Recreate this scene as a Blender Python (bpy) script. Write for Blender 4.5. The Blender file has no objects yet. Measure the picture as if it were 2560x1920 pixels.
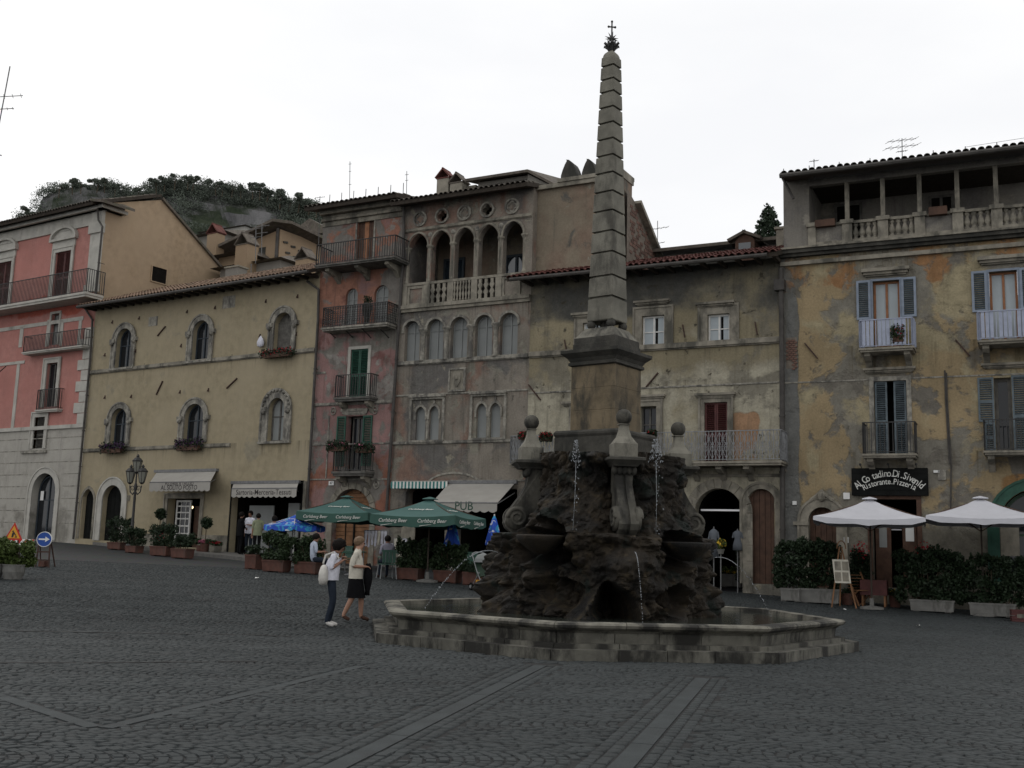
import bpy, bmesh, math, random
import numpy as np
from mathutils import Vector, Matrix, noise
from mathutils.geometry import tessellate_polygon
random.seed(7); RNG = np.random.default_rng(7)
sc = bpy.context.scene
COL = sc.collection
PI = math.pi
# ------------------------------------------------------------------ camera
FPX, W0, H0 = 2702.0, 2560, 1920
PITCH, ROLL, CAMZ = math.radians(8.79), math.radians(1.69), 1.6
_F = Vector((0, math.cos(PITCH), math.sin(PITCH))); _X = Vector((1, 0, 0)); _U = Vector((0, -math.sin(PITCH), math.cos(PITCH)))
CX = _X*math.cos(ROLL) + _U*math.sin(ROLL); CU = -_X*math.sin(ROLL) + _U*math.cos(ROLL)
cam_d = bpy.data.cameras.new('camera'); cam = bpy.data.objects.new('camera', cam_d); COL.objects.link(cam)
cam.matrix_world = Matrix(((CX.x, CU.x, -_F.x, 0), (CX.y, CU.y, -_F.y, 0), (CX.z, CU.z, -_F.z, CAMZ), (0, 0, 0, 1)))
cam_d.sensor_width = 36; cam_d.lens = FPX/W0*36; cam_d.clip_start = .1; cam_d.clip_end = 3000
sc.camera = cam
# ------------------------------------------------------------------ overcast sky, soft sun, exposure
SUN_EL, SUN_AZ = math.radians(52), math.radians(-35)          # azimuth from +Y towards +X
w = bpy.data.worlds.new('World'); sc.world = w; w.use_nodes = True
nt = w.node_tree; nt.nodes.clear()
def wn(t, **k):
    n = nt.nodes.new(t)
    for a, b in k.items(): setattr(n, a, b)
    return n
sky = wn('ShaderNodeTexSky', sky_type='NISHITA', sun_disc=False, sun_elevation=SUN_EL, sun_rotation=SUN_AZ)
hs = wn('ShaderNodeHueSaturation'); hs.inputs['Saturation'].default_value = .12; hs.inputs['Value'].default_value = .8
nt.links.new(sky.outputs[0], hs.inputs['Color'])
tc = wn('ShaderNodeTexCoord'); mp = wn('ShaderNodeMapping'); mp.inputs['Scale'].default_value = (1.6, 1.6, 4.5); mp.inputs['Location'].default_value = (3.1, .4, 1.2)
nz = wn('ShaderNodeTexNoise'); nz.inputs['Scale'].default_value = 1.3; nz.inputs['Detail'].default_value = 5; nz.inputs['Roughness'].default_value = .5
nt.links.new(tc.outputs['Generated'], mp.inputs[0]); nt.links.new(mp.outputs[0], nz.inputs['Vector'])
cr = wn('ShaderNodeValToRGB'); cr.color_ramp.elements[0].position = .38; cr.color_ramp.elements[1].position = .62
cr.color_ramp.elements[0].color = (10.1, 10.2, 10.45, 1); cr.color_ramp.elements[1].color = (11.2, 11.2, 11.2, 1)
nt.links.new(nz.outputs['Fac'], cr.inputs[0])
mx = wn('ShaderNodeMix', data_type='RGBA'); mx.inputs[0].default_value = .88
nt.links.new(hs.outputs[0], mx.inputs[6]); nt.links.new(cr.outputs[0], mx.inputs[7])
bg = wn('ShaderNodeBackground'); bg.inputs[1].default_value = .1
nt.links.new(mx.outputs[2], bg.inputs[0])
wo = wn('ShaderNodeOutputWorld'); nt.links.new(bg.outputs[0], wo.inputs[0])
sd = bpy.data.lights.new('sun', 'SUN'); sd.energy = .5; sd.angle = math.radians(25); sd.color = (1, .96, .9)
sun = bpy.data.objects.new('sun', sd); COL.objects.link(sun)
_sd = Vector((math.sin(SUN_AZ)*math.cos(SUN_EL), math.cos(SUN_AZ)*math.cos(SUN_EL), math.sin(SUN_EL)))
sun.rotation_euler = _sd.to_track_quat('Z', 'Y').to_euler(); sun.location = (0, 0, 60)
sc.view_settings.view_transform = 'Standard'; sc.view_settings.look = 'None'
sc.view_settings.exposure = 0; sc.view_settings.gamma = 1
try: sc.view_settings.use_curve_mapping = False
except Exception: pass
sc.render.engine = 'CYCLES'; sc.cycles.max_bounces = 5; sc.cycles.use_denoising = True
# ------------------------------------------------------------------ measuring: survey points read from the photograph
def ray(x, y):
    return (CX*((x-W0/2)/FPX) - CU*((y-H0/2)/FPX) + _F)
def gz(x, y):
    r = min(1, max(0, (y-18)/8)); a = -.02*x if x > -5 else .1-.014*(x+5)
    t = a*r*r*(3-2*r) + .05*(min(y, 32)-20.5) + .026*max(0, y-32)
    return .5*(t + math.sqrt(t*t+.0015)) - .004
def ground_at(px, py):
    d = ray(px, py); k = 5.0
    lo, hi = 3., 90.
    for _ in range(60):
        m = .5*(lo+hi); p = d*m
        if CAMZ+p.z > gz(p.x, p.y): lo = m
        else: hi = m
    p = d*lo
    return Vector((p.x, p.y, gz(p.x, p.y)))
def at_depth(px, py, Y):
    d = ray(px, py); k = Y/d.y
    return Vector((d.x*k, Y, CAMZ+d.z*k))
class Fac:
    def __init__(s, P0, deg):
        s.P = Vector((P0[0], P0[1], 0)); s.a = math.radians(deg)
        s.d = Vector((math.cos(s.a), -math.sin(s.a), 0)); s.b = Vector((math.sin(s.a), math.cos(s.a), 0))
    def uz(s, px, py, off=0):
        d = ray(px, py); P = s.P - s.b*off
        k = P.dot(s.b)/d.dot(s.b)
        h = d*k
        return (h-P).dot(s.d), CAMZ+h.z
    def u(s, px, py, off=0): return s.uz(px, py, off)[0]
    def z(s, px, py, off=0): return s.uz(px, py, off)[1]
    def box(s, x0, y0, x1, y1, off=0):
        ym, xm = .5*(y0+y1), .5*(x0+x1)
        return s.u(x0, ym, off), s.u(x1, ym, off), s.z(xm, y1, off), s.z(xm, y0, off)
    def pt(s, u, z, off=0):
        return s.P + s.d*u - s.b*off + Vector((0, 0, z))
def at_fac(fc, px, py, off):                     # ground point below a survey point, a given distance in front of a facade
    u, z = fc.uz(px, py, off); q = fc.pt(u, 0, off); q.z = gz(q.x, q.y); return q
# ------------------------------------------------------------------ objects
def tag(o, label=None, cat=None, group=None, kind=None):
    for k, v in (('label', label), ('category', cat), ('group', group), ('kind', kind)):
        if v: o[k] = v
    return o
def thing(name, label, cat, loc=(0, 0, 0), rotz=0, group=None):
    o = bpy.data.objects.new(name, None); COL.objects.link(o); o.empty_display_size = .2
    o.location = loc; o.rotation_euler = (0, 0, rotz)
    return tag(o, label, cat, group)
def link(name, me, parent=None, loc=None, rot=None):
    o = bpy.data.objects.new(name, me); COL.objects.link(o); o.parent = parent
    if loc is not None: o.location = loc
    if rot is not None: o.rotation_euler = rot
    return o
def copy_tree(o, parent=None):
    c = o.copy(); COL.objects.link(c); c.parent = parent
    for ch in o.children: copy_tree(ch, c)
    return c
class MB:
    def __init__(s): s.v = []; s.f = []; s.m = []; s.sm = False
    def add(s, vs, fs, m=0):
        b = len(s.v); s.v += [tuple(p) for p in vs]
        for f in fs: s.f.append(tuple(i+b for i in f)); s.m.append(m)
        return s
    def box(s, x0, x1, y0, y1, z0, z1, m=0):
        if x1 < x0: x0, x1 = x1, x0
        if y1 < y0: y0, y1 = y1, y0
        if z1 < z0: z0, z1 = z1, z0
        return s.add([(x0,y0,z0),(x1,y0,z0),(x1,y1,z0),(x0,y1,z0),(x0,y0,z1),(x1,y0,z1),(x1,y1,z1),(x0,y1,z1)],
            [(0,3,2,1),(4,5,6,7),(0,1,5,4),(1,2,6,5),(2,3,7,6),(3,0,4,7)], m)
    def obox(s, c, ax, ay, az, m=0):          # oriented box: centre and three half-axes
        c, ax, ay, az = map(Vector, (c, ax, ay, az))
        vs = [c+ax*i+ay*j+az*k for k in (-1,1) for i, j in ((-1,-1),(1,-1),(1,1),(-1,1))]
        return s.add(vs, [(0,3,2,1),(4,5,6,7),(0,1,5,4),(1,2,6,5),(2,3,7,6),(3,0,4,7)], m)
    def bar(s, a, b, w, h=None, m=0):
        a, b = Vector(a), Vector(b); d = (b-a); L = d.length
        if L < 1e-6: return s
        d /= L; up = Vector((0,0,1)) if abs(d.z) < .95 else Vector((0,1,0))
        x = d.cross(up).normalized(); z = x.cross(d)
        return s.obox((a+b)/2, x*(w/2), d*(L/2), z*((h or w)/2), m)
    def prism(s, pts, y0, y1, m=0, caps=(1,1)):   # outline in (x,z), extruded along y
        n = len(pts); vs = [(p[0], y0, p[1]) for p in pts] + [(p[0], y1, p[1]) for p in pts]
        fs = [(i, (i+1)%n, (i+1)%n+n, i+n) for i in range(n)]
        if caps[0]: fs.append(tuple(range(n-1,-1,-1)))
        if caps[1]: fs.append(tuple(range(n, 2*n)))
        return s.add(vs, fs, m)
    def zprism(s, pts, z0, z1, m=0, pts1=None):   # outline in (x,y), extruded up
        q = pts1 or pts; n = len(pts)
        vs = [(p[0], p[1], z0) for p in pts] + [(p[0], p[1], z1) for p in q]
        fs = [(i, (i+1)%n, (i+1)%n+n, i+n) for i in range(n)] + [tuple(range(n-1,-1,-1)), tuple(range(n, 2*n))]
        return s.add(vs, fs, m)
    def ring(s, outer, inner, y0, y1, closed=False, m=0):
        n = len(outer)
        vs = [(p[0], y0, p[1]) for p in outer] + [(p[0], y0, p[1]) for p in inner] + [(p[0], y1, p[1]) for p in outer] + [(p[0], y1, p[1]) for p in inner]
        fs = []
        for i in range(n if closed else n-1):
            j = (i+1) % n
            fs += [(i, j, n+j, n+i), (2*n+i, 3*n+i, 3*n+j, 2*n+j), (i, 2*n+i, 2*n+j, j), (n+i, n+j, 3*n+j, 3*n+i)]
        if not closed:
            fs += [(0, n, 3*n, 2*n), (n-1, 3*n-1, 4*n-1, 2*n-1)]
        return s.add(vs, fs, m)
    def tube(s, path, r, n=6, m=0, r1=None, cap=True):
        path = [Vector(p) for p in path]; N = len(path); vs = []; fs = []
        up = None
        for i, p in enumerate(path):
            d = (path[min(i+1, N-1)] - path[max(i-1, 0)])
            if d.length < 1e-9: d = Vector((0,0,1))
            d.normalize()
            if up is None: up = d.orthogonal().normalized()
            up = (up - d*up.dot(d))
            if up.length < 1e-6: up = d.orthogonal()
            up.normalize(); q = d.cross(up)
            rr = r[i] if isinstance(r, (list, tuple)) else (r if r1 is None else r + (r1-r)*i/max(N-1,1))
            for k in range(n):
                a = 2*PI*k/n; vs.append(p + up*(rr*math.cos(a)) + q*(rr*math.sin(a)))
        for i in range(N-1):
            for k in range(n):
                k2 = (k+1) % n; fs.append((i*n+k, i*n+k2, (i+1)*n+k2, (i+1)*n+k))
        if cap: fs += [tuple(range(n-1,-1,-1)), tuple(range((N-1)*n, N*n))]
        return s.add(vs, fs, m)
    def lathe(s, prof, n=12, c=(0,0,0), sx=1, sy=1, m=0, rot=0):
        vs = []; fs = []
        for r, z in prof:
            for k in range(n):
                a = 2*PI*k/n+rot; vs.append((c[0]+sx*r*math.cos(a), c[1]+sy*r*math.sin(a), c[2]+z))
        for i in range(len(prof)-1):
            for k in range(n):
                k2 = (k+1) % n; fs.append((i*n+k, i*n+k2, (i+1)*n+k2, (i+1)*n+k))
        fs += [tuple(range(n-1,-1,-1)), tuple(range((len(prof)-1)*n, len(prof)*n))]
        return s.add(vs, fs, m)
    def sphere(s, c, r, n=12, m=0, sz=1):
        k = n//2+1
        return s.lathe([(max(r*math.sin(PI*i/k), .001), -r*sz*math.cos(PI*i/k)) for i in range(k+1)], n, c, m=m)
    def mesh(s, name, mats, smooth=False):
        me = bpy.data.meshes.new(name); me.from_pydata(s.v, [], s.f)
        for mt in (mats if isinstance(mats, (list, tuple)) else [mats]): me.materials.append(mt)
        if any(s.m): me.polygons.foreach_set('material_index', s.m)
        bm = bmesh.new(); bm.from_mesh(me); bmesh.ops.recalc_face_normals(bm, faces=bm.faces); bm.to_mesh(me); bm.free()
        if smooth: me.polygons.foreach_set('use_smooth', [True]*len(me.polygons))
        me.update(); return me
    def build(s, name, mats, parent=None, smooth=False, kind=None, label=None, loc=None, rot=None):
        o = link(name, s.mesh(name, mats, smooth), parent, loc, rot)
        if kind: o['kind'] = kind
        if label: o['label'] = label
        return o
def quads_mesh(name, V, mat, nper=4):           # numpy: many separate n-gons
    V = np.asarray(V, dtype=np.float32).reshape(-1, 3); n = len(V)//nper
    me = bpy.data.meshes.new(name); me.vertices.add(len(V)); me.vertices.foreach_set('co', V.ravel())
    me.loops.add(len(V)); me.loops.foreach_set('vertex_index', np.arange(len(V), dtype=np.int32))
    me.polygons.add(n); me.polygons.foreach_set('loop_start', np.arange(n, dtype=np.int32)*nper)
    me.polygons.foreach_set('loop_total', np.full(n, nper, dtype=np.int32))
    me.materials.append(mat); me.update(calc_edges=True); me.validate(); return me
# ------------------------------------------------------------------ outlines of openings, in (u, z)
def shape(kind, u0, u1, z0, z1, n=14):
    r = (u1-u0)/2; c = (u0+u1)/2
    if kind == 'rect': return [(u0, z0), (u0, z1), (u1, z1), (u1, z0)]
    if kind == 'arch':
        zs = max(z1-r, z0+.01); h = z1-zs
        return [(u0, z0)] + [(c-r*math.cos(PI*i/n), zs+h*math.sin(PI*i/n)) for i in range(n+1)] + [(u1, z0)]
    if kind == 'seg':
        h = min(.35*r, (z1-z0)*.3); zs = z1-h
        return [(u0, z0)] + [(c-r*math.cos(PI*i/n), zs+h*math.sin(PI*i/n)) for i in range(n+1)] + [(u1, z0)]
    if kind == 'point':
        H = min(1.35*r, (z1-z0)*.8); zs = z1-H; R = (r*r+H*H)/(2*r); k = n//2
        ph = math.asin(min(1, H/R)); L = []
        for i in range(k+1):
            a = ph*i/k; L.append((u0+R-R*math.cos(a), zs+R*math.sin(a)))
        return [(u0, z0)] + L + [(2*c-p[0], p[1]) for p in L[-2::-1]] + [(u1, z0)]
# ------------------------------------------------------------------ materials
class NB:
    def __init__(s, name):
        s.m = bpy.data.materials.new(name); s.m.use_nodes = True; s.t = s.m.node_tree; s.t.nodes.clear()
        s.out = s.n('ShaderNodeOutputMaterial'); s.bs = s.n('ShaderNodeBsdfPrincipled'); s.l(s.bs.outputs[0], s.out.inputs[0])
        s.co = s.n('ShaderNodeTexCoord').outputs['Object']
    def n(s, t, **k):
        q = s.t.nodes.new(t)
        for a, b in k.items(): setattr(q, a, b)
        return q
    def l(s, a, b): s.t.links.new(a, b)
    def mapping(s, sc=(1,1,1), loc=(0,0,0), src=None):
        q = s.n('ShaderNodeMapping'); q.inputs['Scale'].default_value = sc; q.inputs['Location'].default_value = loc
        s.l(src or s.co, q.inputs[0]); return q.outputs[0]
    def noise(s, scale, detail=4, rough=.55, vec=None, dist=0):
        q = s.n('ShaderNodeTexNoise'); q.inputs['Scale'].default_value = scale; q.inputs['Detail'].default_value = detail
        q.inputs['Roughness'].default_value = rough; q.inputs['Distortion'].default_value = dist
        s.l(vec or s.co, q.inputs['Vector']); return q.outputs['Fac']
    def math(s, op, a, b=None, clamp=False):
        q = s.n('ShaderNodeMath', operation=op, use_clamp=clamp)
        for i, v in enumerate((a, b)):
            if v is None: continue
            if isinstance(v, (int, float)): q.inputs[i].default_value = v
            else: s.l(v, q.inputs[i])
        return q.outputs[0]
    def ramp(s, v, lo, hi, smooth=True):
        q = s.n('ShaderNodeMapRange', clamp=True)
        if smooth: q.interpolation_type = 'SMOOTHSTEP'
        q.inputs[1].default_value = lo; q.inputs[2].default_value = hi
        s.l(v, q.inputs[0]); return q.outputs[0]
    def mix(s, f, a, b, blend='MIX'):
        q = s.n('ShaderNodeMix', data_type='RGBA', blend_type=blend)
        if isinstance(f, (int, float)): q.inputs[0].default_value = f
        else: s.l(f, q.inputs[0])
        for i, v in ((6, a), (7, b)):
            if isinstance(v, tuple): q.inputs[i].default_value = (*v[:3], 1)
            else: s.l(v, q.inputs[i])
        return q.outputs[2]
    def sepz(s):
        q = s.n('ShaderNodeSeparateXYZ'); s.l(s.co, q.inputs[0]); return q.outputs
    def bump(s, h, strength=.3, dist=.02):
        q = s.n('ShaderNodeBump'); q.inputs['Strength'].default_value = strength; q.inputs['Distance'].default_value = dist
        s.l(h, q.inputs['Height']); s.l(q.outputs[0], s.bs.inputs['Normal'])
    def fin(s, col, rough=.85, spec=.3):
        if isinstance(col, tuple): s.bs.inputs['Base Color'].default_value = (*col[:3], 1)
        else: s.l(col, s.bs.inputs['Base Color'])
        if isinstance(rough, (int, float)): s.bs.inputs['Roughness'].default_value = rough
        else: s.l(rough, s.bs.inputs['Roughness'])
        s.bs.inputs['Specular IOR Level'].default_value = spec
        return s.m
def dk(c, k): return tuple(min(1, x*k) for x in c[:3])
def simple(name, c, var=.2, scale=5, rough=.8, bump=.25, bscale=40, metal=0, spec=.3, dirt=None, dscale=1.2, dthr=.5, isl=0):
    b = NB(name); f = b.ramp(b.noise(scale, 5, .6), .3, .7)
    col = b.mix(f, dk(c, 1-var), dk(c, 1+var))
    if dirt:
        d = b.noise(dscale, 6, .65, b.mapping((1.3, 1.3, .5)))
        col = b.mix(b.ramp(d, dthr-.04, dthr+.14), col, dirt)
    if isl:
        g = b.n('ShaderNodeNewGeometry'); v = b.math('ADD', b.math('MULTIPLY', g.outputs['Random Per Island'], 2*isl), 1-isl)
        q = b.n('ShaderNodeHueSaturation'); b.l(v, q.inputs['Value']); b.l(col, q.inputs['Color']); col = q.outputs[0]
    if bump: b.bump(b.noise(bscale, 5, .7), bump, .02)
    b.bs.inputs['Metallic'].default_value = metal
    return b.fin(col, rough, spec)
def plaster(name, base, layers=(), var=.14, streak=None, bump=.35, fine=.12, cracks=.0, seed=0, drips=()):
    """worn render: each layer is a coat that shows where its own noise exceeds a threshold, optionally within a band of height"""
    KW = .93; base = dk(base, KW); layers = [dict(L, c=dk(L['c'], KW)) for L in layers]; streak = streak and (dk(streak[0], KW), streak[1])
    b = NB(name); o = (seed*3.7, seed*1.9, seed*2.3)
    col = b.mix(b.ramp(b.noise(.55, 5, .6, b.mapping((1,1,1), o)), .3, .7), dk(base, 1-var), dk(base, 1+var))
    S = b.sepz(); hgt = None
    for i, L in enumerate(layers):
        st = L.get('stretch', (1, 1))
        nn = b.noise(L.get('scale', .5), L.get('detail', 8), L.get('rough', .62), b.mapping((st[0], 1, st[1]), (o[0]+i*5.1, o[1]+2.2*i, o[2]+i*1.7)), L.get('dist', .3))
        if 'z' in L:
            z0, z1, sf = L['z']; k = L.get('zk', .35)
            band = b.math('MULTIPLY', b.ramp(S[2], z0-sf, z0+sf), b.math('SUBTRACT', 1, b.ramp(S[2], z1-sf, z1+sf)))
            nn = b.math('ADD', nn, b.math('MULTIPLY', b.math('SUBTRACT', band, 1), k))
        if 'u' in L:
            z0, z1, sf = L['u']; k = L.get('uk', .35)
            band = b.math('MULTIPLY', b.ramp(S[0], z0-sf, z0+sf), b.math('SUBTRACT', 1, b.ramp(S[0], z1-sf, z1+sf)))
            nn = b.math('ADD', nn, b.math('MULTIPLY', b.math('SUBTRACT', band, 1), k))
        f = b.ramp(nn, L['thr']-L.get('soft', .02), L['thr']+L.get('soft', .02))
        if 'amt' in L: f = b.math('MULTIPLY', f, L['amt'])
        c = L['c']; cc = b.mix(b.ramp(b.noise(3.1, 4, .6), .3, .7), dk(c, .85), dk(c, 1.15))
        col = b.mix(f, col, cc)
        if L.get('relief', 1):
            d = b.math('MULTIPLY', f, L.get('relief', 1)); hgt = d if hgt is None else b.math('ADD', hgt, d)
    if streak:
        s1 = b.ramp(b.noise(1.0, 7, .7, b.mapping((3.2, 1, .28), o)), .5, .72)
        col = b.mix(b.math('MULTIPLY', s1, streak[1]), col, streak[0])
    if drips:                                   # rain runs hanging below ledges, sills and slabs
        s2 = b.ramp(b.noise(1.0, 6, .72, b.mapping((4.2, 1, .10), (o[0]+3, 0, o[2]+8))), .50, .68); tot = None
        for z0, ln in drips:
            f = b.math('MULTIPLY', b.ramp(S[2], z0-ln, z0-.02, False), b.math('LESS_THAN', S[2], z0)); tot = f if tot is None else b.math('MAXIMUM', tot, f)
        col = b.mix(b.math('MULTIPLY', b.math('MULTIPLY', s2, tot), .75), col, dk(base, .32))
    fn = b.noise(16, 6, .7); col = b.mix(b.ramp(fn, .25, .75), dk((1,1,1), 1-fine), (1+fine, 1+fine, 1+fine)) if False else b.mix(1.0, col, b.mix(b.ramp(fn, .3, .7), (1-fine,)*3, (1,)*3), 'MULTIPLY')
    if cracks:
        v = b.n('ShaderNodeTexVoronoi', feature='DISTANCE_TO_EDGE'); v.inputs['Scale'].default_value = 3.3
        b.l(b.mapping((1,1,.7), o), v.inputs['Vector'])
        m = b.math('MULTIPLY', b.math('SUBTRACT', 1, b.ramp(v.outputs[0], 0, .035)), b.ramp(b.noise(.8, 3, .5, b.mapping((1,1,1), (9,4,o[2]))), .5, .6))
        col = b.mix(b.math('MULTIPLY', m, cracks), col, dk(base, .3))
    h = b.math('MULTIPLY', b.noise(22, 6, .7), .5); h = b.math('ADD', h, b.math('MULTIPLY', b.noise(3, 4, .6), .8))
    if hgt is not None: h = b.math('SUBTRACT', h, hgt)
    b.bump(h, bump, .025)
    return b.fin(col, .9, .15)
M = {}
def mk(): 
    b = NB('cobble_stone'); g = b.n('ShaderNodeNewGeometry'); wp = g.outputs['Position']; n1 = b.noise(.22, 5, .6, wp); n2 = b.noise(.9, 5, .65, b.mapping((1,1,1), (4,9,0), wp)); n3 = b.noise(40, 5, .7, wp)
    col = b.mix(b.ramp(n1, .32, .68), (.0222,.0264,.0272), (.0335,.0385,.0392)); col = b.mix(b.math('MULTIPLY', b.ramp(n2, .55, .72), .6), col, (.020,.020,.020)); col = b.mix(b.ramp(b.noise(.5, 4, .6, b.mapping((1,1,1), (8,2,0), wp)), .6, .75), col, (.036,.041,.0408))
    q = b.n('ShaderNodeHueSaturation'); b.l(b.math('ADD', b.math('MULTIPLY', g.outputs['Random Per Island'], .44), .78), q.inputs['Value']); b.l(col, q.inputs['Color']); b.bump(n3, .4, .02)
    M['basalt'] = b.fin(q.outputs[0], b.ramp(n2, .3, .8, False), .25); b.t.nodes.remove([l for l in b.t.links if l.to_socket == b.bs.inputs['Roughness']][0].from_node); b.bs.inputs['Roughness'].default_value = .7
    M['slab'] = simple('paving_limestone', (.029,.0345,.0355), .2, 3, .75, .35, 50, isl=.12, dirt=(.024,.027,.028), dthr=.55)
    M['kerb'] = simple('kerb_stone', (.13,.125,.115), .2, 3, .8, .35, 40)
    M['limestone'] = simple('weathered_limestone', (.165,.156,.128), .3, 2.3, .85, .55, 26, dirt=(.028,.027,.024), dscale=1.3, dthr=.47, isl=.12)
    M['basin'] = simple('stained_basin_stone', (.125,.12,.10), .3, 2.0, .85, .55, 26, dirt=(.022,.021,.018), dscale=1.5, dthr=.45, isl=.25)
    M['bracket'] = simple('blackened_bracket_stone', (.085,.08,.066), .35, 2.5, .85, .6, 20, dirt=(.024,.023,.02), dscale=1.6, dthr=.46, isl=.1)
    M['obelisk'] = simple('obelisk_stone', (.16,.152,.125), .25, 2.0, .88, .5, 24, dirt=(.07,.066,.055), dscale=1.3, dthr=.52, isl=.1)
    M['pedestal'] = simple('pedestal_stone', (.15,.118,.075), .3, 1.6, .88, .5, 20, dirt=(.05,.045,.035), dscale=1.5, dthr=.52)
    M['darkstone'] = simple('dark_stone', (.055,.052,.044), .35, 3, .85, .6, 20, dirt=(.03,.03,.026), dscale=1.6, dthr=.5)
    b = NB('tufa_rock'); n1 = b.noise(.9, 6, .65); n2 = b.noise(3.5, 6, .7)
    col = b.mix(b.ramp(n1, .35, .65), (.005,.0046,.004), (.022,.016,.0095)); col = b.mix(b.ramp(n2, .5, .72), col, (.050,.037,.020))
    col = b.mix(b.ramp(b.noise(2.1, 5, .6, b.mapping((1,1,1),(7,3,1))), .55, .68), col, (.008,.012,.009))
    b.bump(b.noise(8, 8, .72), .8, .06); M['rock'] = b.fin(col, .75, .3)
    b = NB('water'); b.bs.inputs['Transmission Weight'].default_value = .0
    b.bump(b.noise(9, 3, .5), .25, .03); M['water'] = b.fin((.035,.04,.034), .06, .5)
    b = NB('falling_water'); b.bs.inputs['Transmission Weight'].default_value = .6; b.bs.inputs['IOR'].default_value = 1.2; M['jet'] = b.fin((.60,.63,.66), .2, .5)
    M['iron'] = simple('wrought_iron', (.03,.029,.028), .2, 6, .6, .2, 60, spec=.4)
    M['irongrey'] = simple('painted_iron_grey', (.21,.215,.22), .2, 6, .6, .2, 60, spec=.4)
    M['rust'] = simple('rusty_iron', (.06,.035,.028), .3, 8, .8, .3, 60)
    M['pipe'] = simple('downpipe_metal', (.055,.05,.045), .3, 3, .6, .2, 40)
    M['galv'] = simple('antenna_metal', (.14,.14,.14), .2, 8, .5, 0, spec=.4)
    for n, c in (('tile', (.20,.135,.095)), ('tile_dark', (.10,.085,.07)), ('tile_red', (.098,.036,.029))):
        M[n] = simple('roof_'+n, c, .3, 4, .9, .5, 30, isl=.3, dirt=dk((.085,.085,.055), 1 if n != 'tile_red' else .8), dscale=1.6, dthr=.56 if n != 'tile_red' else .66)
    M['soffit'] = simple('eave_timber', (.045,.036,.028), .25, 6, .9, .3, 30)
    M['glass'] = NB('window_glass').fin((.012,.014,.017), .05, .35)
    M['glass_sky'] = NB('old_window_glass').fin((.02,.03,.04), .03, 1.0)
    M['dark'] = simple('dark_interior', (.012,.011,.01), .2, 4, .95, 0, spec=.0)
    M['curtain'] = simple('white_curtain', (.37,.41,.43), .06, 2, .8, .2, 8)
    M['blind'] = simple('grey_blind', (.215,.225,.22), .08, 1.5, .7, .1, 8, spec=.3)
    M['white'] = simple('white_paint', (.62,.61,.58), .08, 6, .6, .1, 30)
    M['brown'] = simple('brown_timber', (.075,.04,.026), .25, 5, .7, .3, 30)
    M['maroon'] = simple('maroon_shutter_paint', (.078,.026,.024), .2, 5, .65, .2, 30)
    M['oak'] = simple('door_oak', (.19,.095,.045), .25, 4, .7, .3, 30)
    M['orangewood'] = simple('varnished_window_timber', (.25,.105,.045), .2, 5, .5, .2, 30)
    M['green'] = simple('green_shutter_paint', (.024,.075,.052), .2, 5, .65, .2, 30)
    M['greendark'] = simple('dark_green_paint', (.03,.055,.036), .2, 5, .65, .2, 30)
    M['bluegrey'] = simple('blue_grey_paint', (.20,.235,.29), .12, 5, .65, .2, 30)
    M['slate'] = simple('faded_slate_paint', (.10,.125,.14), .2, 5, .7, .2, 30)
    M['lavender'] = simple('lavender_panel_paint', (.32,.35,.44), .1, 5, .6, .2, 30)
    M['greywood'] = simple('weathered_timber', (.10,.095,.085), .3, 5, .85, .3, 30)
    M['bluewood'] = simple('blue_window_paint', (.035,.045,.055), .2, 5, .6, .2, 30)
    M['trim'] = simple('white_stone_trim', (.40,.385,.345), .12, 2, .85, .3, 26, dirt=(.24,.23,.2), dthr=.58)
    M['oldtrim'] = simple('old_stone_trim', (.23,.21,.17), .25, 3, .88, .5, 24, dirt=(.09,.085,.07), dthr=.5)
    M['greytrim'] = simple('grey_carved_stone', (.25,.235,.20), .3, 7, .88, .8, 22, dirt=(.1,.095,.085), dscale=2, dthr=.5)
    M['brick'] = simple('red_brick', (.13,.075,.058), .25, 6, .9, .4, 40, isl=.25)
    M['mortar'] = simple('mortar', (.16,.135,.11), .2, 6, .95, .4, 40)
    M['terracotta'] = simple('terracotta', (.095,.042,.031), .25, 4, .8, .25, 30, dirt=(.075,.045,.036), dscale=3, dthr=.55)
    M['concrete'] = simple('concrete_planter', (.16,.157,.146), .18, 3, .9, .4, 40, dirt=(.1,.097,.088), dscale=2.5, dthr=.55)
    M['soil'] = simple('soil', (.03,.022,.016), .3, 10, .95, .5, 40)
    def leaf(name, c, v=.5):
        b = NB(name); g = b.n('ShaderNodeNewGeometry'); r = g.outputs['Random Per Island']
        q = b.n('ShaderNodeValToRGB'); e = q.color_ramp.elements
        e[0].position = 0; e[0].color = (*dk(c, 1-v), 1); e[1].position = 1; e[1].color = (*dk(c, 1+v), 1)
        b.l(r, q.inputs[0]); col = b.mix(b.ramp(b.noise(1.2, 3), .35, .65), q.outputs[0], dk(c, 1.1)) 
        b.bs.inputs['Subsurface Weight'].default_value = 0
        return b.fin(col, .6, .25)
    M['leaf'] = leaf('hedge_leaf', (.022,.038,.015)); M['leafdark'] = leaf('dark_hedge_leaf', (.015,.027,.012)); M['leafbright'] = leaf('bright_leaf', (.055,.08,.02))
    M['leafhill'] = leaf('hill_scrub', (.088,.104,.082), .35); M['conifer'] = leaf('conifer_needle', (.022,.036,.02), .4)  # hill scrub paler and greyer: distance haze put into the leaf colour
    for n, c in (('red', (.34,.02,.03)), ('yellow', (.5,.33,.03)), ('white', (.6,.55,.55)), ('purple', (.07,.02,.09)), ('pink', (.4,.12,.18))):
        M['fl_'+n] = leaf('petal_'+n, c, .3)
    M['stem'] = simple('bark', (.06,.045,.03), .3, 6, .9, .5, 20)
    M['canvas_w'] = simple('white_canvas', (.50,.50,.53), .05, 2, .8, .12, 10)
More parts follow.
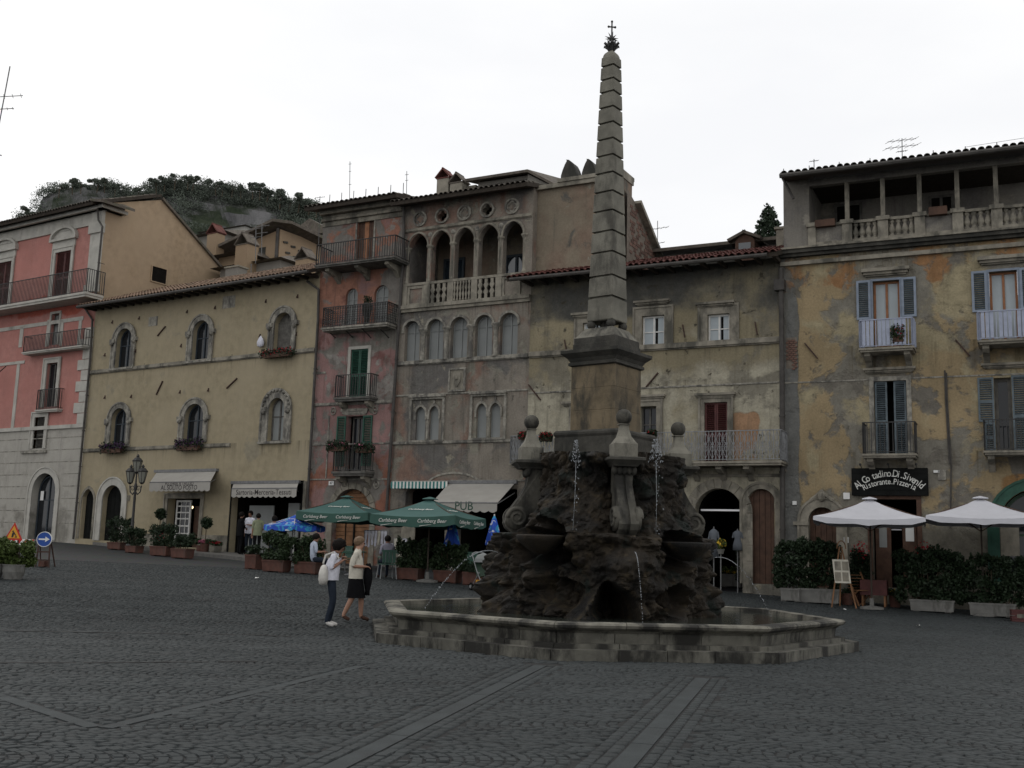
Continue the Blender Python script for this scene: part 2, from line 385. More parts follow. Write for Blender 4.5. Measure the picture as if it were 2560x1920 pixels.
    M['canvas_g'] = simple('green_canvas', (.045,.105,.095), .1, 2, .75, .12, 10)
    M['canvas_gd'] = simple('green_canvas_valance', (.035,.085,.068), .1, 2, .75, .12, 10)
    M['canvas_b'] = simple('beige_awning', (.33,.315,.285), .06, 2, .85, .12, 10)
    M['ink'] = simple('dark_lettering', (.035,.03,.03), .1, 5, .8, 0)
    M['inkgreen'] = simple('green_lettering', (.03,.07,.05), .1, 5, .8, 0)
    M['wlet'] = simple('white_lettering', (.62,.62,.58), .1, 5, .8, 0)
    b = NB('blue_printed_canvas'); f = b.ramp(b.noise(3.2, 2, .5, b.mapping((1,1,1),(2,8,3)), 1.2), .53, .56); g2 = b.ramp(b.noise(2.2, 2, .5, None, .8), .56, .6)
    col = b.mix(f, (.02,.075,.42), (.035,.26,.48)); col = b.mix(b.ramp(b.noise(4.4, 2, .5, b.mapping((1,1,1),(1,5,9)), 1), .63, .65), col, (.5,.52,.56))
    M['canvas_blue'] = b.fin(col, .7, .3)
    M['blue_sign'] = simple('blue_sign_face', (.02,.07,.30), .06, 3, .45, 0); M['red_sign'] = simple('red_sign_face', (.45,.03,.02), .06, 3, .45, 0)
    M['yellow_sign'] = simple('orange_sign_face', (.62,.30,.03), .06, 3, .45, 0); M['white_sign'] = simple('white_sign_face', (.68,.68,.66), .05, 3, .5, 0)
    M['signback'] = simple('black_sign_board', (.008,.0085,.008), .3, 4, .8, .2, 30, spec=.1)
    M['skin'] = simple('skin', (.34,.19,.13), .08, 6, .55, .05, 60)
    M['skin2'] = simple('tanned_skin', (.26,.14,.095), .08, 6, .55, .05, 60)
    def cloth(n, c): M[n] = simple('cloth_'+n, c, .12, 7, .9, .25, 18, spec=.06)
    for n, c in (('jeans', (.022,.028,.04)), ('black', (.008,.008,.009)), ('cream', (.56,.53,.45)), ('whitecloth', (.60,.60,.66)), ('paleblue', (.38,.42,.50)), ('olive', (.21,.23,.15)), ('patterned', (.26,.25,.30)), ('shoe', (.55,.53,.5)), ('sandal', (.07,.04,.03)), ('bag', (.52,.50,.46)), ('greycloth', (.11,.12,.135))): cloth(n, c)
    M['hair_d'] = simple('dark_hair', (.010,.008,.007), .3, 20, .8, .8, 30, spec=.1); M['hair_b'] = simple('light_brown_hair', (.15,.095,.055), .3, 20, .6, .6, 50)
    M['plastic_g'] = simple('green_plastic', (.02,.075,.05), .1, 4, .45, 0, spec=.5)
    M['lampglass'] = NB('lantern_glass').fin((.20,.20,.17), .3, .5)
    b = NB('lit_bulb'); b.bs.inputs['Emission Color'].default_value = (1, .75, .42, 1); b.bs.inputs['Emission Strength'].default_value = 3; M['bulb'] = b.fin((.8,.7,.5), .5)
    b = NB('lit_tube'); b.bs.inputs['Emission Color'].default_value = (.95, .95, 1, 1); b.bs.inputs['Emission Strength'].default_value = .12; M['tubelight'] = b.fin((.8,.8,.8), .5)
    b = NB('hill_rock'); z = b.n('ShaderNodeNewGeometry').outputs['Normal']; sp = b.n('ShaderNodeSeparateXYZ'); b.l(z, sp.inputs[0])
    n1 = b.noise(.12, 6, .7, b.mapping((1,1,.25))); n2 = b.noise(.05, 5, .6)
    rk = b.mix(b.ramp(n1, .3, .7), (.09,.09,.093), (.26,.255,.255)); gr = b.mix(b.ramp(b.noise(.3, 5, .7), .35, .65), (.035,.047,.03), (.07,.085,.055))  # rock and grass lightened, the haze over the hill is in these colours
    f = b.ramp(b.math('ADD', sp.outputs[2], b.math('MULTIPLY', b.math('SUBTRACT', n2, .5), 1.6)),  .45, .72)
    b.bump(b.noise(.35, 7, .75, b.mapping((1,1,.3))), 1.0, 3.0); M['hill'] = b.fin(b.mix(f, rk, gr), .95, .1)
mk()
# walls
M['w_pal'] = plaster('palazzo_red_render', (.45,.20,.17), [dict(c=(.43,.215,.185), scale=.35, thr=.52, soft=.2, relief=0), dict(c=(.38,.105,.075), scale=.5, thr=.33, soft=.06, z=(12.5,13.6,.4), zk=.5, relief=0)], .1, ((.3,.12,.1), .25), .2)
M['w_palbase'] = plaster('palazzo_white_render', (.42,.40,.355), [dict(c=(.37,.35,.31), scale=.5, thr=.52, soft=.15, relief=0), dict(c=(.24,.225,.195), scale=.9, thr=.5, soft=.1, z=(-1,3.2,.6), relief=.4)], .08, ((.2,.19,.17), .35), .25)
M['w_ochre'] = plaster('ochre_gable_render', (.39,.295,.20), [dict(c=(.36,.27,.18), scale=.3, thr=.5, soft=.2, relief=0)], .05, ((.28,.19,.1), .2), .12, .06)
M['w_cream'] = plaster('cream_render', (.365,.312,.215), [dict(c=(.315,.268,.178), scale=.3, thr=.5, soft=.2, relief=0), dict(c=(.24,.22,.17), scale=.9, thr=.64, soft=.05, amt=.6, relief=.2)], .06, ((.25,.21,.13), .3), .15, .07, drips=((9.6, 1.0), (5.75, .8)))
M['w_pink'] = plaster('peeling_pink_render', (.29,.175,.162), [
    dict(c=(.31,.155,.11), scale=.6, thr=.44, soft=.05, z=(9.6,16,.8), zk=.5, relief=.3), dict(c=(.27,.125,.085), scale=.7, thr=.47, soft=.07, z=(-1,5.4,.6), zk=.5, relief=.3),
    dict(c=(.20,.185,.165), scale=.55, thr=.53, soft=.025), dict(c=(.28,.26,.235), scale=.9, thr=.59, soft=.02, amt=.9), dict(c=(.16,.07,.06), scale=1.2, thr=.6, soft=.05, amt=.7), dict(c=(.2,.19,.165), scale=.8, thr=.48, soft=.04, z=(9.0,10.8,.3), zk=.6)], .18, ((.1,.07,.06), .5), .5, .2, 0, 1, ((12.6, 1.4), (10.2, 1.2), (7.3, 1.1), (4.2, .8)))
M['w_goth'] = plaster('grey_fresco_render', (.25,.222,.185), [
    dict(c=(.24,.155,.12), scale=.6, thr=.56, soft=.06, relief=.4, stretch=(1,.6)), dict(c=(.25,.235,.19), scale=.8, thr=.58, soft=.03), dict(c=(.13,.125,.12), scale=.5, thr=.56, soft=.05, amt=.8),
    dict(c=(.10,.095,.083), scale=2.6, thr=.65, soft=.05, amt=.8), dict(c=(.29,.265,.21), scale=2.1, thr=.65, soft=.03)], .2, ((.09,.08,.07), .55), .6, .25, 0, 2, ((10.7, 1.2), (8.6, 1.3), (7.35, .7), (5.55, 1.5)))
M['w_upper'] = plaster('stained_upper_render', (.23,.195,.145), [dict(c=(.22,.16,.12), scale=.5, thr=.52, soft=.12, relief=.2), dict(c=(.28,.26,.21), scale=.7, thr=.57, soft=.02), dict(c=(.12,.115,.1), scale=.8, thr=.6, soft=.05)], .15, ((.12,.11,.09), .6), .4, .2, 0, 3)
M['w_yel'] = plaster('worn_yellow_render', (.29,.25,.165), [
    dict(c=(.40,.37,.285), scale=.5, thr=.36, soft=.12, z=(3.2,7.8,.6), zk=.3), dict(c=(.19,.175,.14), scale=.55, thr=.57, soft=.04, amt=.8), dict(c=(.36,.22,.13), scale=.7, thr=.40, soft=.04, z=(4.5,6.3,.3), zk=.4, u=(6.7,8.4,.25), uk=.5),
    dict(c=(.10,.098,.088), scale=.35, thr=.42, soft=.12, z=(9.5,14,.5), zk=.6, relief=0), dict(c=(.17,.16,.135), scale=.6, thr=.45, soft=.05, z=(-1,3.0,.5), zk=.4), dict(c=(.09,.08,.06), scale=2.8, thr=.64, soft=.04)], .18, ((.12,.105,.075), .6), .6, .22, 0, 4, ((8.85, 1.2), (7.45, .6), (4.4, .9)))  # dark grey top layer: stain plus eave shade put into the colour
M['w_right'] = plaster('worn_ochre_render', (.33,.255,.15), [
    dict(c=(.30,.165,.08), scale=.5, thr=.44, soft=.04, z=(10.0,12.2,.35), zk=.5, relief=.3), dict(c=(.215,.20,.165), scale=.36, thr=.53, soft=.018), dict(c=(.17,.155,.13), scale=.8, thr=.56, soft=.03), dict(c=(.35,.30,.19), scale=.5, thr=.56, soft=.05, relief=.2),
    dict(c=(.20,.185,.15), scale=.42, thr=.44, soft=.05, z=(-1,3.6,.7), zk=.3), dict(c=(.28,.165,.075), scale=.5, thr=.5, soft=.05, z=(2.0,4.3,.3), zk=.4, u=(6.0,20,.5), uk=.4), dict(c=(.12,.108,.088), scale=3.2, thr=.67, soft=.05, amt=.7), dict(c=(.16,.16,.15), scale=.4, thr=.4, soft=.04, u=(-1,.6,.2), uk=.6)], .16, ((.14,.12,.08), .5), .7, .22, 0, 5, ((11.3, 1.3), (8.3, 1.2), (7.7, .5), (4.95, 1.0)))
M['w_loggia'] = plaster('loggia_grey_render', (.22,.205,.18), [dict(c=(.16,.15,.14), scale=.6, thr=.55, soft=.06), dict(c=(.27,.25,.21), scale=.9, thr=.6, soft=.03)], .12, ((.11,.1,.09), .5), .4, .2, 0, 6)
M['w_far'] = plaster('far_house_render', (.34,.25,.165), [], .08, None, .2); M['w_far2'] = plaster('far_white_render', (.38,.37,.34), [], .1, None, .2); M['w_far3'] = plaster('far_grey_render', (.24,.225,.2), [], .1, None, .2)
# ------------------------------------------------------------------ ground, paving, kerb
def gzv(X, Y):
    return np.vectorize(gz)(X, Y)
b = NB('paved_ground'); S = b.n('ShaderNodeSeparateXYZ'); b.l(b.n('ShaderNodeNewGeometry').outputs['Position'], S.inputs[0])
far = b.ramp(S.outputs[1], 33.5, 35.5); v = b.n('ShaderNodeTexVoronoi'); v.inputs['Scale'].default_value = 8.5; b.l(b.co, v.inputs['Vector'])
fc = b.mix(b.ramp(b.noise(.35, 6, .6), .3, .7), (.019,.0215,.023), (.026,.0285,.030)); fc = b.mix(.35, fc, b.mix(1, (.06,.06,.06), v.outputs['Color'], 'MULTIPLY'))
b.bump(v.outputs['Distance'], .5, .02)
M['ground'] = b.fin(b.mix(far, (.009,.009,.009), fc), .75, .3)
xs = np.concatenate([np.linspace(-140, -40, 12)[:-1], np.linspace(-40, 40, 60), np.linspace(40, 140, 12)[1:]]); ys = np.concatenate([np.linspace(-60, 0, 8)[:-1], np.linspace(0, 62, 60), np.linspace(62, 420, 20)[1:]])
g = MB(); nx = len(xs)
for y in ys:
    for x in xs: g.v.append((x, y, gz(x, min(y, 70)) if y < 90 else gz(x, 70)))
for j in range(len(ys)-1):
    for i in range(nx-1): g.f.append((j*nx+i, j*nx+i+1, (j+1)*nx+i+1, (j+1)*nx+i)); g.m.append(0)
ground = tag(g.build('ground', M['ground'], smooth=True), kind='structure')
ground.location.z = -.012
# fountain plan
FC = Vector((1.87, 21.2)); FROT = math.radians(8); FR = 4.30
def octo(r, rot=0): return [(FC.x + r*math.cos(FROT+rot+PI/8+k*PI/4), FC.y + r*math.sin(FROT+rot+PI/8+k*PI/4)) for k in range(8)]
# slab bands that cross the square: polylines of survey points
bands = [([(1757, 1694), (1660, 1845), (1540, 1930)], .20), ([(1352, 1662), (1080, 1780), (820, 1925)], .19), ([(905, 1664), (560, 1744), (262, 1818)], .16), ([(235, 1816), (81, 1767), (-120, 1700)], .16)]
BL = []
for pts, wd in bands:
    P = [ground_at(*p) for p in pts]; BL.append((P[0], P[-1], wd))
def seg_dist(X, Y, a, b):
    ax, ay, bx, by = a.x, a.y, b.x, b.y; dx, dy = bx-ax, by-ay; L2 = dx*dx+dy*dy
    t = np.clip(((X-ax)*dx+(Y-ay)*dy)/L2, 0, 1); return np.hypot(X-ax-t*dx, Y-ay-t*dy)
for a, b2, wd in BL:
    d = (b2-a); d.z = 0; L = d.length; d.normalize(); n = Vector((-d.y, d.x, 0)); s = 0
    while s < L:
        l = random.uniform(.9, 1.5); l = min(l, L-s)
        if l < .2: break
        c = a + d*(s+l/2); mb = MB(); hw = wd/2-.006; hl = l/2-.006; zz = gz(c.x, c.y)
        vs = [(c + d*(i*hl) + n*(j*hw)) for i, j in ((-1,-1),(1,-1),(1,1),(-1,1))]
        mb.zprism([(p.x, p.y) for p in vs], zz-.06, zz-.002+random.uniform(-.002,.002)); mb.build('paving_slab', M['slab'], ground).location.z = .012
        s += l
# cobbles laid in segmental arcs
def arc_field(x0, x1, y0, y1, ang, W=1.55, p=.105, seed=0):
    R = np.random.default_rng(seed); out = []
    ca, sa = math.cos(ang), math.sin(ang); cx, cy = (x0+x1)/2, (y0+y1)/2; HW = math.hypot(x1-x0, y1-y0)/2+1
    for k in range(int(-HW/W)-1, int(HW/W)+2):
        sg = 1 if R.random() < .7 else -1
        n = int(round(W*1.12/p)); i = np.arange(int(-HW/p), int(HW/p)+1); j = np.arange(n)
        I, J = np.meshgrid(i, j, indexing='ij'); t = (J+.5)/n + R.normal(0, .012, I.shape); off = R.uniform(-.5, .5, len(i))[:, None]*.0
        t2 = t*2-1; bul = .40*W
        U = I*p - sg*bul*(1-t2*t2) + R.normal(0, .004, I.shape) + off; V = (k+t)*W + R.normal(0, .004, I.shape)
        th = -np.arctan2(sg*bul*2*t2*2/W, 1.0)           # tangent slope
        sx = p*.5*((.80)+R.normal(0, .04, I.shape)); sy = W/n*.5*np.sqrt(1+.6*np.tan(th)**2)*((1.0)+R.normal(0,.02,I.shape)+0*R.normal(0, .05, I.shape))*np.sqrt(1+0*th)
        X = cx+U*ca-V*sa; Y = cy+U*sa+V*ca
        out.append(np.stack([X, Y, sx, sy, th+ang+R.normal(0, .05, I.shape)], -1).reshape(-1, 5))
    return np.concatenate(out)
allc = []
def side(X, Y, a, b): return (b.x-a.x)*(Y-a.y)-(b.y-a.y)*(X-a.x)
for ang, sect, sd_ in ((0.0, 0, 3), (.18, 1, 4), (-.5, 2, 5)):
    C = arc_field(-20, 20, 6.4, 38, ang, seed=sd_); X, Y = C[:, 0], C[:, 1]
    s1 = side(X, Y, *BL[0][:2]); s2 = side(X, Y, *BL[2][:2])
    lab = np.where(s1 > 0, 2, np.where(s2 > 0, 1, 0))
    k = lab == sect
    for bi in range(4): k &= seg_dist(X, Y, BL[bi][0], BL[bi][1]) > BL[bi][2]/2+.03
    k &= (Y > 6.6) & (Y < 35.5) & (np.abs(X) < .4737*Y*1.06+.7)
    # stay clear of the fountain step
    rel = np.stack([X-FC.x, Y-FC.y], -1); m = np.zeros(len(X))
    for q in range(8):
        aq = FROT+q*PI/4; m = np.maximum(m, rel[:, 0]*math.cos(aq)+rel[:, 1]*math.sin(aq))
    k &= m > 4.36
    allc.append(C[k])
C = np.concatenate(allc)
def rows_beside(a, b2, off, sd_):
    R = np.random.default_rng(sd_); d = (b2-a); d.z = 0; L = d.length; d.normalize(); n = Vector((-d.y, d.x, 0)); out = []; s = 0
    while s < L:
        l = R.uniform(.12, .2); c = a+d*(s+l/2)+n*off; out.append((c.x, c.y, l/2*.93, .05, math.atan2(d.y, d.x))); s += l
    return np.array(out)
X, Y = C[:, 0], C[:, 1]; k = np.ones(len(C), bool)
rb = []
for a, b2, wd in BL[:2]:
    k &= seg_dist(X, Y, a, b2) > wd/2+.27
    for o in (wd/2+.07, wd/2+.18, -wd/2-.07, -wd/2-.18): rb.append(rows_beside(a, b2, o, int(o*100)+50))
C = np.concatenate([C[k]]+rb)
# largest in the picture first: the nearest that are inside the frame
F_ = np.array([[CX.x, CX.y, CX.z], [CU.x, CU.y, CU.z], [_F.x, _F.y, _F.z]])
pc = (np.stack([C[:, 0], C[:, 1], gzv(C[:, 0], C[:, 1])-CAMZ], -1)) @ F_.T
inf = (np.abs(pc[:, 0]/pc[:, 2]*FPX) < 1270) & (np.abs(pc[:, 1]/pc[:, 2]*FPX) < 945)
order = np.argsort(np.where(inf, pc[:, 2], 1e6)); near, rest = C[order[:300]], C[order[300:]]
def cobble_mesh(seed):
    R = random.Random(seed); mb = MB(); j = lambda s: R.uniform(-s, s)
    base = [(-1,-1),(1,-1),(1,1),(-1,1)]
    vs = [(x+j(.06), y+j(.06), -2.2) for x, y in base] + [(x+j(.07), y+j(.07), -.35) for x, y in base] + [(x*.84+j(.07), y*.84+j(.07), .05+j(.07)) for x, y in base]
    mb.add(vs, [(0,1,5,4),(1,2,6,5),(2,3,7,6),(3,0,4,7),(4,5,9,8),(5,6,10,9),(6,7,11,10),(7,4,8,11),(8,9,10,11)])
    return mb.mesh('cobble', M['basalt'])
cm = [cobble_mesh(i) for i in range(8)]
for c in near:
    o = bpy.data.objects.new('cobble', random.choice(cm)); COL.objects.link(o); o.parent = ground
    o.location = (c[0], c[1], gz(c[0], c[1])+.012+random.uniform(-.003, .003)); o.rotation_euler = (random.gauss(0, .02), random.gauss(0, .02), c[4]); o.scale = (c[2], c[3], .03)
n = len(rest); bs = np.array([(-1,-1),(1,-1),(1,1),(-1,1)], float)
XY = bs[None]+RNG.uniform(-.07, .07, (n, 4, 2)); XT = bs[None]*.86+RNG.uniform(-.06, .06, (n, 4, 2))
def place(q):
    q = q*rest[:, None, 2:4]; c_, s_ = np.cos(rest[:, 4])[:, None], np.sin(rest[:, 4])[:, None]
    return np.stack([rest[:, None, 0]+q[..., 0]*c_-q[..., 1]*s_, rest[:, None, 1]+q[..., 0]*s_+q[..., 1]*c_], -1)
A, B = place(XY), place(XT); zz = gzv(rest[:, 0], rest[:, 1])[:, None]+RNG.uniform(-.003, .003, (n, 1))
VA = np.concatenate([A, (zz-.012).repeat(4, 1)[..., None]], -1); VB = np.concatenate([B, (zz.repeat(4, 1)+RNG.uniform(-.002, .004, (n, 4)))[..., None]], -1)
V = np.concatenate([VA, VB], 1).reshape(-1, 3); idx = (np.arange(n)*8)[:, None, None]
fq = (idx + np.array([[4,5,6,7],[0,1,5,4],[1,2,6,5],[2,3,7,6],[3,0,4,7]])[None]).reshape(-1)
me = bpy.data.meshes.new('cobbles'); me.vertices.add(len(V)); me.vertices.foreach_set('co', V.astype(np.float32).ravel())
me.loops.add(len(fq)); me.loops.foreach_set('vertex_index', fq.astype(np.int32)); me.polygons.add(len(fq)//4)
me.polygons.foreach_set('loop_start', np.arange(len(fq)//4, dtype=np.int32)*4); me.polygons.foreach_set('loop_total', np.full(len(fq)//4, 4, dtype=np.int32))
me.materials.append(M['basalt']); me.update(calc_edges=True)
o = link('cobbles', me, ground); o['kind'] = 'stuff'; o.location.z = .012
# thin iron drainage slots and long joints in the paving
for (p, q) in (((0, 1578), (480, 1586)), ((0, 1658), (190, 1658)), ((210, 1658), (520, 1656)), ((545, 1655), (643, 1655)), ((530, 1586), (590, 1588)), ((605, 1587), (725, 1592))):
    a, b2 = ground_at(*p), ground_at(*q); mb = MB(); mb.bar(a+Vector((0,0,.006)), b2+Vector((0,0,.006)), .035, .012); mb.build('drain_slot', M['iron'], ground).location.z = .012
# ------------------------------------------------------------------ fountain with obelisk
FX, FY = FC.x, FC.y
fount = thing('fountain', 'stone fountain with octagonal basin, dark rockwork and tall banded obelisk', 'fountain', (FX, FY, 0), FROT)
def zax(py, dY=0, px=1528): return at_depth(px, py, FY+dY).z
def ol(r, off=PI/8): return [(r*math.cos(off+k*PI/4), r*math.sin(off+k*PI/4)) for k in range(8)]      # local octagon
def lerp2(a, b, t): return (a[0]+(b[0]-a[0])*t, a[1]+(b[1]-a[1])*t)
# step: two or three stones per side
Z_STEP, Z_WALL, Z_RIM = .16, .44, .555
def oct_course(name, r0, r1, z0, z1, nper, mat, jit=.004, r0t=None, gap=.006, parent=fount, out=None):
    A, B = ol(r0), ol(r1); T = ol(r0t if r0t else r0); L = []
    for k in range(8):
        a0, a1, b0, b1, t0, t1 = A[k], A[(k+1)%8], B[k], B[(k+1)%8], T[k], T[(k+1)%8]
        cuts = [0]+sorted((i+random.uniform(-.18, .18))/nper for i in range(1, nper))+[1]
        for i in range(nper):
            s, e = cuts[i]+gap/3.4, cuts[i+1]-gap/3.4; mb = MB(); dz = random.uniform(-jit, jit)
            bt = [lerp2(a0, a1, s), lerp2(a0, a1, e), lerp2(b0, b1, e), lerp2(b0, b1, s)]
            tp = [lerp2(t0, t1, s), lerp2(t0, t1, e), lerp2(b0, b1, e), lerp2(b0, b1, s)]
            mb.zprism(bt, z0, z1+dz, pts1=tp); L.append(mb.build(name, mat, parent))
    return L
oct_course('step_stone', FR+.40, FR-.3, -.1, Z_STEP, 4, M['basin'])
oct_course('plinth_stone', FR+.16, FR-.25, Z_STEP-.01, Z_STEP+.07, 3, M['basin'], .002)
oct_course('basin_panel', FR-.02, FR-.3, Z_STEP+.06, Z_WALL-.06, 4, M['basin'], .001, FR+.0)
oct_course('basin_panel', FR-.0, FR-.3, Z_WALL-.06, Z_WALL+.02, 4, M['basin'], .001, FR+.1)
A = [FR+.10, FR+.16, FR+.18, FR+.15, FR+.02, FR-.16, FR-.2]; Zs = [Z_WALL+.0, Z_WALL+.03, Z_WALL+.07, Z_RIM-.015, Z_RIM, Z_RIM-.01, Z_WALL-.1]
for k in range(8):
    for i in range(3):
        s, e = i/3+.0015, (i+1)/3-.0015; mb = MB(); vs = []
        for t in (s, e):
            for r, z in zip(A, Zs):
                P = ol(r); p = lerp2(P[k], P[(k+1)%8], t); vs.append((p[0], p[1], z))
        nA = len(A); mb.add(vs, [(j, j+1, nA+j+1, nA+j) for j in range(nA-1)]+[(nA-1, 0, nA, 2*nA-1)]+[tuple(range(nA)), tuple(range(2*nA-1, nA-1, -1))])
        mb.build('rim_stone', M['limestone'], fount)
mb = MB(); mb.zprism(ol(FR-.15), -.05, .05); mb.build('basin_floor', M['darkstone'], fount)
wt = MB(); wt.v = [(FX+math.cos(FROT)*p[0]-math.sin(FROT)*p[1], FY+math.sin(FROT)*p[0]+math.cos(FROT)*p[1], .47) for p in ol(FR-.19)]; wt.f = [tuple(range(8))]; wt.m = [0]
tag(wt.build('basin_water', M['water']), kind='structure')
# rockwork: a broken mound with a cave at the front
Zr1 = zax(1146); Zmid = zax(1335)
def rock_r(a, z):
    t = (z-.3)/(Zr1-.3)                               # 0 foot .. 1 top
    if t < .5: r = 2.12 - .14*(t/.5)**2
    else: q = min(1, (t-.5)/.4); r = 1.98 - .46*q*(2-q) - .1*(t-.5)
    q = (a/(PI/4)); fr = math.cos(4*a)                # four buttresses under the scroll brackets
    r += (.17*fr*(1-.3*t)) if t < .52 else -.30*max(0, fr)**1.5
    p = Vector((math.cos(a)*2.2, math.sin(a)*2.2, z*1.25))
    n1 = noise.fractal(p*.9, 1.0, 2.0, 5); n2 = noise.ridged_multi_fractal(p*1.9+Vector((3,1,7)), 1.0, 2.0, 4, 1.0, 2.0) if False else noise.turbulence(p*1.8, 4, True)
    kk = 1 if t < .45 else max(.55, 1-(t-.45)*4)
    r += kk*(.28*n1 + .17*(n2-.7)) 
    pw = p+Vector((.25*n1, .2*n2, .15*n1)); v1 = noise.voronoi(pw*.85)[0]; v2 = noise.voronoi(pw*2.0)[0]; v3 = noise.voronoi(pw*4.6)[0]
    r += .42*min(.5, v1[1]-v1[0])-.1 + .20*min(.5, v2[1]-v2[0]) - .10*v2[0] + .09*min(.5, v3[1]-v3[0]) + .03*noise.noise(p*11)
    r += .05*math.sin(z*4.5+3*noise.noise(p*.8))
    for da, zc, wd, hh, dp in ((-1.70, .58, .20, .56, 1.5), (-2.5, 1.75, .42, .42, .55), (-.85, 1.7, .38, .42, .55), (-1.05, .8, .24, .3, .45), (-2.25, .9, .3, .3, .4)):
        x = math.atan2(math.sin(a-da), math.cos(a-da))/wd; y = (z-zc)/hh
        e = x*x+y*y+.9*noise.noise(p*2.4)
        if e < 1: r -= dp*min(1, (1-e)*2.2)
    return max(r, .5)
NA, NZ = 400, 150; mb = MB()
for j in range(NZ+1):
    z = .2+(Zr1-.2)*j/NZ
    for i in range(NA):
        a = 2*PI*i/NA; r = rock_r(a, z); zz = z+.06*noise.noise(Vector((math.cos(a)*3, math.sin(a)*3, z*3)))
        mb.v.append((r*math.cos(a), r*math.sin(a), zz))
for j in range(NZ):
    for i in range(NA): mb.f.append((j*NA+i, j*NA+(i+1)%NA, (j+1)*NA+(i+1)%NA, (j+1)*NA+i)); mb.m.append(0)
mb.f.append(tuple(range(NZ*NA, NZ*NA+NA))); mb.m.append(0)
mb.build('rockwork', M['rock'], fount, smooth=False)
for a, px, py in ((-2.42, 1430, 1330), (-.92, 1645, 1337), (2.3, 0, 1330), (.7, 0, 1330)):      # shell bowls under the upper jets
    c = Vector((1.95*math.cos(a), 1.95*math.sin(a), zax(py)-.16)); bw = MB()
    bw.lathe([(.1, -.30), (.26, -.2), (.42, -.06), (.46, .02), (.43, .04), (.38, .0), (.2, -.1)], 20, c); bw.build('shell_bowl', M['rock'], fount, True)
# socle and pedestal: corner turned to the front
s2 = PI/4
def sq(h, rot=s2-PI/2+PI/4+PI/4): return [(h*math.cos(k*PI/2), h*math.sin(k*PI/2)) for k in range(4)]   # diamond in local axes: corner towards -y
def square_stack(name, prof, mat, bev=0):
    mb = MB(); vs = []; fs = []
    for h, z in prof: vs += [(h*math.cos(k*PI/2), h*math.sin(k*PI/2), z) for k in range(4)]
    for i in range(len(prof)-1):
        for k in range(4): fs.append((i*4+k, i*4+(k+1)%4, i*4+4+(k+1)%4, i*4+4+k))
    fs += [(3,2,1,0), tuple(range(len(vs)-4, len(vs)))]
    mb.add(vs, fs); return mb.build(name, mat, fount)
def hw(px_left, px_right, dY=0): return (px_right-px_left)/2/FPX*(FY+dY)          # half diagonal from the silhouette
zb0, zb1, zt = zax(1150), zax(1098), zax(1088)
square_stack('socle', [(1.02, zb0-.25), (1.02, zb1-.02), (.98, zb1-.02)], M['darkstone'])
square_stack('torus_moulding', [(.9, zb1-.03), (1.0, zb1-.02), (1.04, zb1+.03), (1.04, zb1+.07), (1.0, zb1+.11), (.8, zb1+.13)], M['darkstone'])
hs_ = hw(1437, 1617)
zs0, zs1 = zt, zax(923)
for i in range(3):
    a, b2 = zs0+(zs1-zs0)*i/3, zs0+(zs1-zs0)*(i+1)/3; square_stack('pedestal_block', [(hs_-.008, a), (hs_, a+.008), (hs_, b2-.006), (hs_-.008, b2)], M['pedestal'])
zc = zax(923); square_stack('cornice', [(hs_, zc-.001), (hs_+.07, zc+.02), (hs_+.07, zc+.07), (hs_+.03, zc+.09), (hs_+.09, zc+.16), (hs_+.2, zc+.23), (hs_+.23, zc+.25), (hs_+.23, zc+.31), (hs_+.05, zc+.33)], M['darkstone'])
zu = zc+.325; zu1 = zax(852); square_stack('attic_block', [(hs_-.02, zu), (hs_-.02, zu+(zu1-zu)*.5), (hs_-.04, zu+(zu1-zu)*.52), (hs_-.04, zu1)], M['darkstone'])
zp = zax(826); square_stack('attic_cap', [(hs_-.05, zu1-.002), (hs_-.26, zp)], M['limestone'])
zo = zax(808); rb_ = (zo-zp)*.62
for k in range(4):
    mb = MB(); mb.sphere((.32*math.cos(k*PI/2), .32*math.sin(k*PI/2), zp+rb_*.93), rb_, 16); mb.build('bronze_ball', M['darkstone'], fount, True)
mb = MB(); mb.box(-.1, .1, -.1, .1, zp-.01, zo+.01); mb.build('dowel', M['darkstone'], fount)
ob = link('obelisk', None, fount)
oy = [808, 752, 700, 641, 589, 538, 490, 443, 399, 358, 317, 278, 239, 207, 173, 147]
h0, h1 = hw(1476, 1583)*1.0, hw(1508, 1560)*1.04
zz0, zz1 = zax(808), zax(147)
for i in range(15):
    a, b2 = zax(oy[i]), zax(oy[i+1]); f0, f1 = (a-zz0)/(zz1-zz0), (b2-zz0)/(zz1-zz0); g_ = .032
    k0, k1 = h0+(h1-h0)*f0, h0+(h1-h0)*f1; rr = random.Random(i)
    prof = [(k0-.075, a), (k0-.07, a+g_), (k0, a+g_+.008), (k1, b2-.012), (k1-.012, b2-.002), (k1-.075, b2)] if i else [(k0-.02, a), (k0, a+.02), (k1, b2-.012), (k1-.035, b2)]
    mb = MB(); vs = []; fs = []
    ch = .03
    for h, z in prof:
        for k in range(4):
            c, s = math.cos(k*PI/2), math.sin(k*PI/2); vs += [(h*c*(1-ch)+h*ch*s, h*s*(1-ch)-h*ch*c, z), (h*c*(1-ch)-h*ch*s, h*s*(1-ch)+h*ch*c, z)]
    for j in range(len(prof)-1):
        for k in range(8): fs.append((j*8+k, j*8+(k+1)%8, j*8+8+(k+1)%8, j*8+8+k))
    fs += [tuple(range(7,-1,-1)), tuple(range(len(vs)-8, len(vs)))]; mb.add(vs, fs); mb.build('obelisk_block', M['obelisk'], ob)
z = zz1; k1 = h1; mb = MB(); vs = []; fs = []
prof = [(k1-.03, z), (k1-.04, z+.05), (k1-.07, z+.10), (k1-.12, z+.14), (.06, z+.165)]
for h, q in prof: vs += [(h*math.cos(k*PI/2), h*math.sin(k*PI/2), q) for k in range(4)]
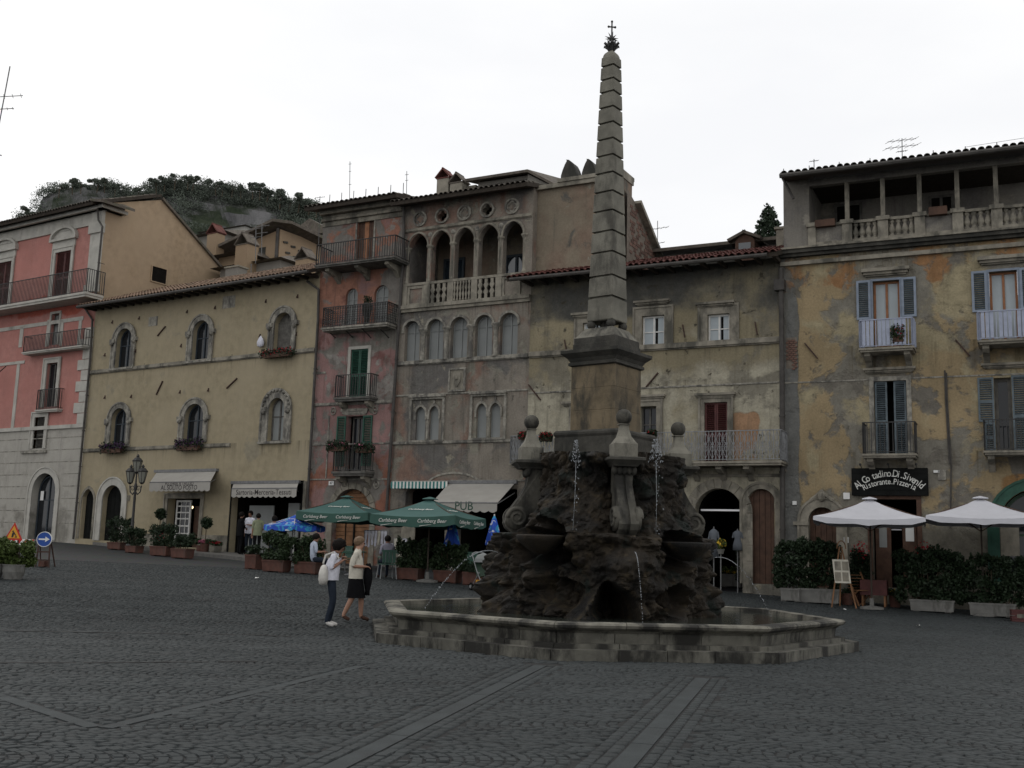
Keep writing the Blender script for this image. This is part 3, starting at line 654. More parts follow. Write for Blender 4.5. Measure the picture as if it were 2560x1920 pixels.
for j in range(4):
    for k in range(4): fs.append((j*4+k, j*4+(k+1)%4, j*4+4+(k+1)%4, j*4+4+k))
fs.append((16,17,18,19)); mb.add(vs, fs); mb.build('obelisk_cap', M['obelisk'], ob)
# iron finial: leaves, star, cross
fin = link('iron_finial', None, fount); zf = z+.16; zcr = zax(54); zst = zax(97)
mb = MB(); mb.tube([(0,0,zf-.03), (0,0,zcr)], .016, 6); mb.tube([(-.07,0,zcr-.12), (.07,0,zcr-.12)], .016, 6)
for p in ((-.07,0,zcr-.12), (.07,0,zcr-.12), (0,0,zcr)): mb.sphere(p, .026, 8)
mb.build('cross', M['iron'], fin)
mb = MB(); mb.sphere((0,0,zst), .06, 12)
for i in range(10):
    a = 2*PI*i/10+.2; d = Vector((math.cos(a), .25*math.sin(3*a), math.sin(a))); c = Vector((0,0,zst)); mb.tube([c+d*.05, c+d*.15], .02, 5, r1=.002)
mb.build('star', M['iron'], fin)
mb = MB()
for i in range(6):
    a = 2*PI*i/6+.3; d = Vector((math.cos(a), math.sin(a), 0)); mb.tube([d*.03+Vector((0,0,zf)), d*.09+Vector((0,0,zf+.10)), d*.17+Vector((0,0,zf+.15)), d*.19+Vector((0,0,zf+.12))], [.03,.04,.028,.004], 5)
    mb.tube([d*.02+Vector((0,0,zf)), d*.06+Vector((0,0,zf+.16)), d*.10+Vector((0,0,zf+.24))], [.03,.035,.003], 5)
mb.build('leaves', M['iron'], fin)
# four scroll brackets that carry ball finials
RB = 1.50
def bracket(k):
    a = k*PI/2-PI/2; d = Vector((math.cos(a), math.sin(a), 0)); t = Vector((-d.y, d.x, 0)); dY = (d.x*math.sin(FROT)+d.y*math.cos(FROT))*RB
    pxx = 1528+ (d.x*math.cos(FROT)-d.y*math.sin(FROT))*RB/FY*FPX
    Zf = lambda py: at_depth(1571, py, FY-1.58).z        # heights surveyed on the front bracket
    br = link('scroll_bracket', None, fount); br.rotation_euler = (0, 0, a+PI/2)      # local -y points outwards
    zb, zcap, zsh, zft = Zf(1041), Zf(1150), Zf(1178), Zf(1331)
    hwid = .165
    # S-shaped pilaster: outline in (outwards, z), extruded sideways with a central groove
    outl = [(RB-.28, zcap-.03), (RB+.02, zcap-.05), (RB+.08, zsh+.02), (RB+.04, zsh-.06), (RB+.07, zsh-.24), (RB+.18, zsh-.44), (RB+.32, zsh-.63), (RB+.43, zsh-.80), (RB+.475, zsh-.96), (RB+.43, zft+.04), (RB+.31, zft-.06), (RB+.14, zft-.05), (RB-.3, zft-.02)]
    for s0, s1 in ((-hwid, -.025), (.025, hwid)):
        mb = MB(); n = len(outl)
        bulge = [1.0, 1.05, 1.12, 1.05, .92, .92, .97, 1.05, 1.12, 1.1, 1.0, 1.0, 1.0]
        vs = [(s0*bulge[i], -p[0], p[1]) for i, p in enumerate(outl)] + [(s1*bulge[i], -p[0], p[1]) for i, p in enumerate(outl)]
        mb.add(vs, [(i, (i+1)%n, (i+1)%n+n, i+n) for i in range(n)]+[tuple(range(n)), tuple(range(2*n-1, n-1, -1))]); mb.build('scroll_flank', M['bracket'], br)
    mb = MB(); n = len(outl); ins = [(p[0]-.04, p[1]) for p in outl]; vs = [(-.026, -p[0], p[1]) for p in ins]+[(.026, -p[0], p[1]) for p in ins]
    mb.add(vs, [(i, (i+1)%n, (i+1)%n+n, i+n) for i in range(n)]); mb.build('groove', M['darkstone'], br)
    for sx in (-1, 1):                                    # volutes on both cheeks
        mb = MB(); c = Vector((sx*(hwid+.02), -(RB+.24), zft+.24)); mb.tube([c-Vector((.05, 0, 0)), c+Vector((.05, 0, 0))], .225, 20)
        e = Vector((.05*sx, 0, 0)); pts = []
        for i in range(30):
            th = i/29*3.4*PI; r = .195-.155*i/29; pts.append(c+e+Vector((0, -r*math.cos(th), r*math.sin(th))))
        mb.tube(pts, [.04-.015*i/29 for i in range(30)], 6); mb.build('volute', M['bracket'], br, True)
    mb = MB()
    for i in range(5): mb.sphere((-.18+.09*i, -RB-.05, zsh+.02), .062, 8, sz=1.5)
    mb.build('leaf_collar', M['bracket'], br, True)
    zk = Zf(1150); f = .33
    mb = MB(); prof = [(.22, zk-.12), (.24, zk-.09), (.3, zk-.04), (.34, zk-.01), (.34, zk+.035), (.3, zk+.05)]
    mb.lathe([(h*1.414, q) for h, q in prof], 4, (0, -RB+.02, 0), rot=PI/4); mb.build('cap_slab', M['darkstone'], br)
    mb = MB(); z0, z1, z2, z3 = zk+.05, Zf(1108), Zf(1075), Zf(1061)
    mb.lathe([(h*1.414, q) for h, q in [(.215, z0), (.215, z1-.01), (.2, z1), (.12, (z1+z2)/2+.0), (.085, z2), (.075, z3-.01), (.10, z3), (.10, z3+.015), (.05, z3+.02)]], 4, (0, -RB+.02, 0), rot=PI/4); mb.build('finial_base', M['limestone'], br)
    mb = MB(); mb.sphere((0, -RB+.02, zb), .148, 20); mb.build('finial_ball', M['bracket'], br, True)
    mb = MB(); mb.box(-.13, .13, -RB-.42, -RB-.1, zft-.22, zft-.06); mb.build('corbel_block', M['pedestal'], br)
    return br
for k in range(4): bracket(k)
# water: arcs out of the rock and small upright jets
def to_w(p): return Vector((FX+p[0]*math.cos(FROT)-p[1]*math.sin(FROT), FY+p[0]*math.sin(FROT)+p[1]*math.cos(FROT), p[2]))
def jet(label, path, r, beads, spread=.0, n0=0):
    mb = MB(); R = random.Random(len(path)+n0)
    k = int(len(path)*.42); mb.tube(path[:k], r, 5)
    for i in range(beads):
        t = (k-1)+(len(path)-k)*(i/beads)**.9; j = int(t); q = path[min(j, len(path)-1)].lerp(path[min(j+1, len(path)-1)], t-j)
        s = r*R.uniform(.7, 1.25); q = q+Vector((R.gauss(0, spread), R.gauss(0, spread), R.gauss(0, .012))); mb.sphere(q, s, 6, sz=R.uniform(1, 2.6))
    tag(mb.build('water_jet', M['jet'], smooth=True), label, 'water jet', 'jets of the fountain')
def arc(p0, p1, rise, n=40):
    p0, p1 = Vector(p0), Vector(p1); L = []
    for i in range(n+1):
        t = i/n; q = p0.lerp(p1, t); q.z = p0.z + (p1.z-p0.z)*t*t + rise*4*t*(1-t)*(1-t)*1.4; L.append(q)
    return L
pl0, pl1 = at_depth(1246, 1382, FY-.2), at_depth(1060, 1527, FY-.5); pl1.z = .47
jet('thin water arc falling left of the rockwork into the basin', arc(pl0, pl1, .10), .008, 34)
pr0, pr1 = at_depth(1786, 1394, FY+.1), at_depth(1930, 1515, FY+.2); pr1.z = .47
jet('thin water arc falling right of the rockwork into the basin', arc(pr0, pr1, .05), .007, 30, n0=1)
pf0, pf1 = at_depth(1587, 1380, FY-2.55), at_depth(1607, 1552, FY-3.0); pf1.z = .47
jet('thin water arc falling in front of the rockwork below the middle scroll', arc(pf0, pf1, .0), .006, 30, n0=2)
for lab, x, y0, y1, dY in (('upright jet and falling thread left of the middle ball finial', 1440, 1100, 1328, -1.9), ('upright jet and falling thread between the middle and the right ball finial', 1640, 1098, 1335, -1.75)):
    a = at_depth(x, y0, FY+dY); b2 = at_depth(x-8 if x < 1500 else x, y1, FY+dY); mb = MB(); R = random.Random(x)
    mid = at_depth(x, 1150, FY+dY)
    n = 190 if x > 1500 else 110
    for i in range(n):
        t = R.random(); s = -1 if R.random() < .5 else 1; wd = (.03+.06*t) if x < 1500 else (.05+.09*t); q = a.lerp(mid, t*1.1) + Vector((s*wd*R.random(), R.gauss(0, .04), 0)); mb.sphere(q, R.uniform(.003, .008), 5, sz=R.uniform(.8, 2.5))
    mb.tube([mid, mid.lerp(b2, .5)+Vector((.01,0,0)), b2], .004, 5)
    for i in range(26): q = mid.lerp(b2, R.random())+Vector((R.gauss(.03, .04), R.gauss(0, .03), 0)); mb.sphere(q, R.uniform(.004, .009), 5, sz=1.8)
    tag(mb.build('water_jet', M['jet'], smooth=True), lab, 'water jet', 'jets of the fountain')
# ------------------------------------------------------------------ building kit
def ccw(P):
    a = sum(P[i][0]*P[(i+1)%len(P)][1]-P[(i+1)%len(P)][0]*P[i][1] for i in range(len(P))); return P if a > 0 else P[::-1]
class Bld:
    def __init__(s, name, label, fac, cat='house', group='houses around the square'):
        s.F = fac; s.r = thing(name, label, cat, fac.P, -fac.a, group); s.h = []
    def hole(s, kind, bx, depth=.22):
        s.h.append((shape(kind, *bx), depth)); return bx
    def op(s, kind, x0, y0, x1, y1, depth=.22, off=0): return s.hole(kind, s.F.box(x0, y0, x1, y1, off), depth)
    def wall(s, outline, mat, name='wall', y=0, holes=None, thick=.0):
        H = s.h if holes is None else holes
        loops = [ccw(list(outline))]+[ccw(h)[::-1] for h, _ in H]
        tri = tessellate_polygon([[Vector((p[0], p[1], 0)) for p in L] for L in loops])
        flat = [p for L in loops for p in L]; mb = MB(); mb.v = [(p[0], y, p[1]) for p in flat]
        mb.f = [tuple(t) for t in tri]; mb.m = [0]*len(tri)
        for h, d in H:
            n = len(h); mb.add([(p[0], y, p[1]) for p in h]+[(p[0], y+d, p[1]) for p in h], [(i, (i+1)%n, (i+1)%n+n, i+n) for i in range(n)])
        return mb.build(name, mat, s.r)
    def body(s, u0, u1, z0, z1, D, mat, name='side_wall'):
        mb = MB(); t = .3
        mb.box(u0+.004, u0+t, .004, D, z0, z1-.003); mb.box(u1-t, u1-.004, .004, D, z0, z1-.003); mb.box(u0+t+.002, u1-t-.002, D-t, D, z0, z1-.003); mb.box(u0+t, u1-t, .05, D-t, z1-.08, z1-.01)
        mb.build(name, mat, s.r)
    def box(s, name, x0, y0, x1, y1, out, mat, back=.02, off=0):
        u0, u1, z0, z1 = s.F.box(x0, y0, x1, y1, off); mb = MB(); mb.box(u0, u1, -out, back, z0, z1); return mb.build(name, mat, s.r)
    def course(s, px, py, u0, u1, h=.12, t=.08, mat='oldtrim', name='string_course'):
        z = s.F.z(px, py); mb = MB(); mb.box(u0, u1, -t, .02, z-h/2, z+h*.25); mb.box(u0, u1, -t*.6, .02, z+h*.25, z+h/2); mb.box(u0, u1, -t*.5, .02, z-h*.75, z-h/2); return mb.build(name, M[mat], s.r)
def casement(r, kind, d, y=.18, fw=.07, mat='white', pane='glass', mull=1, trans=(.5,), name='window', ft=.06):
    u0, u1, z0, z1 = d; mb = MB(); e = .004; o = shape(kind, u0+e, u1-e, z0+e, z1-e); i = shape(kind, u0+fw, u1-fw, z0+fw, z1-fw)
    mb.ring(o, i, y, y+ft, True)
    c = (u0+u1)/2; zt = z1-fw if kind == 'rect' else z1-fw*.6
    if mull: mb.box(c-fw*.5, c+fw*.5, y-.005, y+ft-.004, z0+fw-.01, zt)
    for t in trans:
        z = z0+(z1-z0)*t; mb.box(u0+fw-.01, u1-fw+.01, y+.006, y+ft-.008, z-fw*.3, z+fw*.3)
    f = mb.build(name, mat if not isinstance(mat, str) else M[mat], r); yp = y+ft*.6
    if kind == 'rect' and mull:
        for a, b2 in ((u0+fw-.01, c), (c, u1-fw+.01)):
            q = MB(); q.add([(a, yp, z0+fw-.01), (b2-.001, yp, z0+fw-.01), (b2-.001, yp, z1-fw+.01), (a, yp, z1-fw+.01)], [(0,1,2,3)]); q.build('pane', M[pane], f)
    else:
        q = MB(); P = shape(kind, u0+fw-.01, u1-fw+.01, z0+fw-.01, z1-fw+.01); q.add([(p[0], yp, p[1]) for p in P], [tuple(range(len(P)))]); q.build('pane', M[pane], f)
    return f
def louvre(r, u0, u1, z0, z1, y, mat, t=.045, fw=.055, slats=True, name='shutter', mid=True, fill=None):
    mb = MB(); mb.ring([(u0,z0),(u0,z1),(u1,z1),(u1,z0)], [(u0+fw,z0+fw),(u0+fw,z1-fw),(u1-fw,z1-fw),(u1-fw,z0+fw)], y, y+t, True)
    if mid: zm = z0+(z1-z0)*.45; mb.box(u0+fw, u1-fw, y+.003, y+t-.003, zm-.05, zm+.05)
    f = mb.build(name, mat if not isinstance(mat, str) else M[mat], r)
    if slats:
        q = MB(); n = max(4, int((z1-z0-2*fw)/.065))
        for i in range(n):
            z = z0+fw+(i+.5)*(z1-z0-2*fw)/n; q.obox(((u0+u1)/2, y+t/2, z), ((u1-u0)/2-fw-.001, 0, 0), (0, .016, -.016), (0, .004, .005))
        q.build('louvre_slats', M[fill or mat], f)['kind'] = 'stuff'
    else:
        q = MB(); q.box(u0+fw-.005, u1-fw+.005, y+.012, y+t-.012, z0+fw-.005, z1-fw+.005); q.build('shutter_panel', M[fill or mat], f)
    return f
def planks(r, kind, d, y, mat, n=5, leaf=2, name='door', horizontal=False):
    """a boarded door: every board is a piece with its own edges"""
    u0, u1, z0, z1 = d; P = shape(kind, u0, u1, z0, z1, 20); top = lambda u: max((z for (x, z) in [(P[i][0]+(P[i+1][0]-P[i][0])*k/6, P[i][1]+(P[i+1][1]-P[i][1])*k/6) for i in range(len(P)-1) for k in range(7)] if abs(x-u) < (u1-u0)/40+.02), default=z1)
    o = MB(); o.add([(p[0], y+.07, p[1]) for p in P], [tuple(range(len(P)))]); f = o.build(name, M[mat], r)
    if horizontal:
        k = int((z1-z0)/.16)
        for i in range(k):
            a, b2 = z0+i*(z1-z0)/k, z0+(i+1)*(z1-z0)/k-.018; us = [x for (x, z) in P if z >= b2]; w = (u1-u0)/2
            zs = z1-w; ww = w if (kind == 'rect' or b2 < zs) else math.sqrt(max(w*w-(b2-zs)**2, .001)); c = (u0+u1)/2
            q = MB(); q.box(c-ww+.004, c+ww-.004, y+random.uniform(0,.008), y+.06, a, b2); q.build('board', M[mat], f)
        return f
    for i in range(n):
        a, b2 = u0+i*(u1-u0)/n+.006, u0+(i+1)*(u1-u0)/n-.006; q = MB(); za, zb = top(a), top(b2)
        q.prism([(a, z0+.01), (a, za-.01), (b2, zb-.01), (b2, z0+.01)], y+random.uniform(0,.01), y+.06); q.build('board', M[mat], f)
    return f
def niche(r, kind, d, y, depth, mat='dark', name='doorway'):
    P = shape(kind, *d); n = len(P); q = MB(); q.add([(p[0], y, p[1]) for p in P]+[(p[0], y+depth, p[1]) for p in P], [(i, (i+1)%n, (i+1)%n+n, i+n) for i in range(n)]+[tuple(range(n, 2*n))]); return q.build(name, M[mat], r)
def surround(r, kind, d, wd, t=.05, mat='oldtrim', sill=False, name='window_surround', y0=0):
    u0, u1, z0, z1 = d; mb = MB(); mb.ring(shape(kind, u0-wd, u1+wd, z0, z1+wd), shape(kind, u0, u1, z0, z1), y0-t, .015)
    if wd > .15: mb.ring(shape(kind, u0-wd-.03, u1+wd+.03, z0, z1+wd+.03), shape(kind, u0-wd+.04, u1+wd-.04, z0, z1+wd-.04), y0-t-.035, y0-t+.01)
    if sill: mb.box(u0-wd-.05, u1+wd+.05, y0-t-.07, .02, z0-.1, z0-.005)
    return mb.build(name, mat if not isinstance(mat, str) else M[mat], r)
def voussoirs(r, kind, d, wd, t, mat, n=9, name='voussoir'):
    u0, u1, z0, z1 = d; c = (u0+u1)/2; R = (u1-u0)/2; zs = z1-R
    for i in range(n):
        a0, a1 = PI*i/n+.012, PI*(i+1)/n-.012; pts = [(c-math.cos(a)*q, zs+math.sin(a)*q) for a, q in ((a0, R), (a0, R+wd), ((a0+a1)/2, R+wd), (a1, R+wd), (a1, R), ((a0+a1)/2, R))]
        mb = MB(); mb.prism(pts, -t-random.uniform(0,.01), .02); mb.build(name, mat if not isinstance(mat, str) else M[mat], r)
    for s in (0, 1):
        k = max(2, int((zs-z0)/.5)); x0, x1 = (u0-wd, u0) if s == 0 else (u1, u1+wd)
        for i in range(k):
            mb = MB(); mb.box(x0, x1, -t-random.uniform(0,.01), .02, z0+(zs-z0)*i/k+.006, z0+(zs-z0)*(i+1)/k-.006); mb.build('jamb_stone', mat if not isinstance(mat, str) else M[mat], r)
def lintel(s, x0, y0, x1, y1, mat='oldtrim', t=.16):
    u0, u1, z0, z1 = s.F.box(x0, y0, x1, y1); mb = MB(); h = z1-z0
    mb.box(u0, u1, -t, .02, z0+h*.55, z1); mb.box(u0+.05, u1-.05, -t*.65, .02, z0+h*.2, z0+h*.55); mb.box(u0+.1, u1-.1, -t*.35, .02, z0, z0+h*.2); return mb.build('lintel_cornice', M[mat], s.r)
def railing_mesh(mb, u0, u1, z, h, out, style, back=.02, br=.011):
    def run(a, b2):
        a, b2 = Vector(a), Vector(b2); L = (b2-a).length; d = (b2-a).normalized(); n = max(1, int(L/.115))
        mb.bar(a+Vector((0,0,h)), b2+Vector((0,0,h)), .045, .03); mb.bar(a+Vector((0,0,.06)), b2+Vector((0,0,.06)), .03, .02)
        for i in range(n+1):
            p = a+d*(L*i/n)
            if style == 'panel' and 0 < i < n and i % 4: mb.bar(p+Vector((0,0,.08)), p+Vector((0,0,h)), .095, .012)
            else: mb.bar(p+Vector((0,0,.03 if 0 < i < n else 0)), p+Vector((0,0,h)), br*2 if 0 < i < n else br*3.2)
            if style == 'ornate' and i < n:
                c = p+d*(L/n/2)
                for zz, rr in ((h*.28, .05), (h*.5, .055), (h*.72, .05), (h*.9, .035)):
                    mb.tube([c+Vector((0,0,zz))+d*(rr*math.cos(q*PI/4))+Vector((0,0,rr*math.sin(q*PI/4))) for q in range(9)], .010, 4)
            if style == 'lyre' and i < n and i % 2 == 0:
                c = p+d*(L/n)
                for s_ in (-1, 1):
                    mb.tube([c+d*(s_*.085*math.sin(2*PI*q/16)**1)+Vector((0,0,.1+(h-.15)*q/16)) for q in range(17)], .010, 4)
                    mb.tube([c+d*(s_*(.02+.045*math.sin(PI*q/8)))+Vector((0,0,h*.32+h*.3*q/8)) for q in range(9)], .010, 4)
    f = -out
    run((u0, f, z), (u1, f, z)); run((u0, f, z), (u0, back, z)); run((u1, f, z), (u1, back, z))
def balcony(s, x0, x1, ytop, yslab, out=.75, hs=.12, slab='oldtrim', rail='iron', style='bars', corbels=2, name='balcony', corb='oldtrim', xr=None):
    """measured on its front face: x0..x1, top of the railing, top of the slab"""
    F = s.F; xm = (x0+x1)/2; u0, u1 = F.u(x0, yslab, out), F.u(x1, yslab, out); z = F.z(xm, yslab, out); h = F.z(xm, ytop, out)-z
    mb = MB(); mb.box(u0-.04, u1+.04, -out-.05, .02, z-hs*.5, z); mb.box(u0, u1, -out, .02, z-hs, z-hs*.5); b = mb.build(name, M[slab], s.r)
    q = MB(); railing_mesh(q, u0, u1, z, h, out-.02, style); q.build('railing', M[rail], b)
    for i in range(corbels):
        c = u0+(u1-u0)*(.12+.76*i/max(1, corbels-1)) if corbels > 1 else (u0+u1)/2; k = MB()
        k.v = []; pr = [(0, z-hs), (-out*.85, z-hs), (-out*.85, z-hs-.1), (-out*.6, z-hs-.2), (-out*.3, z-hs-.24), (0, z-hs-.45)]
        vs = [(c-.09, p[0], p[1]) for p in pr]+[(c+.09, p[0], p[1]) for p in pr]; n = len(pr)
        k.add(vs, [(i2, (i2+1)%n, (i2+1)%n+n, i2+n) for i2 in range(n)]+[tuple(range(n)), tuple(range(2*n-1, n-1, -1))]); k.build('corbel', M[corb], b)
    return b, (u0, u1, z, h)
_tile = {}
def tile_mesh(mat):
    if mat not in _tile:
        mb = MB(); n = 5; L = .44; vs = []
        for j, (y, r) in enumerate(((0, .098), (L, .078))):
            for i in range(n+1): a = PI*i/n; vs.append((-r*math.cos(a), y, r*.85*math.sin(a)))
        for j, (y, r) in enumerate(((0, .083), (L, .063))):
            for i in range(n+1): a = PI*i/n; vs.append((-r*math.cos(a), y, r*.85*math.sin(a)))
        fs = [(i, i+1, n+2+i, n+1+i) for i in range(n)]+[(i, 2*(n+1)+i, 2*(n+1)+i+1, i+1) for i in range(n)]
        mb.add(vs, fs); _tile[mat] = mb.mesh('roof_tile', M[mat])
    return _tile[mat]
def roof(s, u0, u1, y0, z, deg, length, mat='tile', nparts=300, thick=.14, pitch=.215, over=0, soffit='soffit', rows=None, side_in=0):
    """a tiled slope rising from the eave (front edge y0, height z of its underside)"""
    a = math.radians(deg); ca, sa = math.cos(a), math.sin(a); mb = MB()
    vs = []
    for (u, t) in ((u0, 0), (u1, 0), (u1, length), (u0, length)):
        for k in (0, thick): vs.append((u, y0+t*ca-k*sa, z+t*sa+k*ca))
    mb.add(vs, [(0,2,4,6), (1,7,5,3), (0,1,3,2), (2,3,5,4), (4,5,7,6), (6,7,1,0)]); R = mb.build('roof', M[soffit], s.r)
    me = tile_mesh(mat); cols = int((u1-u0)/pitch); rows = rows or int(length/.36); n = 0; V = []; fs = []; base = [v.co.copy() for v in me.vertices]; bf = [tuple(p.vertices) for p in me.polygons]
    pn = MB(); pn.v = []; 
    for j in range(rows):
        for i in range(cols):
            u = u0+(i+.5)*(u1-u0)/cols; t = j*.36-.05; p = Vector((u+random.gauss(0,.008), y0+t*ca-(thick+.005)*sa, z+t*sa+(thick+.005)*ca+random.gauss(0,.004)))
            rot = (a-.05+random.gauss(0,.012), random.gauss(0,.03), random.gauss(0,.025))
            if n < nparts:
                o = bpy.data.objects.new('roof_tile', me); COL.objects.link(o); o.parent = R; o.location = p; o.rotation_euler = rot
            else:
                mt = Matrix.Translation(p) @ Matrix.Rotation(rot[2], 4, 'Z') @ Matrix.Rotation(rot[0], 4, 'X'); b0 = len(V); V += [mt@c for c in base]; fs += [tuple(q+b0 for q in f) for f in bf]
            n += 1
    if V: q = MB(); q.add(V, fs); o = q.build('roof_tiles', M[mat], R); o['kind'] = 'stuff'
    # flat pan tiles that show as dark channels between the covers
    q = MB()
    for i in range(cols+1):
        u = u0+i*(u1-u0)/cols; ua, ub = max(u0, u-.07), min(u1, u+.07); t0, t1 = -.03, rows*.36
        q.add([(x, y0+t*ca-(thick+.012)*sa, z+t*sa+(thick+.012)*ca) for x, t in ((ua, t0), (ub, t0), (ub, t1), (ua, t1))], [(0,1,2,3)])
    o = q.build('pan_tiles', M[mat], R); o['kind'] = 'stuff'
    return R
def chimney(parent, c, w, d, h, mat, capmat='tile', style='gable', name='chimney', rotz=0):
    mb = MB(); x, y, z = c; mb.box(-w/2, w/2, -d/2, d/2, 0, h); ch = mb.build(name, mat, parent, loc=c, rot=(0,0,rotz))
    q = MB(); e = .07
    if style == 'gable':
        q.box(-w/2-.03, w/2+.03, -d/2-.03, d/2+.03, h, h+.05)
        for sx in (-1, 1): q.obox((sx*(w/4+.02), 0, h+.05+w*.36), (w/4+.05, 0, -sx*(w*.36)), (0, d/2+.06, 0), (.02*sx, 0, .02))
    elif style == 'hood':
        P = [(-w/2-.01, h-.04), (-w/2-.01, h+.1*w), (-w*.42, h+w*.42), (-w*.27, h+w*.78), (-w*.14, h+w*1.0), (-w*.2, h+w*1.09), (w*.0, h+w*1.05), (w*.2, h+w*.88), (w*.38, h+w*.55), (w*.5, h+w*.2), (w*.58, h-.0), (w*.5, h-.04)]
        n = len(P); q.prism(P, -d/2-.02, d/2+.02)
    else: q.box(-w/2-.06, w/2+.06, -d/2-.06, d/2+.06, h, h+.08)
    q.build('chimney_cap', capmat if not isinstance(capmat, str) else M[capmat], ch); return ch
_txt = {}
def text(body, parent, mat, size, loc, rot=(PI/2, 0, 0), sx=1, extrude=.004, name='lettering', spacing=1, align='CENTER', shear=0):
    k = (body, size, spacing, shear, align)
    if k not in _txt:
        cu = bpy.data.curves.new('lettering', 'FONT'); cu.body = body; cu.size = size; cu.align_x = align; cu.align_y = 'CENTER'; cu.extrude = extrude; cu.space_character = spacing; cu.shear = shear; cu.resolution_u = 3; cu.offset = .004*size
        o = bpy.data.objects.new('lettering', cu); COL.objects.link(o); dg = bpy.context.evaluated_depsgraph_get(); _txt[k] = bpy.data.meshes.new_from_object(o.evaluated_get(dg)); bpy.data.objects.remove(o); _txt[k].name = 'lettering'
        _txt[k].materials.clear(); _txt[k].materials.append(mat)
    me = _txt[k]
    if me.materials[0] != mat: me = me.copy(); me.materials.clear(); me.materials.append(mat)
    o = link(name, me, parent, loc, rot); o.scale = (sx, 1, 1); return o
def pipe(s, pts, r=.05, off=.09, mat='pipe', name='downpipe'):
    P = []
    for p in pts: u, z = s.F.uz(p[0], p[1], off); P.append((u, -off, z))
    mb = MB(); mb.tube(P, r, 8); z0, z1 = P[-1][2], P[0][2]; k = int(abs(z1-z0)/2.2)
    for i in range(1, k):
        a = Vector(P[-2]).lerp(Vector(P[-1]), i/k); mb.tube([a-Vector((0,0,.03)), a+Vector((0,0,.03))], r*1.25, 8); mb.bar(a, a+Vector((0,off+.02,0)), .025)
    return mb.build(name, M[mat], s.r)
def anchor(s, p, q, w=.06):
    a, b2 = s.F.uz(*p), s.F.uz(*q); mb = MB(); mb.bar((a[0], -.035, a[1]), (b2[0], -.035, b2[1]), w, .04); return mb.build('iron_anchor', M['rust'], s.r)
def hook(s, x, y):
    u, z = s.F.uz(x, y); mb = MB(); mb.tube([(u-.05, .01, z+.1), (u-.05, -.05, z+.05), (u, -.12, z-.02), (u+.06, -.14, z-.02)], .016, 5); mb.box(u-.08, u-.01, -.02, .01, z-.02, z+.14); return mb.build('iron_hook', M['rust'], s.r)
def leafy(name, mat, parent, centers, n, size, seed=0, shape_='ell', loc=None, kind=None, flat=.3):
    """leaf-sized faces spread through the given volumes: (centre, half sizes)"""
    R = np.random.default_rng(abs(int(seed))); out = []
    tot = sum(c[1][0]*c[1][1]+c[1][1]*c[1][2]+c[1][0]*c[1][2] for c in centers)
    for c, hs in centers:
        m = max(8, int(n*(hs[0]*hs[1]+hs[1]*hs[2]+hs[0]*hs[2])/tot)); c = np.array(c, float); hs = np.array(hs, float)
        if shape_ == 'box':
            p = R.uniform(-1, 1, (m, 3)); ax = R.integers(0, 3, m); sg = np.sign(R.uniform(-1, 1, m)); sh = R.random(m) < .75; p[np.arange(m)[sh], ax[sh]] = sg[sh]*R.uniform(.8, 1.06, sh.sum())
        else:
            p = R.normal(0, 1, (m, 3)); p /= np.linalg.norm(p, axis=1)[:, None]; p *= (R.random(m)[:, None]**.45)*R.uniform(.9, 1.08, (m, 1))
        p = c+p*hs
        a = R.normal(0, 1, (m, 3)); a /= np.linalg.norm(a, axis=1)[:, None]; t = R.normal(0, 1, (m, 3)); b_ = np.cross(a, t); b_ /= np.linalg.norm(b_, axis=1)[:, None]
        s = size*R.uniform(.6, 1.3, (m, 1)); a *= s; b_ *= s*.55
        out.append(np.stack([p-a, p+b_, p+a, p-b_], 1))
    return _leafobj(name, np.concatenate(out), mat, parent, loc, kind)
def _leafobj(name, V, mat, parent, loc, kind):
    o = link(name, quads_mesh(name, V, mat), parent, loc)
    if name in ('flowers', 'foliage', 'crown') and parent is not None: o['kind'] = 'stuff'
    if kind: o['kind'] = kind
    return o
# ------------------------------------------------------------------ facades, one after the other from the survey
J0 = at_depth(785, 960, 43.0)
FCR = Fac(J0, 33.0)                                        # cream house: u runs from its left end (negative) to 0
uL = FCR.u(212, 1080)
FPK = Fac(J0, 28.0)
uPK = FPK.u(992, 900); J1 = FPK.pt(uPK, 0)
FGO = Fac(J1, 28.0)
uGO = FGO.u(1324, 860); J2 = FGO.pt(uGO, 0)
FYE = Fac(J2, 27.0)
uYE = FYE.u(1956, 900); J3 = FYE.pt(uYE, 0)
FRI = Fac(J3, 25.5)
uRI = FRI.u(2640, 900)
# ===== red palazzo at the left edge
PP = FCR.pt(uL, 0)
FPA = Fac(PP, 33.0)
B = Bld('palazzo', 'salmon red palazzo with white stone quoins and a bare ochre gable wall', FPA); F = FPA; r = B.r
zE = F.z(120, 538, .6); zT = zE; u0 = F.u(-150, 900)-1.5; u1 = 0.0
upil = F.u(281, 520)                                        # outer edge of the corner pilaster at the top
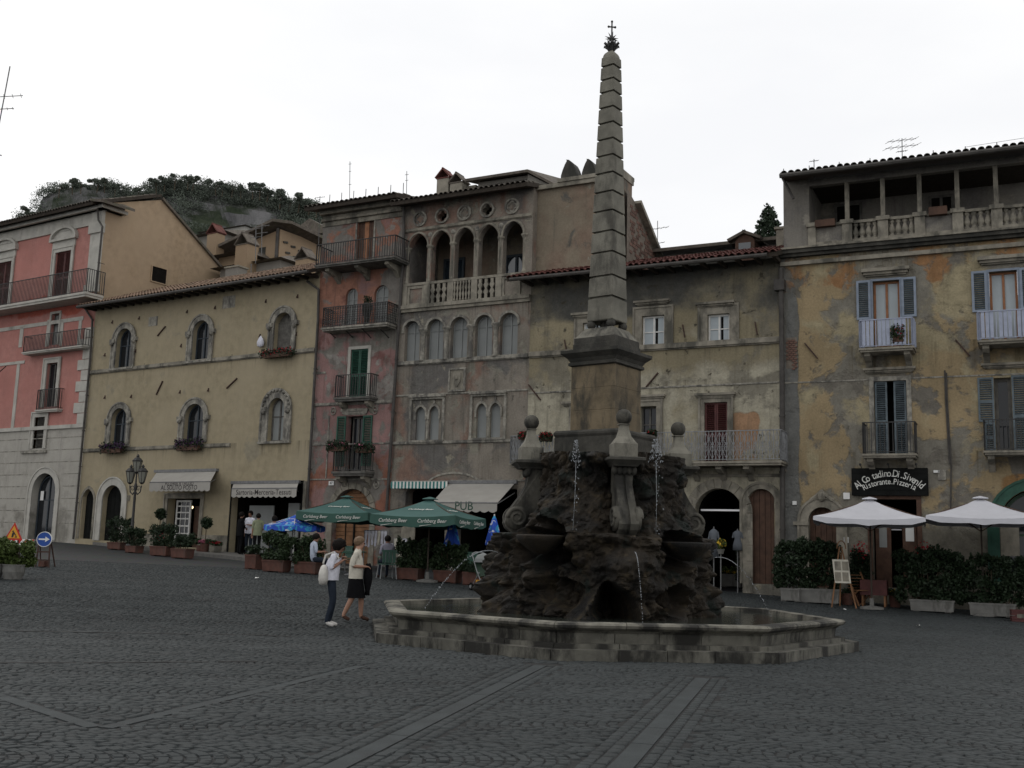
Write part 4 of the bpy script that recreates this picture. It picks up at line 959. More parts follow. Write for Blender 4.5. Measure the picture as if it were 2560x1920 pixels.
# openings
for bx in ((136, 630, 175, 735), (-14, 657, 26, 760)):
    d = B.op('rect', *bx, depth=.2); zs = F.z((bx[0]+bx[2])/2, bx[3]+12); d2 = (d[0], d[1], zs, d[3]); B.h[-1] = (shape('rect', *d2), .2)
    c = (d[0]+d[1])/2; louvre(r, d[0]+.01, c-.005, zs+.02, d[3]-.01, .08, 'maroon'); louvre(r, c+.005, d[1]-.01, zs+.02, d[3]-.01, .08, 'maroon')
    surround(r, 'rect', d2, .22, .06, 'trim')
    mb = MB(); w = (d[1]-d[0])/2+.42; zt_ = d[3]+.55
    mb.box(c-w+.15, c+w-.15, -.07, .02, d[3]+.2, zt_); mb.box(c-w, c+w, -.2, .02, zt_, zt_+.12); mb.build('lintel_cornice', M['trim'], r)
    mb = MB(); hh = .62; o_ = [(c-w*math.cos(PI*i/14), zt_+.12+hh*math.sin(PI*i/14)) for i in range(15)]; i_ = [(c-(w-.14)*math.cos(PI*i/14), zt_+.121+(hh-.13)*math.sin(PI*i/14)) for i in range(15)]
    mb.ring(o_, i_, -.2, .02); mb.prism(i_, -.05, .02); mb.build('curved_pediment', M['trim'], r)
for bx, mt in (((127, 785, 147, 862), 'blind'), ((114, 908, 141, 1017), 'glass'), ((85, 1043, 111, 1121), 'maroon')):
    d = B.op('rect', *bx, depth=.25); casement(r, 'rect', d, .15, .05, 'greywood', 'glass' if mt != 'blind' else 'blind', 1, ()) if mt != 'maroon' else louvre(r, d[0], d[1], d[2], d[3], .15, 'greywood', slats=True)
    surround(r, 'rect', d, .24 if mt != 'blind' else .12, .05, 'trim')
d = B.op('arch', 77, 1183, 136, 1345, depth=.35); d = (d[0], d[1], F.z(106, 1350), d[3]); B.h[-1] = (shape('arch', *d), .35)
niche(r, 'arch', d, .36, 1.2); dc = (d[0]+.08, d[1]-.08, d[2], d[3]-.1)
casement(r, 'arch', dc, .30, .07, 'bluewood', 'glass', 1, (.62,), 'shop_door')
surround(r, 'arch', d, .3, .03, 'trim', name='door_surround')
q = MB(); cx_ = d[0]+.42; q.box(cx_-.12, cx_+.12, .27, .28, d[2]+1.9, d[2]+2.35); q.build('paper_notice', M['white_sign'], r)
mb = MB(); mb.box(d[0]+.75, d[0]+1.25, .9, 1.0, d[2]+.4, d[2]+1.3); mb.build('shop_board', M['bluegrey'], r)
zB = F.z(20, 1072)                                          # top of the white base
n_ = B.h[4][0]; na, nb, nz0, nz1 = n_[0][0], n_[2][0], n_[0][1], n_[1][1]     # the window that breaks through the top of the base
B.wall([(u0, -.5), (u0, zB), (na, zB), (na, nz0), (nb, nz0), (nb, zB), (u1, zB), (u1, -.5)], M['w_palbase'], 'base_wall', 0, [B.h[5]])
B.wall([(u0, zB), (u0, zE), (u1, zE), (u1, zB), (nb, zB), (nb, nz1), (na, nz1), (na, zB)], M['w_pal'], 'wall', 0, B.h[:4])
# the opening that crosses the top of the base gets its wall from the base
# rusticated courses of the base
hb = (zB-1.2)/9; dh = [h[0] for h in B.h if h[0][1][1] < zB]
# white blocks (quoins) up the corner
zq = zB+.02; i = 0; zQ1 = F.z(225, 830)
while zq < zQ1:
    w_ = .95 if i % 2 else .62; mb = MB(); mb.box(u1-w_, u1+.02, -.06, .03, zq+.012, zq+.50); mb.build('quoin', M['trim'], r); zq += .52; i += 1
for k in range(1, 9):
    z = 1.7+(zB-1.7)*k/9; mb = MB(); x = F.u(10, 1200); 
    segs = [(u0, d[0]-.5), (d[1]+.5, u1)] if z < d[3]+.25 else [(u0, u1)]
    for a_, b_ in segs: mb.box(a_, b_, -.004, .01, z-.02, z+.02)
    mb.build('rustication_joint', M['greytrim'], r)
mb = MB(); mb.box(u0, u1+.01, -.09, .02, zB-.16, zB+.02); mb.build('string_course', M['trim'], r)
# cornice, frieze and corner pilaster
zc1 = F.z(120, 560); mb = MB(); mb.box(u0, u1+.06, -.08, .02, F.z(120, 588), zc1); mb.build('frieze', M['trim'], r)
mb = MB(); mb.box(u0, u1+.12, -.12, .02, zc1-.02, zc1+.15); mb.box(u0, u1+.3, -.32, .02, zc1+.33, zE-.16); mb.box(u0, u1+.42, -.46, .02, zE-.16, zE); mb.build('cornice', M['trim'], r)
mb = MB(); u = u0
while u < u1+.25: mb.box(u, u+.14, -.27, .02, zc1+.15, zc1+.33); u += .27
o = mb.build('dentils', M['trim'], r); o['kind'] = 'stuff'
zbal = F.z(100, 752)
mb = MB(); mb.box(u1-.75, u1+.03, -.14, .03, zbal, F.z(230, 575)); mb.box(u1-.85, u1+.1, -.2, .03, zbal-.02, zbal+.35); mb.box(u1-.85, u1+.12, -.22, .03, F.z(230, 588), F.z(230, 566)); mb.box(u1-.75, u1+.05, -.15, .03, F.z(230, 566), zE-.2); mb.build('corner_pilaster', M['trim'], r)
# white frames around the red panels of the middle storey
for bx in ((0, 806, 208, 815), (50, 815, 58, 868), (117, 800, 124, 866), (151, 800, 158, 864), (196, 800, 203, 866), (0, 905, 62, 912), (36, 912, 43, 1072)): B.box('panel_strip', *bx, .035, M['trim'])
b_, (a0, a1, bz, bh) = balcony(B, -60, 212, 697, 752, .95, .22, 'trim', 'iron', 'bars', 0)
balcony(B, 58, 205, 832, 872, .45, .12, 'trim', 'iron', 'bars', 0); balcony(B, 90, 144, 973, 1023, .25, .14, 'trim', 'iron', 'bars', 0)
for bx in ((55, 1128, 118, 1133),): B.box('window_sill', *bx, .1, M['greytrim'])
# gable wall and roof
def on_gable(px, py):
    rd = ray(px, py); tt = PP.dot(FPA.d)/rd.dot(FPA.d); hp = rd*tt; return (hp-FPA.P).dot(FPA.b), CAMZ+hp.z
yR, zr = on_gable(403, 500); D, zD = on_gable(573, 694)
zg0 = F.z(262, 748)-2.5
mb = MB(); mb.add([(u1-.002, 0.02, zg0-8), (u1-.002, D, zg0-8), (u1-.002, D, zD), (u1-.002, yR, zr), (u1-.002, 0.02, zE+.25), (u1-.3, 0.02, zg0-8), (u1-.3, D, zg0-8), (u1-.3, D, zD), (u1-.3, yR, zr), (u1-.3, 0.02, zE+.25)], [(0,1,2,3,4), (9,8,7,6,5), (0,5,6,1), (1,6,7,2), (2,7,8,3), (3,8,9,4)])
mb.build('gable_wall', M['w_ochre'], r)
sl = math.degrees(math.atan2(zr-zE-.05, yR+.1)); Ls = (yR+.55)/math.cos(math.radians(sl))

roof(B, u0, u1+.12, -.78, zE-.06, sl, Ls+.2, 'tile_dark', 60)
mb = MB(); mb.box(u1, u1+.32, .0, .9, zc1+.33, zE-.16); mb.box(u1, u1+.46, -.46, 1.0, zE-.16, zE); mb.build('cornice_return', M['trim'], r)
mb = MB(); vs = [(u1-.1, -.8, zE+.12), (u1+.85, -.8, zE-.06), (u1+.85, 1.1, zE-.02), (u1-.1, 1.1, zE+.40)]; mb.add(vs+[(x, y, z+.13) for x, y, z in vs], [(3,2,1,0), (4,5,6,7), (0,1,5,4), (1,2,6,5), (2,3,7,6)]); mb.build('return_roof', M['tile_dark'], r)
mb = MB(); t = .14; e0 = Vector((0, yR+.02, zr+.0)); e1 = Vector((0, D+.3, zD-.25))
mb.add([(u, p.y, p.z+k) for u in (u0, u1+.14) for p in (e0, e1) for k in (0, t)], [(0,1,3,2), (4,6,7,5), (0,2,6,4), (1,5,7,3), (0,4,5,1), (2,3,7,6)]); mb.build('rear_roof', M['tile_dark'], r)
for px, py in ((397, 688),):
    k = (u1-.0); P0 = FPA.pt(u1, 0); rd = ray(px, py); n_ = FPA.d; tt = P0.dot(n_)/rd.dot(n_); hp = rd*tt; yl = (hp-FPA.P).dot(FPA.b); zl = CAMZ+hp.z
    q = MB(); q.box(u1+.004, u1+.012, yl-.45, yl+.45, zl-.38, zl+.38); q.build('attic_opening', M['dark'], r)
    q = MB(); q.ring([(-1,-1)]*0 or [(yl-.5, zl-.43), (yl-.5, zl+.43), (yl+.5, zl+.43), (yl+.5, zl-.43)], [(yl-.45, zl-.38), (yl-.45, zl+.38), (yl+.45, zl+.38), (yl+.45, zl-.38)], 0, .05, True)
    q.v = [(u1+.002+p[1], p[0], p[2]) for p in q.v]; q.build('opening_frame', M['w_ochre'], r)
mb = MB(); mb.box(u0, u0+.3, .02, D, -.5, zD); mb.box(u0, u1-.3, D-.3, D, -.5, zD); mb.build('side_wall', M['w_ochre'], r)
pipe(B, [(243, 508), (246, 550), (256, 566), (238, 748)], .05, .3)
for p, q in (((0, 952), (56, 923)), ((0, 918), (22, 945))):
    a, b2 = F.uz(*p), F.uz(*q); mb = MB(); mb.tube([(a[0]-.4, -.5, a[1]-.2), (b2[0], -.9, b2[1])], .03, 6); mb.build('flag_bracket', M['rust'], r)
# ===== cream house
B = Bld('cream_house', 'cream rendered house with six round-arched stone windows above shop awnings', FCR); F = FCR; r = B.r
zE = F.z(500, 726, .0)
arches = [(291, 822, 330, 919, 0), (482, 802, 524, 901, 0), (686, 782, 730, 878, 1), (278, 1021, 318, 1112, 0), (461, 1010, 510, 1106, 2), (671, 995, 712, 1103, 3)]
for x0, y0, x1, y1, k in arches:
    d = B.op('arch', x0, y0, x1, y1, depth=.3)
    if k == 1: louvre(r, d[0]+.01, d[1]-.01, d[2]+.01, d[3]-.35, .2, 'greywood', slats=False, fill='greywood'); planks(r, 'arch', d, .24, 'greywood', 4, name='shutter')
    else: casement(r, 'arch', d, .2, .07, 'bluewood' if k != 3 else 'greywood', 'glass' if k != 3 else 'blind', 1, (.58,))
    if k == 0:
        q = MB(); q.box(d[0]+.12, d[0]+.42, .27, .275, d[2]+.1, d[2]+1.05); q.build('curtain', M['curtain'], r)
    surround(r, 'arch', d, .26 if k != 3 else .38, .07, 'greytrim', sill=(k in (0, 1, 3)))
    for sx in (-1, 1):                                        # carved imposts
        uu = d[0]-.22 if sx < 0 else d[1]+.22; zz = d[3]-(d[1]-d[0])/2; mb = MB(); mb.box(uu-.16, uu+.16, -.14, .02, zz-.08, zz+.1); mb.sphere((uu, -.13, zz-.12), .1, 8); mb.build('carved_impost', M['greytrim'], r)
    if k == 3:
        for i in range(13):
            a = PI*i/12; c = (d[0]+d[1])/2; R_ = (d[1]-d[0])/2+.3; mb = MB(); mb.sphere((c-R_*math.cos(a), -.1, d[3]-(d[1]-d[0])/2+R_*math.sin(a)), .07, 7); mb.build('carved_boss', M['greytrim'], r)
dz = lambda px, py: F.z(px, py)
d = B.op('point', 202, 1222, 232, 1347, depth=.3); planks(r, 'point', d, .2, 'signback', 4); surround(r, 'point', d, .14, .03, 'oldtrim', name='door_surround')
d = B.op('arch', 254, 1213, 303, 1352, depth=.35); planks(r, 'arch', d, .25, 'signback', 5); surround(r, 'arch', d, .36, .05, 'trim', name='door_surround')
d = B.op('rect', 416, 1246, 498, 1368, depth=.4); d_piz = d; niche(r, 'rect', d, .4, 2.2)
u_, u2_ = F.u(437, 1300, -.3), F.u(474, 1300, -.3); dd = (u_, u2_, d[2]+.1, F.z(455, 1250, -.3)); f = casement(r, 'rect', dd, .32, .09, 'white', 'glass', 0, (.25, .42, .58, .72, .86), 'glazed_door')
q = MB(); c = (dd[0]+dd[1])/2
for t in (.33, .66): x = dd[0]+(dd[1]-dd[0])*t; q.box(x-.015, x+.015, .33, .36, dd[2]+.5, dd[3]-.08)
q.build('glazing_bar', M['white'], f)
surround(r, 'rect', d, .2, .04, 'oldtrim', name='door_surround')
q = MB(); q.box(u2_+.04, d[1]-.02, .5, .56, d[2], d[3]-.3); q.build('door', M['brown'], r)
q = MB(); q.sphere((d[0]+.75, .7, d[3]-.35), .06, 8); q.build('lamp_bulb', M['bulb'], r)
d_sew = B.op('rect', 576, 1207, 752, 1392, depth=.35); d = d_sew; niche(r, 'rect', d, .35, 2.5)
q = MB(); q.box(d[0]+.55, d[0]+1.95, .5, .56, d[2], d[3]-.9); q.build('shop_panel', M['blind'], r)
q = MB(); q.box(d[1]-1.15, d[1]-.55, .45, .52, d[2]+.8, d[3]-.8); q.build('shop_window', M['blind'], r)
surround(r, 'rect', d, .07, .03, 'signback', name='shop_frame')
q = MB(); a_, b_ = F.u(757, 1280), 0; q.box(a_, -.05, -.05, .02, .2, F.z(760, 1203)); q.build('stone_pier', M['oldtrim'], r)
B.wall([(uL, -.5), (uL, zE), (0, zE), (0, -.5)], M['w_cream'])
B.body(uL, 0, -.5, zE-.1, 8, M['w_cream'])
for a_, b_ in ((F.u(312, 1330), d_piz[0]-.22), (d_piz[1]+.22, d_sew[0]-.1)): q = MB(); q.box(a_, b_, -.03, .01, -.3, F.z(540, 1338)); q.build('plinth', M['oldtrim'], r)

B.course(480, 905, uL+.02, -.02, .16, .1, 'oldtrim'); B.course(385, 1119, uL+.02, F.u(577, 1112), .14, .09, 'oldtrim')
for p, q in (((395, 840), (415, 816)), ((392, 987), (408, 953)), ((568, 971), (594, 946))): anchor(B, p, q)
for x, y in ((264, 890), (341, 880), (455, 867), (534, 858), (652, 843), (743, 838), (264, 996), (330, 994), (452, 983), (523, 978), (283, 808), (350, 798), (470, 782), (540, 772), (667, 756), (746, 744)): hook(B, x, y)
for bx in ((372, 792, 394, 815), (557, 740, 588, 770)): B.box('stone_patch', *bx, .012, M['greytrim'])
zEf = F.z(480, 729, .75)
roof(B, uL-.15, .1, -.8, zEf, 22, 5.2, 'tile', 300)
mb = MB(); u = uL
while u < 0: mb.box(u, u+.1, -.74, .05, zEf+.0, zEf+.12); u += .55
o = mb.build('rafter_ends', M['soffit'], r); o['kind'] = 'stuff'
mb = MB(); mb.tube([(uL-.2, -.88, zEf+.06), (.15, -.88, zEf+.06)], .075, 8); mb.build('gutter', M['pipe'], r)
pipe(B, [(213, 772), (231, 800), (225, 900), (183, 1348)], .05, .12); pipe(B, [(768, 703), (797, 724), (795, 800), (766, 1300)], .055, .12)
q = MB(); u_, z_ = F.uz(321, 1245); q.box(u_-.12, u_+.12, -.03, .01, z_-.12, z_+.12); q.build('wall_plate', M['oldtrim'], r)
u_, z_ = F.uz(575, 1165); 
# ===== narrow pink house
B = Bld('pink_house', 'narrow tall house of peeling pink and orange render with four stacked balconies', FPK); F = FPK; r = B.r
zE = F.z(900, 512, .0)
d = B.op('rect', 892, 551, 934, 650, depth=.2); planks(r, 'rect', d, .1, 'brown', 4, name='shutter')
q = MB(); q.box((d[0]+d[1])/2-.1, (d[0]+d[1])/2+.1, .09, .12, d[2], d[3]); q.build('shutter_post', M['orangewood'], r); surround(r, 'rect', d, .07, .03, 'greytrim')
for bx in ((863, 721, 893, 812), (935, 713, 970, 806)):
    d = B.op('arch', *bx, depth=.25); casement(r, 'arch', d, .12, .06, 'blind', 'blind', 1, (.7,))
d = B.op('rect', 875, 873, 919, 992, depth=.12); c = (d[0]+d[1])/2; louvre(r, d[0]+.01, c-.004, d[2], d[3], .03, 'green'); louvre(r, c+.004, d[1]-.01, d[2], d[3], .03, 'green'); surround(r, 'rect', d, .12, .03, 'trim')
d = B.op('rect', 864, 1040, 906, 1178, depth=.3); niche(r, 'rect', d, .3, 1.0); casement(r, 'rect', (d[0]+.1, d[1]-.1, d[2], d[3]-.02), .28, .06, 'greywood', 'glass', 1, ())
sw = .42; louvre(r, d[0]-sw-.02, d[0]-.01, d[2]+.2, d[3], -.06, 'green'); louvre(r, d[1]+.01, d[1]+sw+.02, d[2]+.2, d[3], -.06, 'green'); lintel(B, 855, 1022, 922, 1037, 'greytrim', .1)
d = B.op('arch', 830, 1222, 924, 1425, depth=.35); planks(r, 'arch', d, .25, 'oak', horizontal=True); voussoirs(r, 'arch', d, .24, .04, M['oldtrim'], 9)
q = MB(); q.box((d[0]+d[1])/2-.03, (d[0]+d[1])/2+.03, .2, .26, d[2], d[3]-.9); q.build('door_post', M['signback'], r)
B.wall([(.0, -.5), (.0, zE), (uPK, zE), (uPK, -.5)], M['w_pink'])
B.body(.02, uPK, -.5, zE-.02, 8, M['w_pink'])
zc = F.z(900, 556)
mb = MB(); mb.box(.0, uPK, -.05, .02, zc, zE-.3); mb.build('frieze', M['oldtrim'], r); mb = MB(); mb.box(.0, uPK, -.16, .02, zE-.55, zE-.45); mb.box(.0, uPK, -.3, .02, zE-.3, zE); mb.build('cornice', M['oldtrim'], r)
roof(B, -.4, uPK+.15, -.75, F.z(900, 507, .75), 13, 3.5, 'tile_dark', 60, rows=3)
q = MB()
for i in range(7): u = .1+uPK*i/6.5; q.tube([(u, .2, zE+.2), (u, .2, zE+.72)], .015, 5)
o = q.build('roof_spikes', M['iron'], r); o['kind'] = 'stuff'
balcony(B, 790, 985, 600, 652, 1.0, .12, 'greywood', 'iron', 'bars', 3); balcony(B, 806, 966, 762, 813, .7, .14, 'greytrim', 'iron', 'ornate', 0)
balcony(B, 837, 924, 936, 992, .5, .16, 'greywood', 'iron', 'bars', 2); bb = balcony(B, 832, 912, 1120, 1178, .6, .18, 'greywood', 'iron', 'bars', 2)
for x in (815, 860, 905, 950):                              # raking iron struts under the ornate balcony
    a, b2 = F.uz(x, 814, .6), F.uz(x+8, 846, 0); mb = MB(); mb.tube([(a[0], -.6, a[1]-.12), (a[0]+.02, .01, b2[1])], .022, 5); mb.build('strut', M['iron'], r)
for x, y in ((770, 1112), (885, 1112)): pass
B.course(870, 1008, .02, uPK-.02, .1, .06, 'greytrim'); B.course(870, 1198, .02, uPK-.02, .05, .03, 'greytrim'); B.course(870, 1110, .05, uPK-.02, .05, .03, 'greytrim')
u_, z_ = F.uz(829, 1208); q = MB(); q.box(u_-.12, u_+.12, -.03, .01, z_-.08, z_+.08); pl = q.build('house_number', M['white_sign'], r); text('47', pl, M['ink'], .14, (u_, -.034, z_))
for x, y in ((941, 1212), (834, 1028), (938, 1026)):
    u_, z_ = F.uz(x, y); q = MB(); q.tube([(u_+.11*math.cos(k*PI/6), -.02, z_+.14*math.sin(k*PI/6)) for k in range(13)], .03, 5); q.sphere((u_, -.01, z_), .06, 8); q.build('plaster_rosette', M['greytrim'], r)
for bx in ((775, 1008, 800, 1011), (775, 1187, 812, 1190)): pass
for x0, y0, x1, y1 in ((783, 930, 815, 935), (818, 1040, 821, 1195)): B.box('conduit', x0, y0, x1, y1, .03, M['greytrim'])
pipe(B, [(988, 548), (1013, 590)] if 0 else [(1010, 512), (1010, 540), (1008, 640), (965, 1300)], .06, .13)
# ===== gothic loggia house
B = Bld('loggia_house', 'grey frescoed medieval house with a pointed-arch loggia under its eaves', FGO); F = FGO; r = B.r
zE = F.z(1170, 488, 0); zlg = F.z(1170, 706)
LA = [(1022, 587, 1071, 707), (1077, 577, 1128, 702), (1135, 569, 1185, 697), (1192, 561, 1242, 690), (1249, 552, 1307, 683)]
boxes = [F.box(*a) for a in LA]; zs = sum(b[2] for b in boxes)/5+.0; zt_ = sum(b[3] for b in boxes)/5; ua, ub = boxes[0][0], boxes[-1][1]; pw = .2
wd = (ub-ua-4*pw)/5; LD = [(ua+i*(wd+pw), ua+i*(wd+pw)+wd, zs, zt_) for i in range(5)]
for d in LD: B.hole('point', d, .3)
QF = [(1051, 551), (1106, 542), (1162, 532), (1219, 522), (1281, 514)]; qf = [F.uz(*p) for p in QF]; zq = sum(p[1] for p in qf)/5
def quatre(c, z, R):
    L = []
    for i in range(32): a = 2*PI*i/32; L.append((c+R*(.62+.38*abs(math.cos(2*a)))*math.cos(a), z+R*(.62+.38*abs(math.cos(2*a)))*math.sin(a)))
    return L
for i, p in enumerate(qf):
    c = p[0]
    if i in (1, 3): B.h.append((quatre(c, zq, .22), .3))
    mb = MB(); P = [(c+.31*math.cos(2*PI*k/24), zq+.31*math.sin(2*PI*k/24)) for k in range(24)]; Q = [(c+.24*math.cos(2*PI*k/24), zq+.24*math.sin(2*PI*k/24)) for k in range(24)]; mb.ring(P, Q, -.07, .01, True)
    if i not in (1, 3): q = quatre(c, zq, .23); mb.ring([(c+(x-c)*1.02, zq+(z-zq)*1.02) for x, z in q], [(c+(x-c)*.72, zq+(z-zq)*.72) for x, z in q], -.035, .01, True)
    mb.build('quatrefoil_roundel', M['greytrim'], r)
LB = [(1009, 804, 1053, 906), (1072, 797, 1113, 902), (1127, 791, 1169, 898), (1182, 788, 1225, 894), (1245, 784, 1294, 890)]
bx = [F.box(*a) for a in LB]; z0_, z1_ = sum(b[2] for b in bx)/5, sum(b[3] for b in bx)/5; u0_, u1_ = bx[0][0], bx[-1][1]; pw2 = .32; w2 = (u1_-u0_-4*pw2)/5
LC = [(u0_+i*(w2+pw2), u0_+i*(w2+pw2)+w2, z0_, z1_) for i in range(5)]
for d in LC: B.hole('arch', d, .3); casement(r, 'arch', (d[0], d[1], d[2], d[3]-.0), .2, .045, 'blind', 'blind', 1, (.74,)); surround(r, 'arch', (d[0]-.0, d[1]+.0, d[3]-.46, d[3]), .09, .05, 'greytrim', name='archivolt')
for sets in (((1039, 1017, 1063, 1101), (1073, 1015, 1097, 1100)), ((1191, 1009, 1216, 1095), (1225, 1007, 1251, 1094))):
    bb_ = [F.box(*a) for a in sets]; zz0, zz1 = (bb_[0][2]+bb_[1][2])/2, (bb_[0][3]+bb_[1][3])/2
    for b_ in bb_:
        d = (b_[0], b_[1], zz0, zz1); B.hole('point', d, .25); casement(r, 'point', d, .1, .03, 'blind', 'blind', 0, ())
        # ogee tip moulding
        c = (d[0]+d[1])/2; mb = MB(); o_ = shape('point', d[0]-.07, d[1]+.07, zz1-.5, zz1+.1); mb.ring(o_, shape('point', d[0], d[1], zz1-.5, zz1), -.05, .01); mb.box(c-.03, c+.03, -.05, .01, zz1+.06, zz1+.22); mb.build('ogee_moulding', M['greytrim'], r)
    A, E_ = bb_[0][0]-.16, bb_[1][1]+.16; mb = MB(); mb.box(A-.12, E_+.12, -.16, .01, zz1+.34, zz1+.42); mb.box(A-.08, E_+.08, -.1, .01, zz1+.26, zz1+.34); mb.build('label_mould', M['greytrim'], r)
    for s_ in (A-.1, E_): mb = MB(); mb.box(s_, s_+.1, -.08, .01, zz0, zz1+.26); mb.build('jamb', M['greytrim'], r)
    mb = MB(); c = (bb_[0][1]+bb_[1][0])/2; mb.lathe([(.07, zz0), (.045, zz0+.1), (.04, zz1-.5), (.07, zz1-.42), (.09, zz1-.34)], 10, (c, .02, 0)); mb.build('colonnette', M['greytrim'], r, True)
    mb = MB(); mb.box(A-.1, E_+.1, -.1, .02, zz0-.08, zz0); mb.build('window_sill', M['greytrim'], r)
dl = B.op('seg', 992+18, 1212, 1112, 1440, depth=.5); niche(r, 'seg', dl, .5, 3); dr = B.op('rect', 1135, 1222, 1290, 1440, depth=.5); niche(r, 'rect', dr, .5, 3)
B.wall([(.0, -.5), (.0, zE), (uGO, zE), (uGO, -.5)], M['w_goth'])
B.body(.02, uGO, -.5, zE-.02, 9, M['w_goth'])
# loggia room behind the arches, with two windows
mb = MB(); mb.box(.31, uGO-.31, 2.2, 2.3, zs-.1, zE-.1); mb.build('loggia_back_wall', M['w_upper'], r)
mb = MB(); mb.box(.31, uGO-.31, .31, 2.2, zs-.25, zs-.1); mb.box(.31, uGO-.31, .31, 2.2, zE-.35, zE-.2); mb.build('loggia_floor', M['soffit'], r)
for x0, x1, y0, y1 in ((1108, 1160, 645, 702), (1262, 1320, 635, 690)):
    k = [F.uz(x0, (y0+y1)/2, -2.1)[0], F.uz(x1, (y0+y1)/2, -2.1)[0], zs-.05, F.uz((x0+x1)/2, y0, -2.1)[1]]; casement(r, 'rect', k, 2.1, .1, 'bluewood', 'glass_sky', 1, (.35,), ft=.08)
# columns, capitals, balustrade
for i in range(6):
    c = (LD[i-1][1]+LD[i][0])/2 if 0 < i < 5 else (ua-.06 if i == 0 else ub+.06); zsp = zt_-min(1.35*wd/2, (zt_-zs)*.8); mb = MB()
    mb.lathe([(.11, zs), (.11, zs+.06), (.085, zs+.1), (.075, zs+.16), (.07, zsp-.2), (.085, zsp-.17), (.08, zsp-.14), (.12, zsp-.05), (.15, zsp-.02), (.15, zsp+.03)], 12, (c, .05, 0)); mb.build('column', M['oldtrim'], r, True)
    if 0 < i < 5: mb = MB(); mb.box(c-pw/2-.0, c+pw/2+.0, -.02, .31, zsp+.03, zsp+.09); mb.build('abacus', M['oldtrim'], r)
for d in LD: surround(r, 'point', (d[0], d[1], d[3]-wd*.675, d[3]), .07, .035, 'oldtrim', name='archivolt')
for i in range(4):
    c = (LD[i][1]+LD[i+1][0])/2; z_ = zt_-.1; mb = MB(); mb.lathe([(.11, 0), (.08, .03), (.03, .05)], 8, (0,0,0)); mb.v = [(c+p[0], -p[2]-.0, z_+p[1]) for p in mb.v]; mb.build('rosette', M['greytrim'], r)
B.course(1165, 558, .05, uGO-.03, .12, .08, 'oldtrim'); zb_ = F.z(1165, 757); mb = MB(); mb.box(.05, uGO-.0, -.16, .02, zb_-.06, zb_+.08); mb.box(.05, uGO-.0, -.1, .02, zb_-.18, zb_-.06); mb.build('string_course', M['oldtrim'], r)
mb = MB(); mb.box(.05, uGO-.1, -.08, .33, zs-.1, zs); mb.build('balustrade_rail', M['oldtrim'], r)
hB = zs-.1-(zb_+.08)
for i in range(5):
    a_, b_ = LD[i][0], LD[i][1]; c = (a_+b_)/2
    for k, s_ in enumerate((a_-pw/2,)): mb = MB(); mb.box(s_-.13, s_+.13, -.07, .01, zb_+.08, zs-.1); mb.build('balustrade_pier', M['oldtrim'], r)
    x0, x1 = a_+.04, b_-.04; zz0, zz1 = zb_+.1, zs-.12
    if i in (0, 4):
        mb = MB(); mb.ring([(x0,zz0),(x0,zz1),(x1,zz1),(x1,zz0)], [(x0+.1,zz0+.06),(x0+.1,zz1-.1),(x1-.1,zz1-.1),(x1-.1,zz0+.06)], -.05, .01, True); mb.build('balustrade_panel', M['oldtrim'], r)
    else:
        mb = MB(); mb.box(x0-.04, x1+.04, -.012, .01, zz0-.02, zz1+.02); mb.build('baluster_gap_shade', M['dark'], r)  # dark sheet: shade between the balusters put into its colour
        n = 6 if i == 2 else 3
        for k in range(n):
            cx_ = x0+(x1-x0)*(k+.5)/n; h = zz1-zz0; mb = MB(); w_ = (x1-x0)/n*.42
            if i == 2: mb.lathe([(w_*.8, 0), (w_*.9, .05), (w_*.5, h*.15), (w_, h*.35), (w_*.5, h*.5), (w_, h*.65), (w_*.5, h*.85), (w_*.9, h-.05), (w_*.8, h)], 8, (cx_, -.07, zz0))
            else:
                pr = [(-w_*.55, 0), (w_*.55, 0), (w_*.5, h*.2), (w_*.95, h*.32), (w_*.3, h*.5), (w_*.95, h*.68), (w_*.5, h*.8), (w_*.55, h), (-w_*.55, h), (-w_*.5, h*.8), (-w_*.95, h*.68), (-w_*.3, h*.5), (-w_*.95, h*.32), (-w_*.5, h*.2)]; mb.prism([(cx_+p[0], zz0+p[1]) for p in pr], -.09, -.014)
            mb.build('baluster', M['oldtrim'], r, i == 2)
# columns of the second row
for i in range(4):
    c = (LC[i][1]+LC[i+1][0])/2; zsp = z1_-w2/2; mb = MB(); mb.lathe([(.13, z0_), (.13, z0_+.05), (.1, z0_+.1), (.085, zsp-.3), (.1, zsp-.26), (.13, zsp-.1), (.19, zsp-.04), (.19, zsp+.02)], 12, (c, -.02, 0)); mb.build('column', M['greytrim'], r, True)
B.course(1155, 899, .02, uGO-.02, .14, .1, 'greytrim'); B.course(1130, 983, .02, uGO-.02, .06, .04, 'greytrim'); B.course(1140, 1104, .02, uGO-.02, .1, .07, 'greytrim')
zq_ = F.z(1150, 1202); mb = MB(); mb.box(F.u(1128, 1200), uGO-.02, -.05, .01, zq_-.03, zq_+.03); mb.build('string_course', M['greytrim'], r)
u_, z_ = F.uz(1135, 1205); mb = MB(); R_ = F.u(1210, 1200)-F.u(1060, 1200); P = [(u_-R_/2*1.0*math.cos(PI*k/16), z_-.25+.62*math.sin(PI*k/16)) for k in range(17)]; Q = [(u_-(R_/2-.07)*math.cos(PI*k/16), z_-.25+.55*math.sin(PI*k/16)) for k in range(17)]; mb.ring(P, Q, -.03, .01); mb.build('relieving_arch', M['greytrim'], r)
d = F.box(1123, 920, 1165, 979); mb = MB(); mb.ring([(d[0],d[2]),(d[0],d[3]),(d[1],d[3]),(d[1],d[2])], [(d[0]+.07,d[2]+.07),(d[0]+.07,d[3]-.07),(d[1]-.07,d[3]-.07),(d[1]-.07,d[2]+.07)], -.08, .01, True)
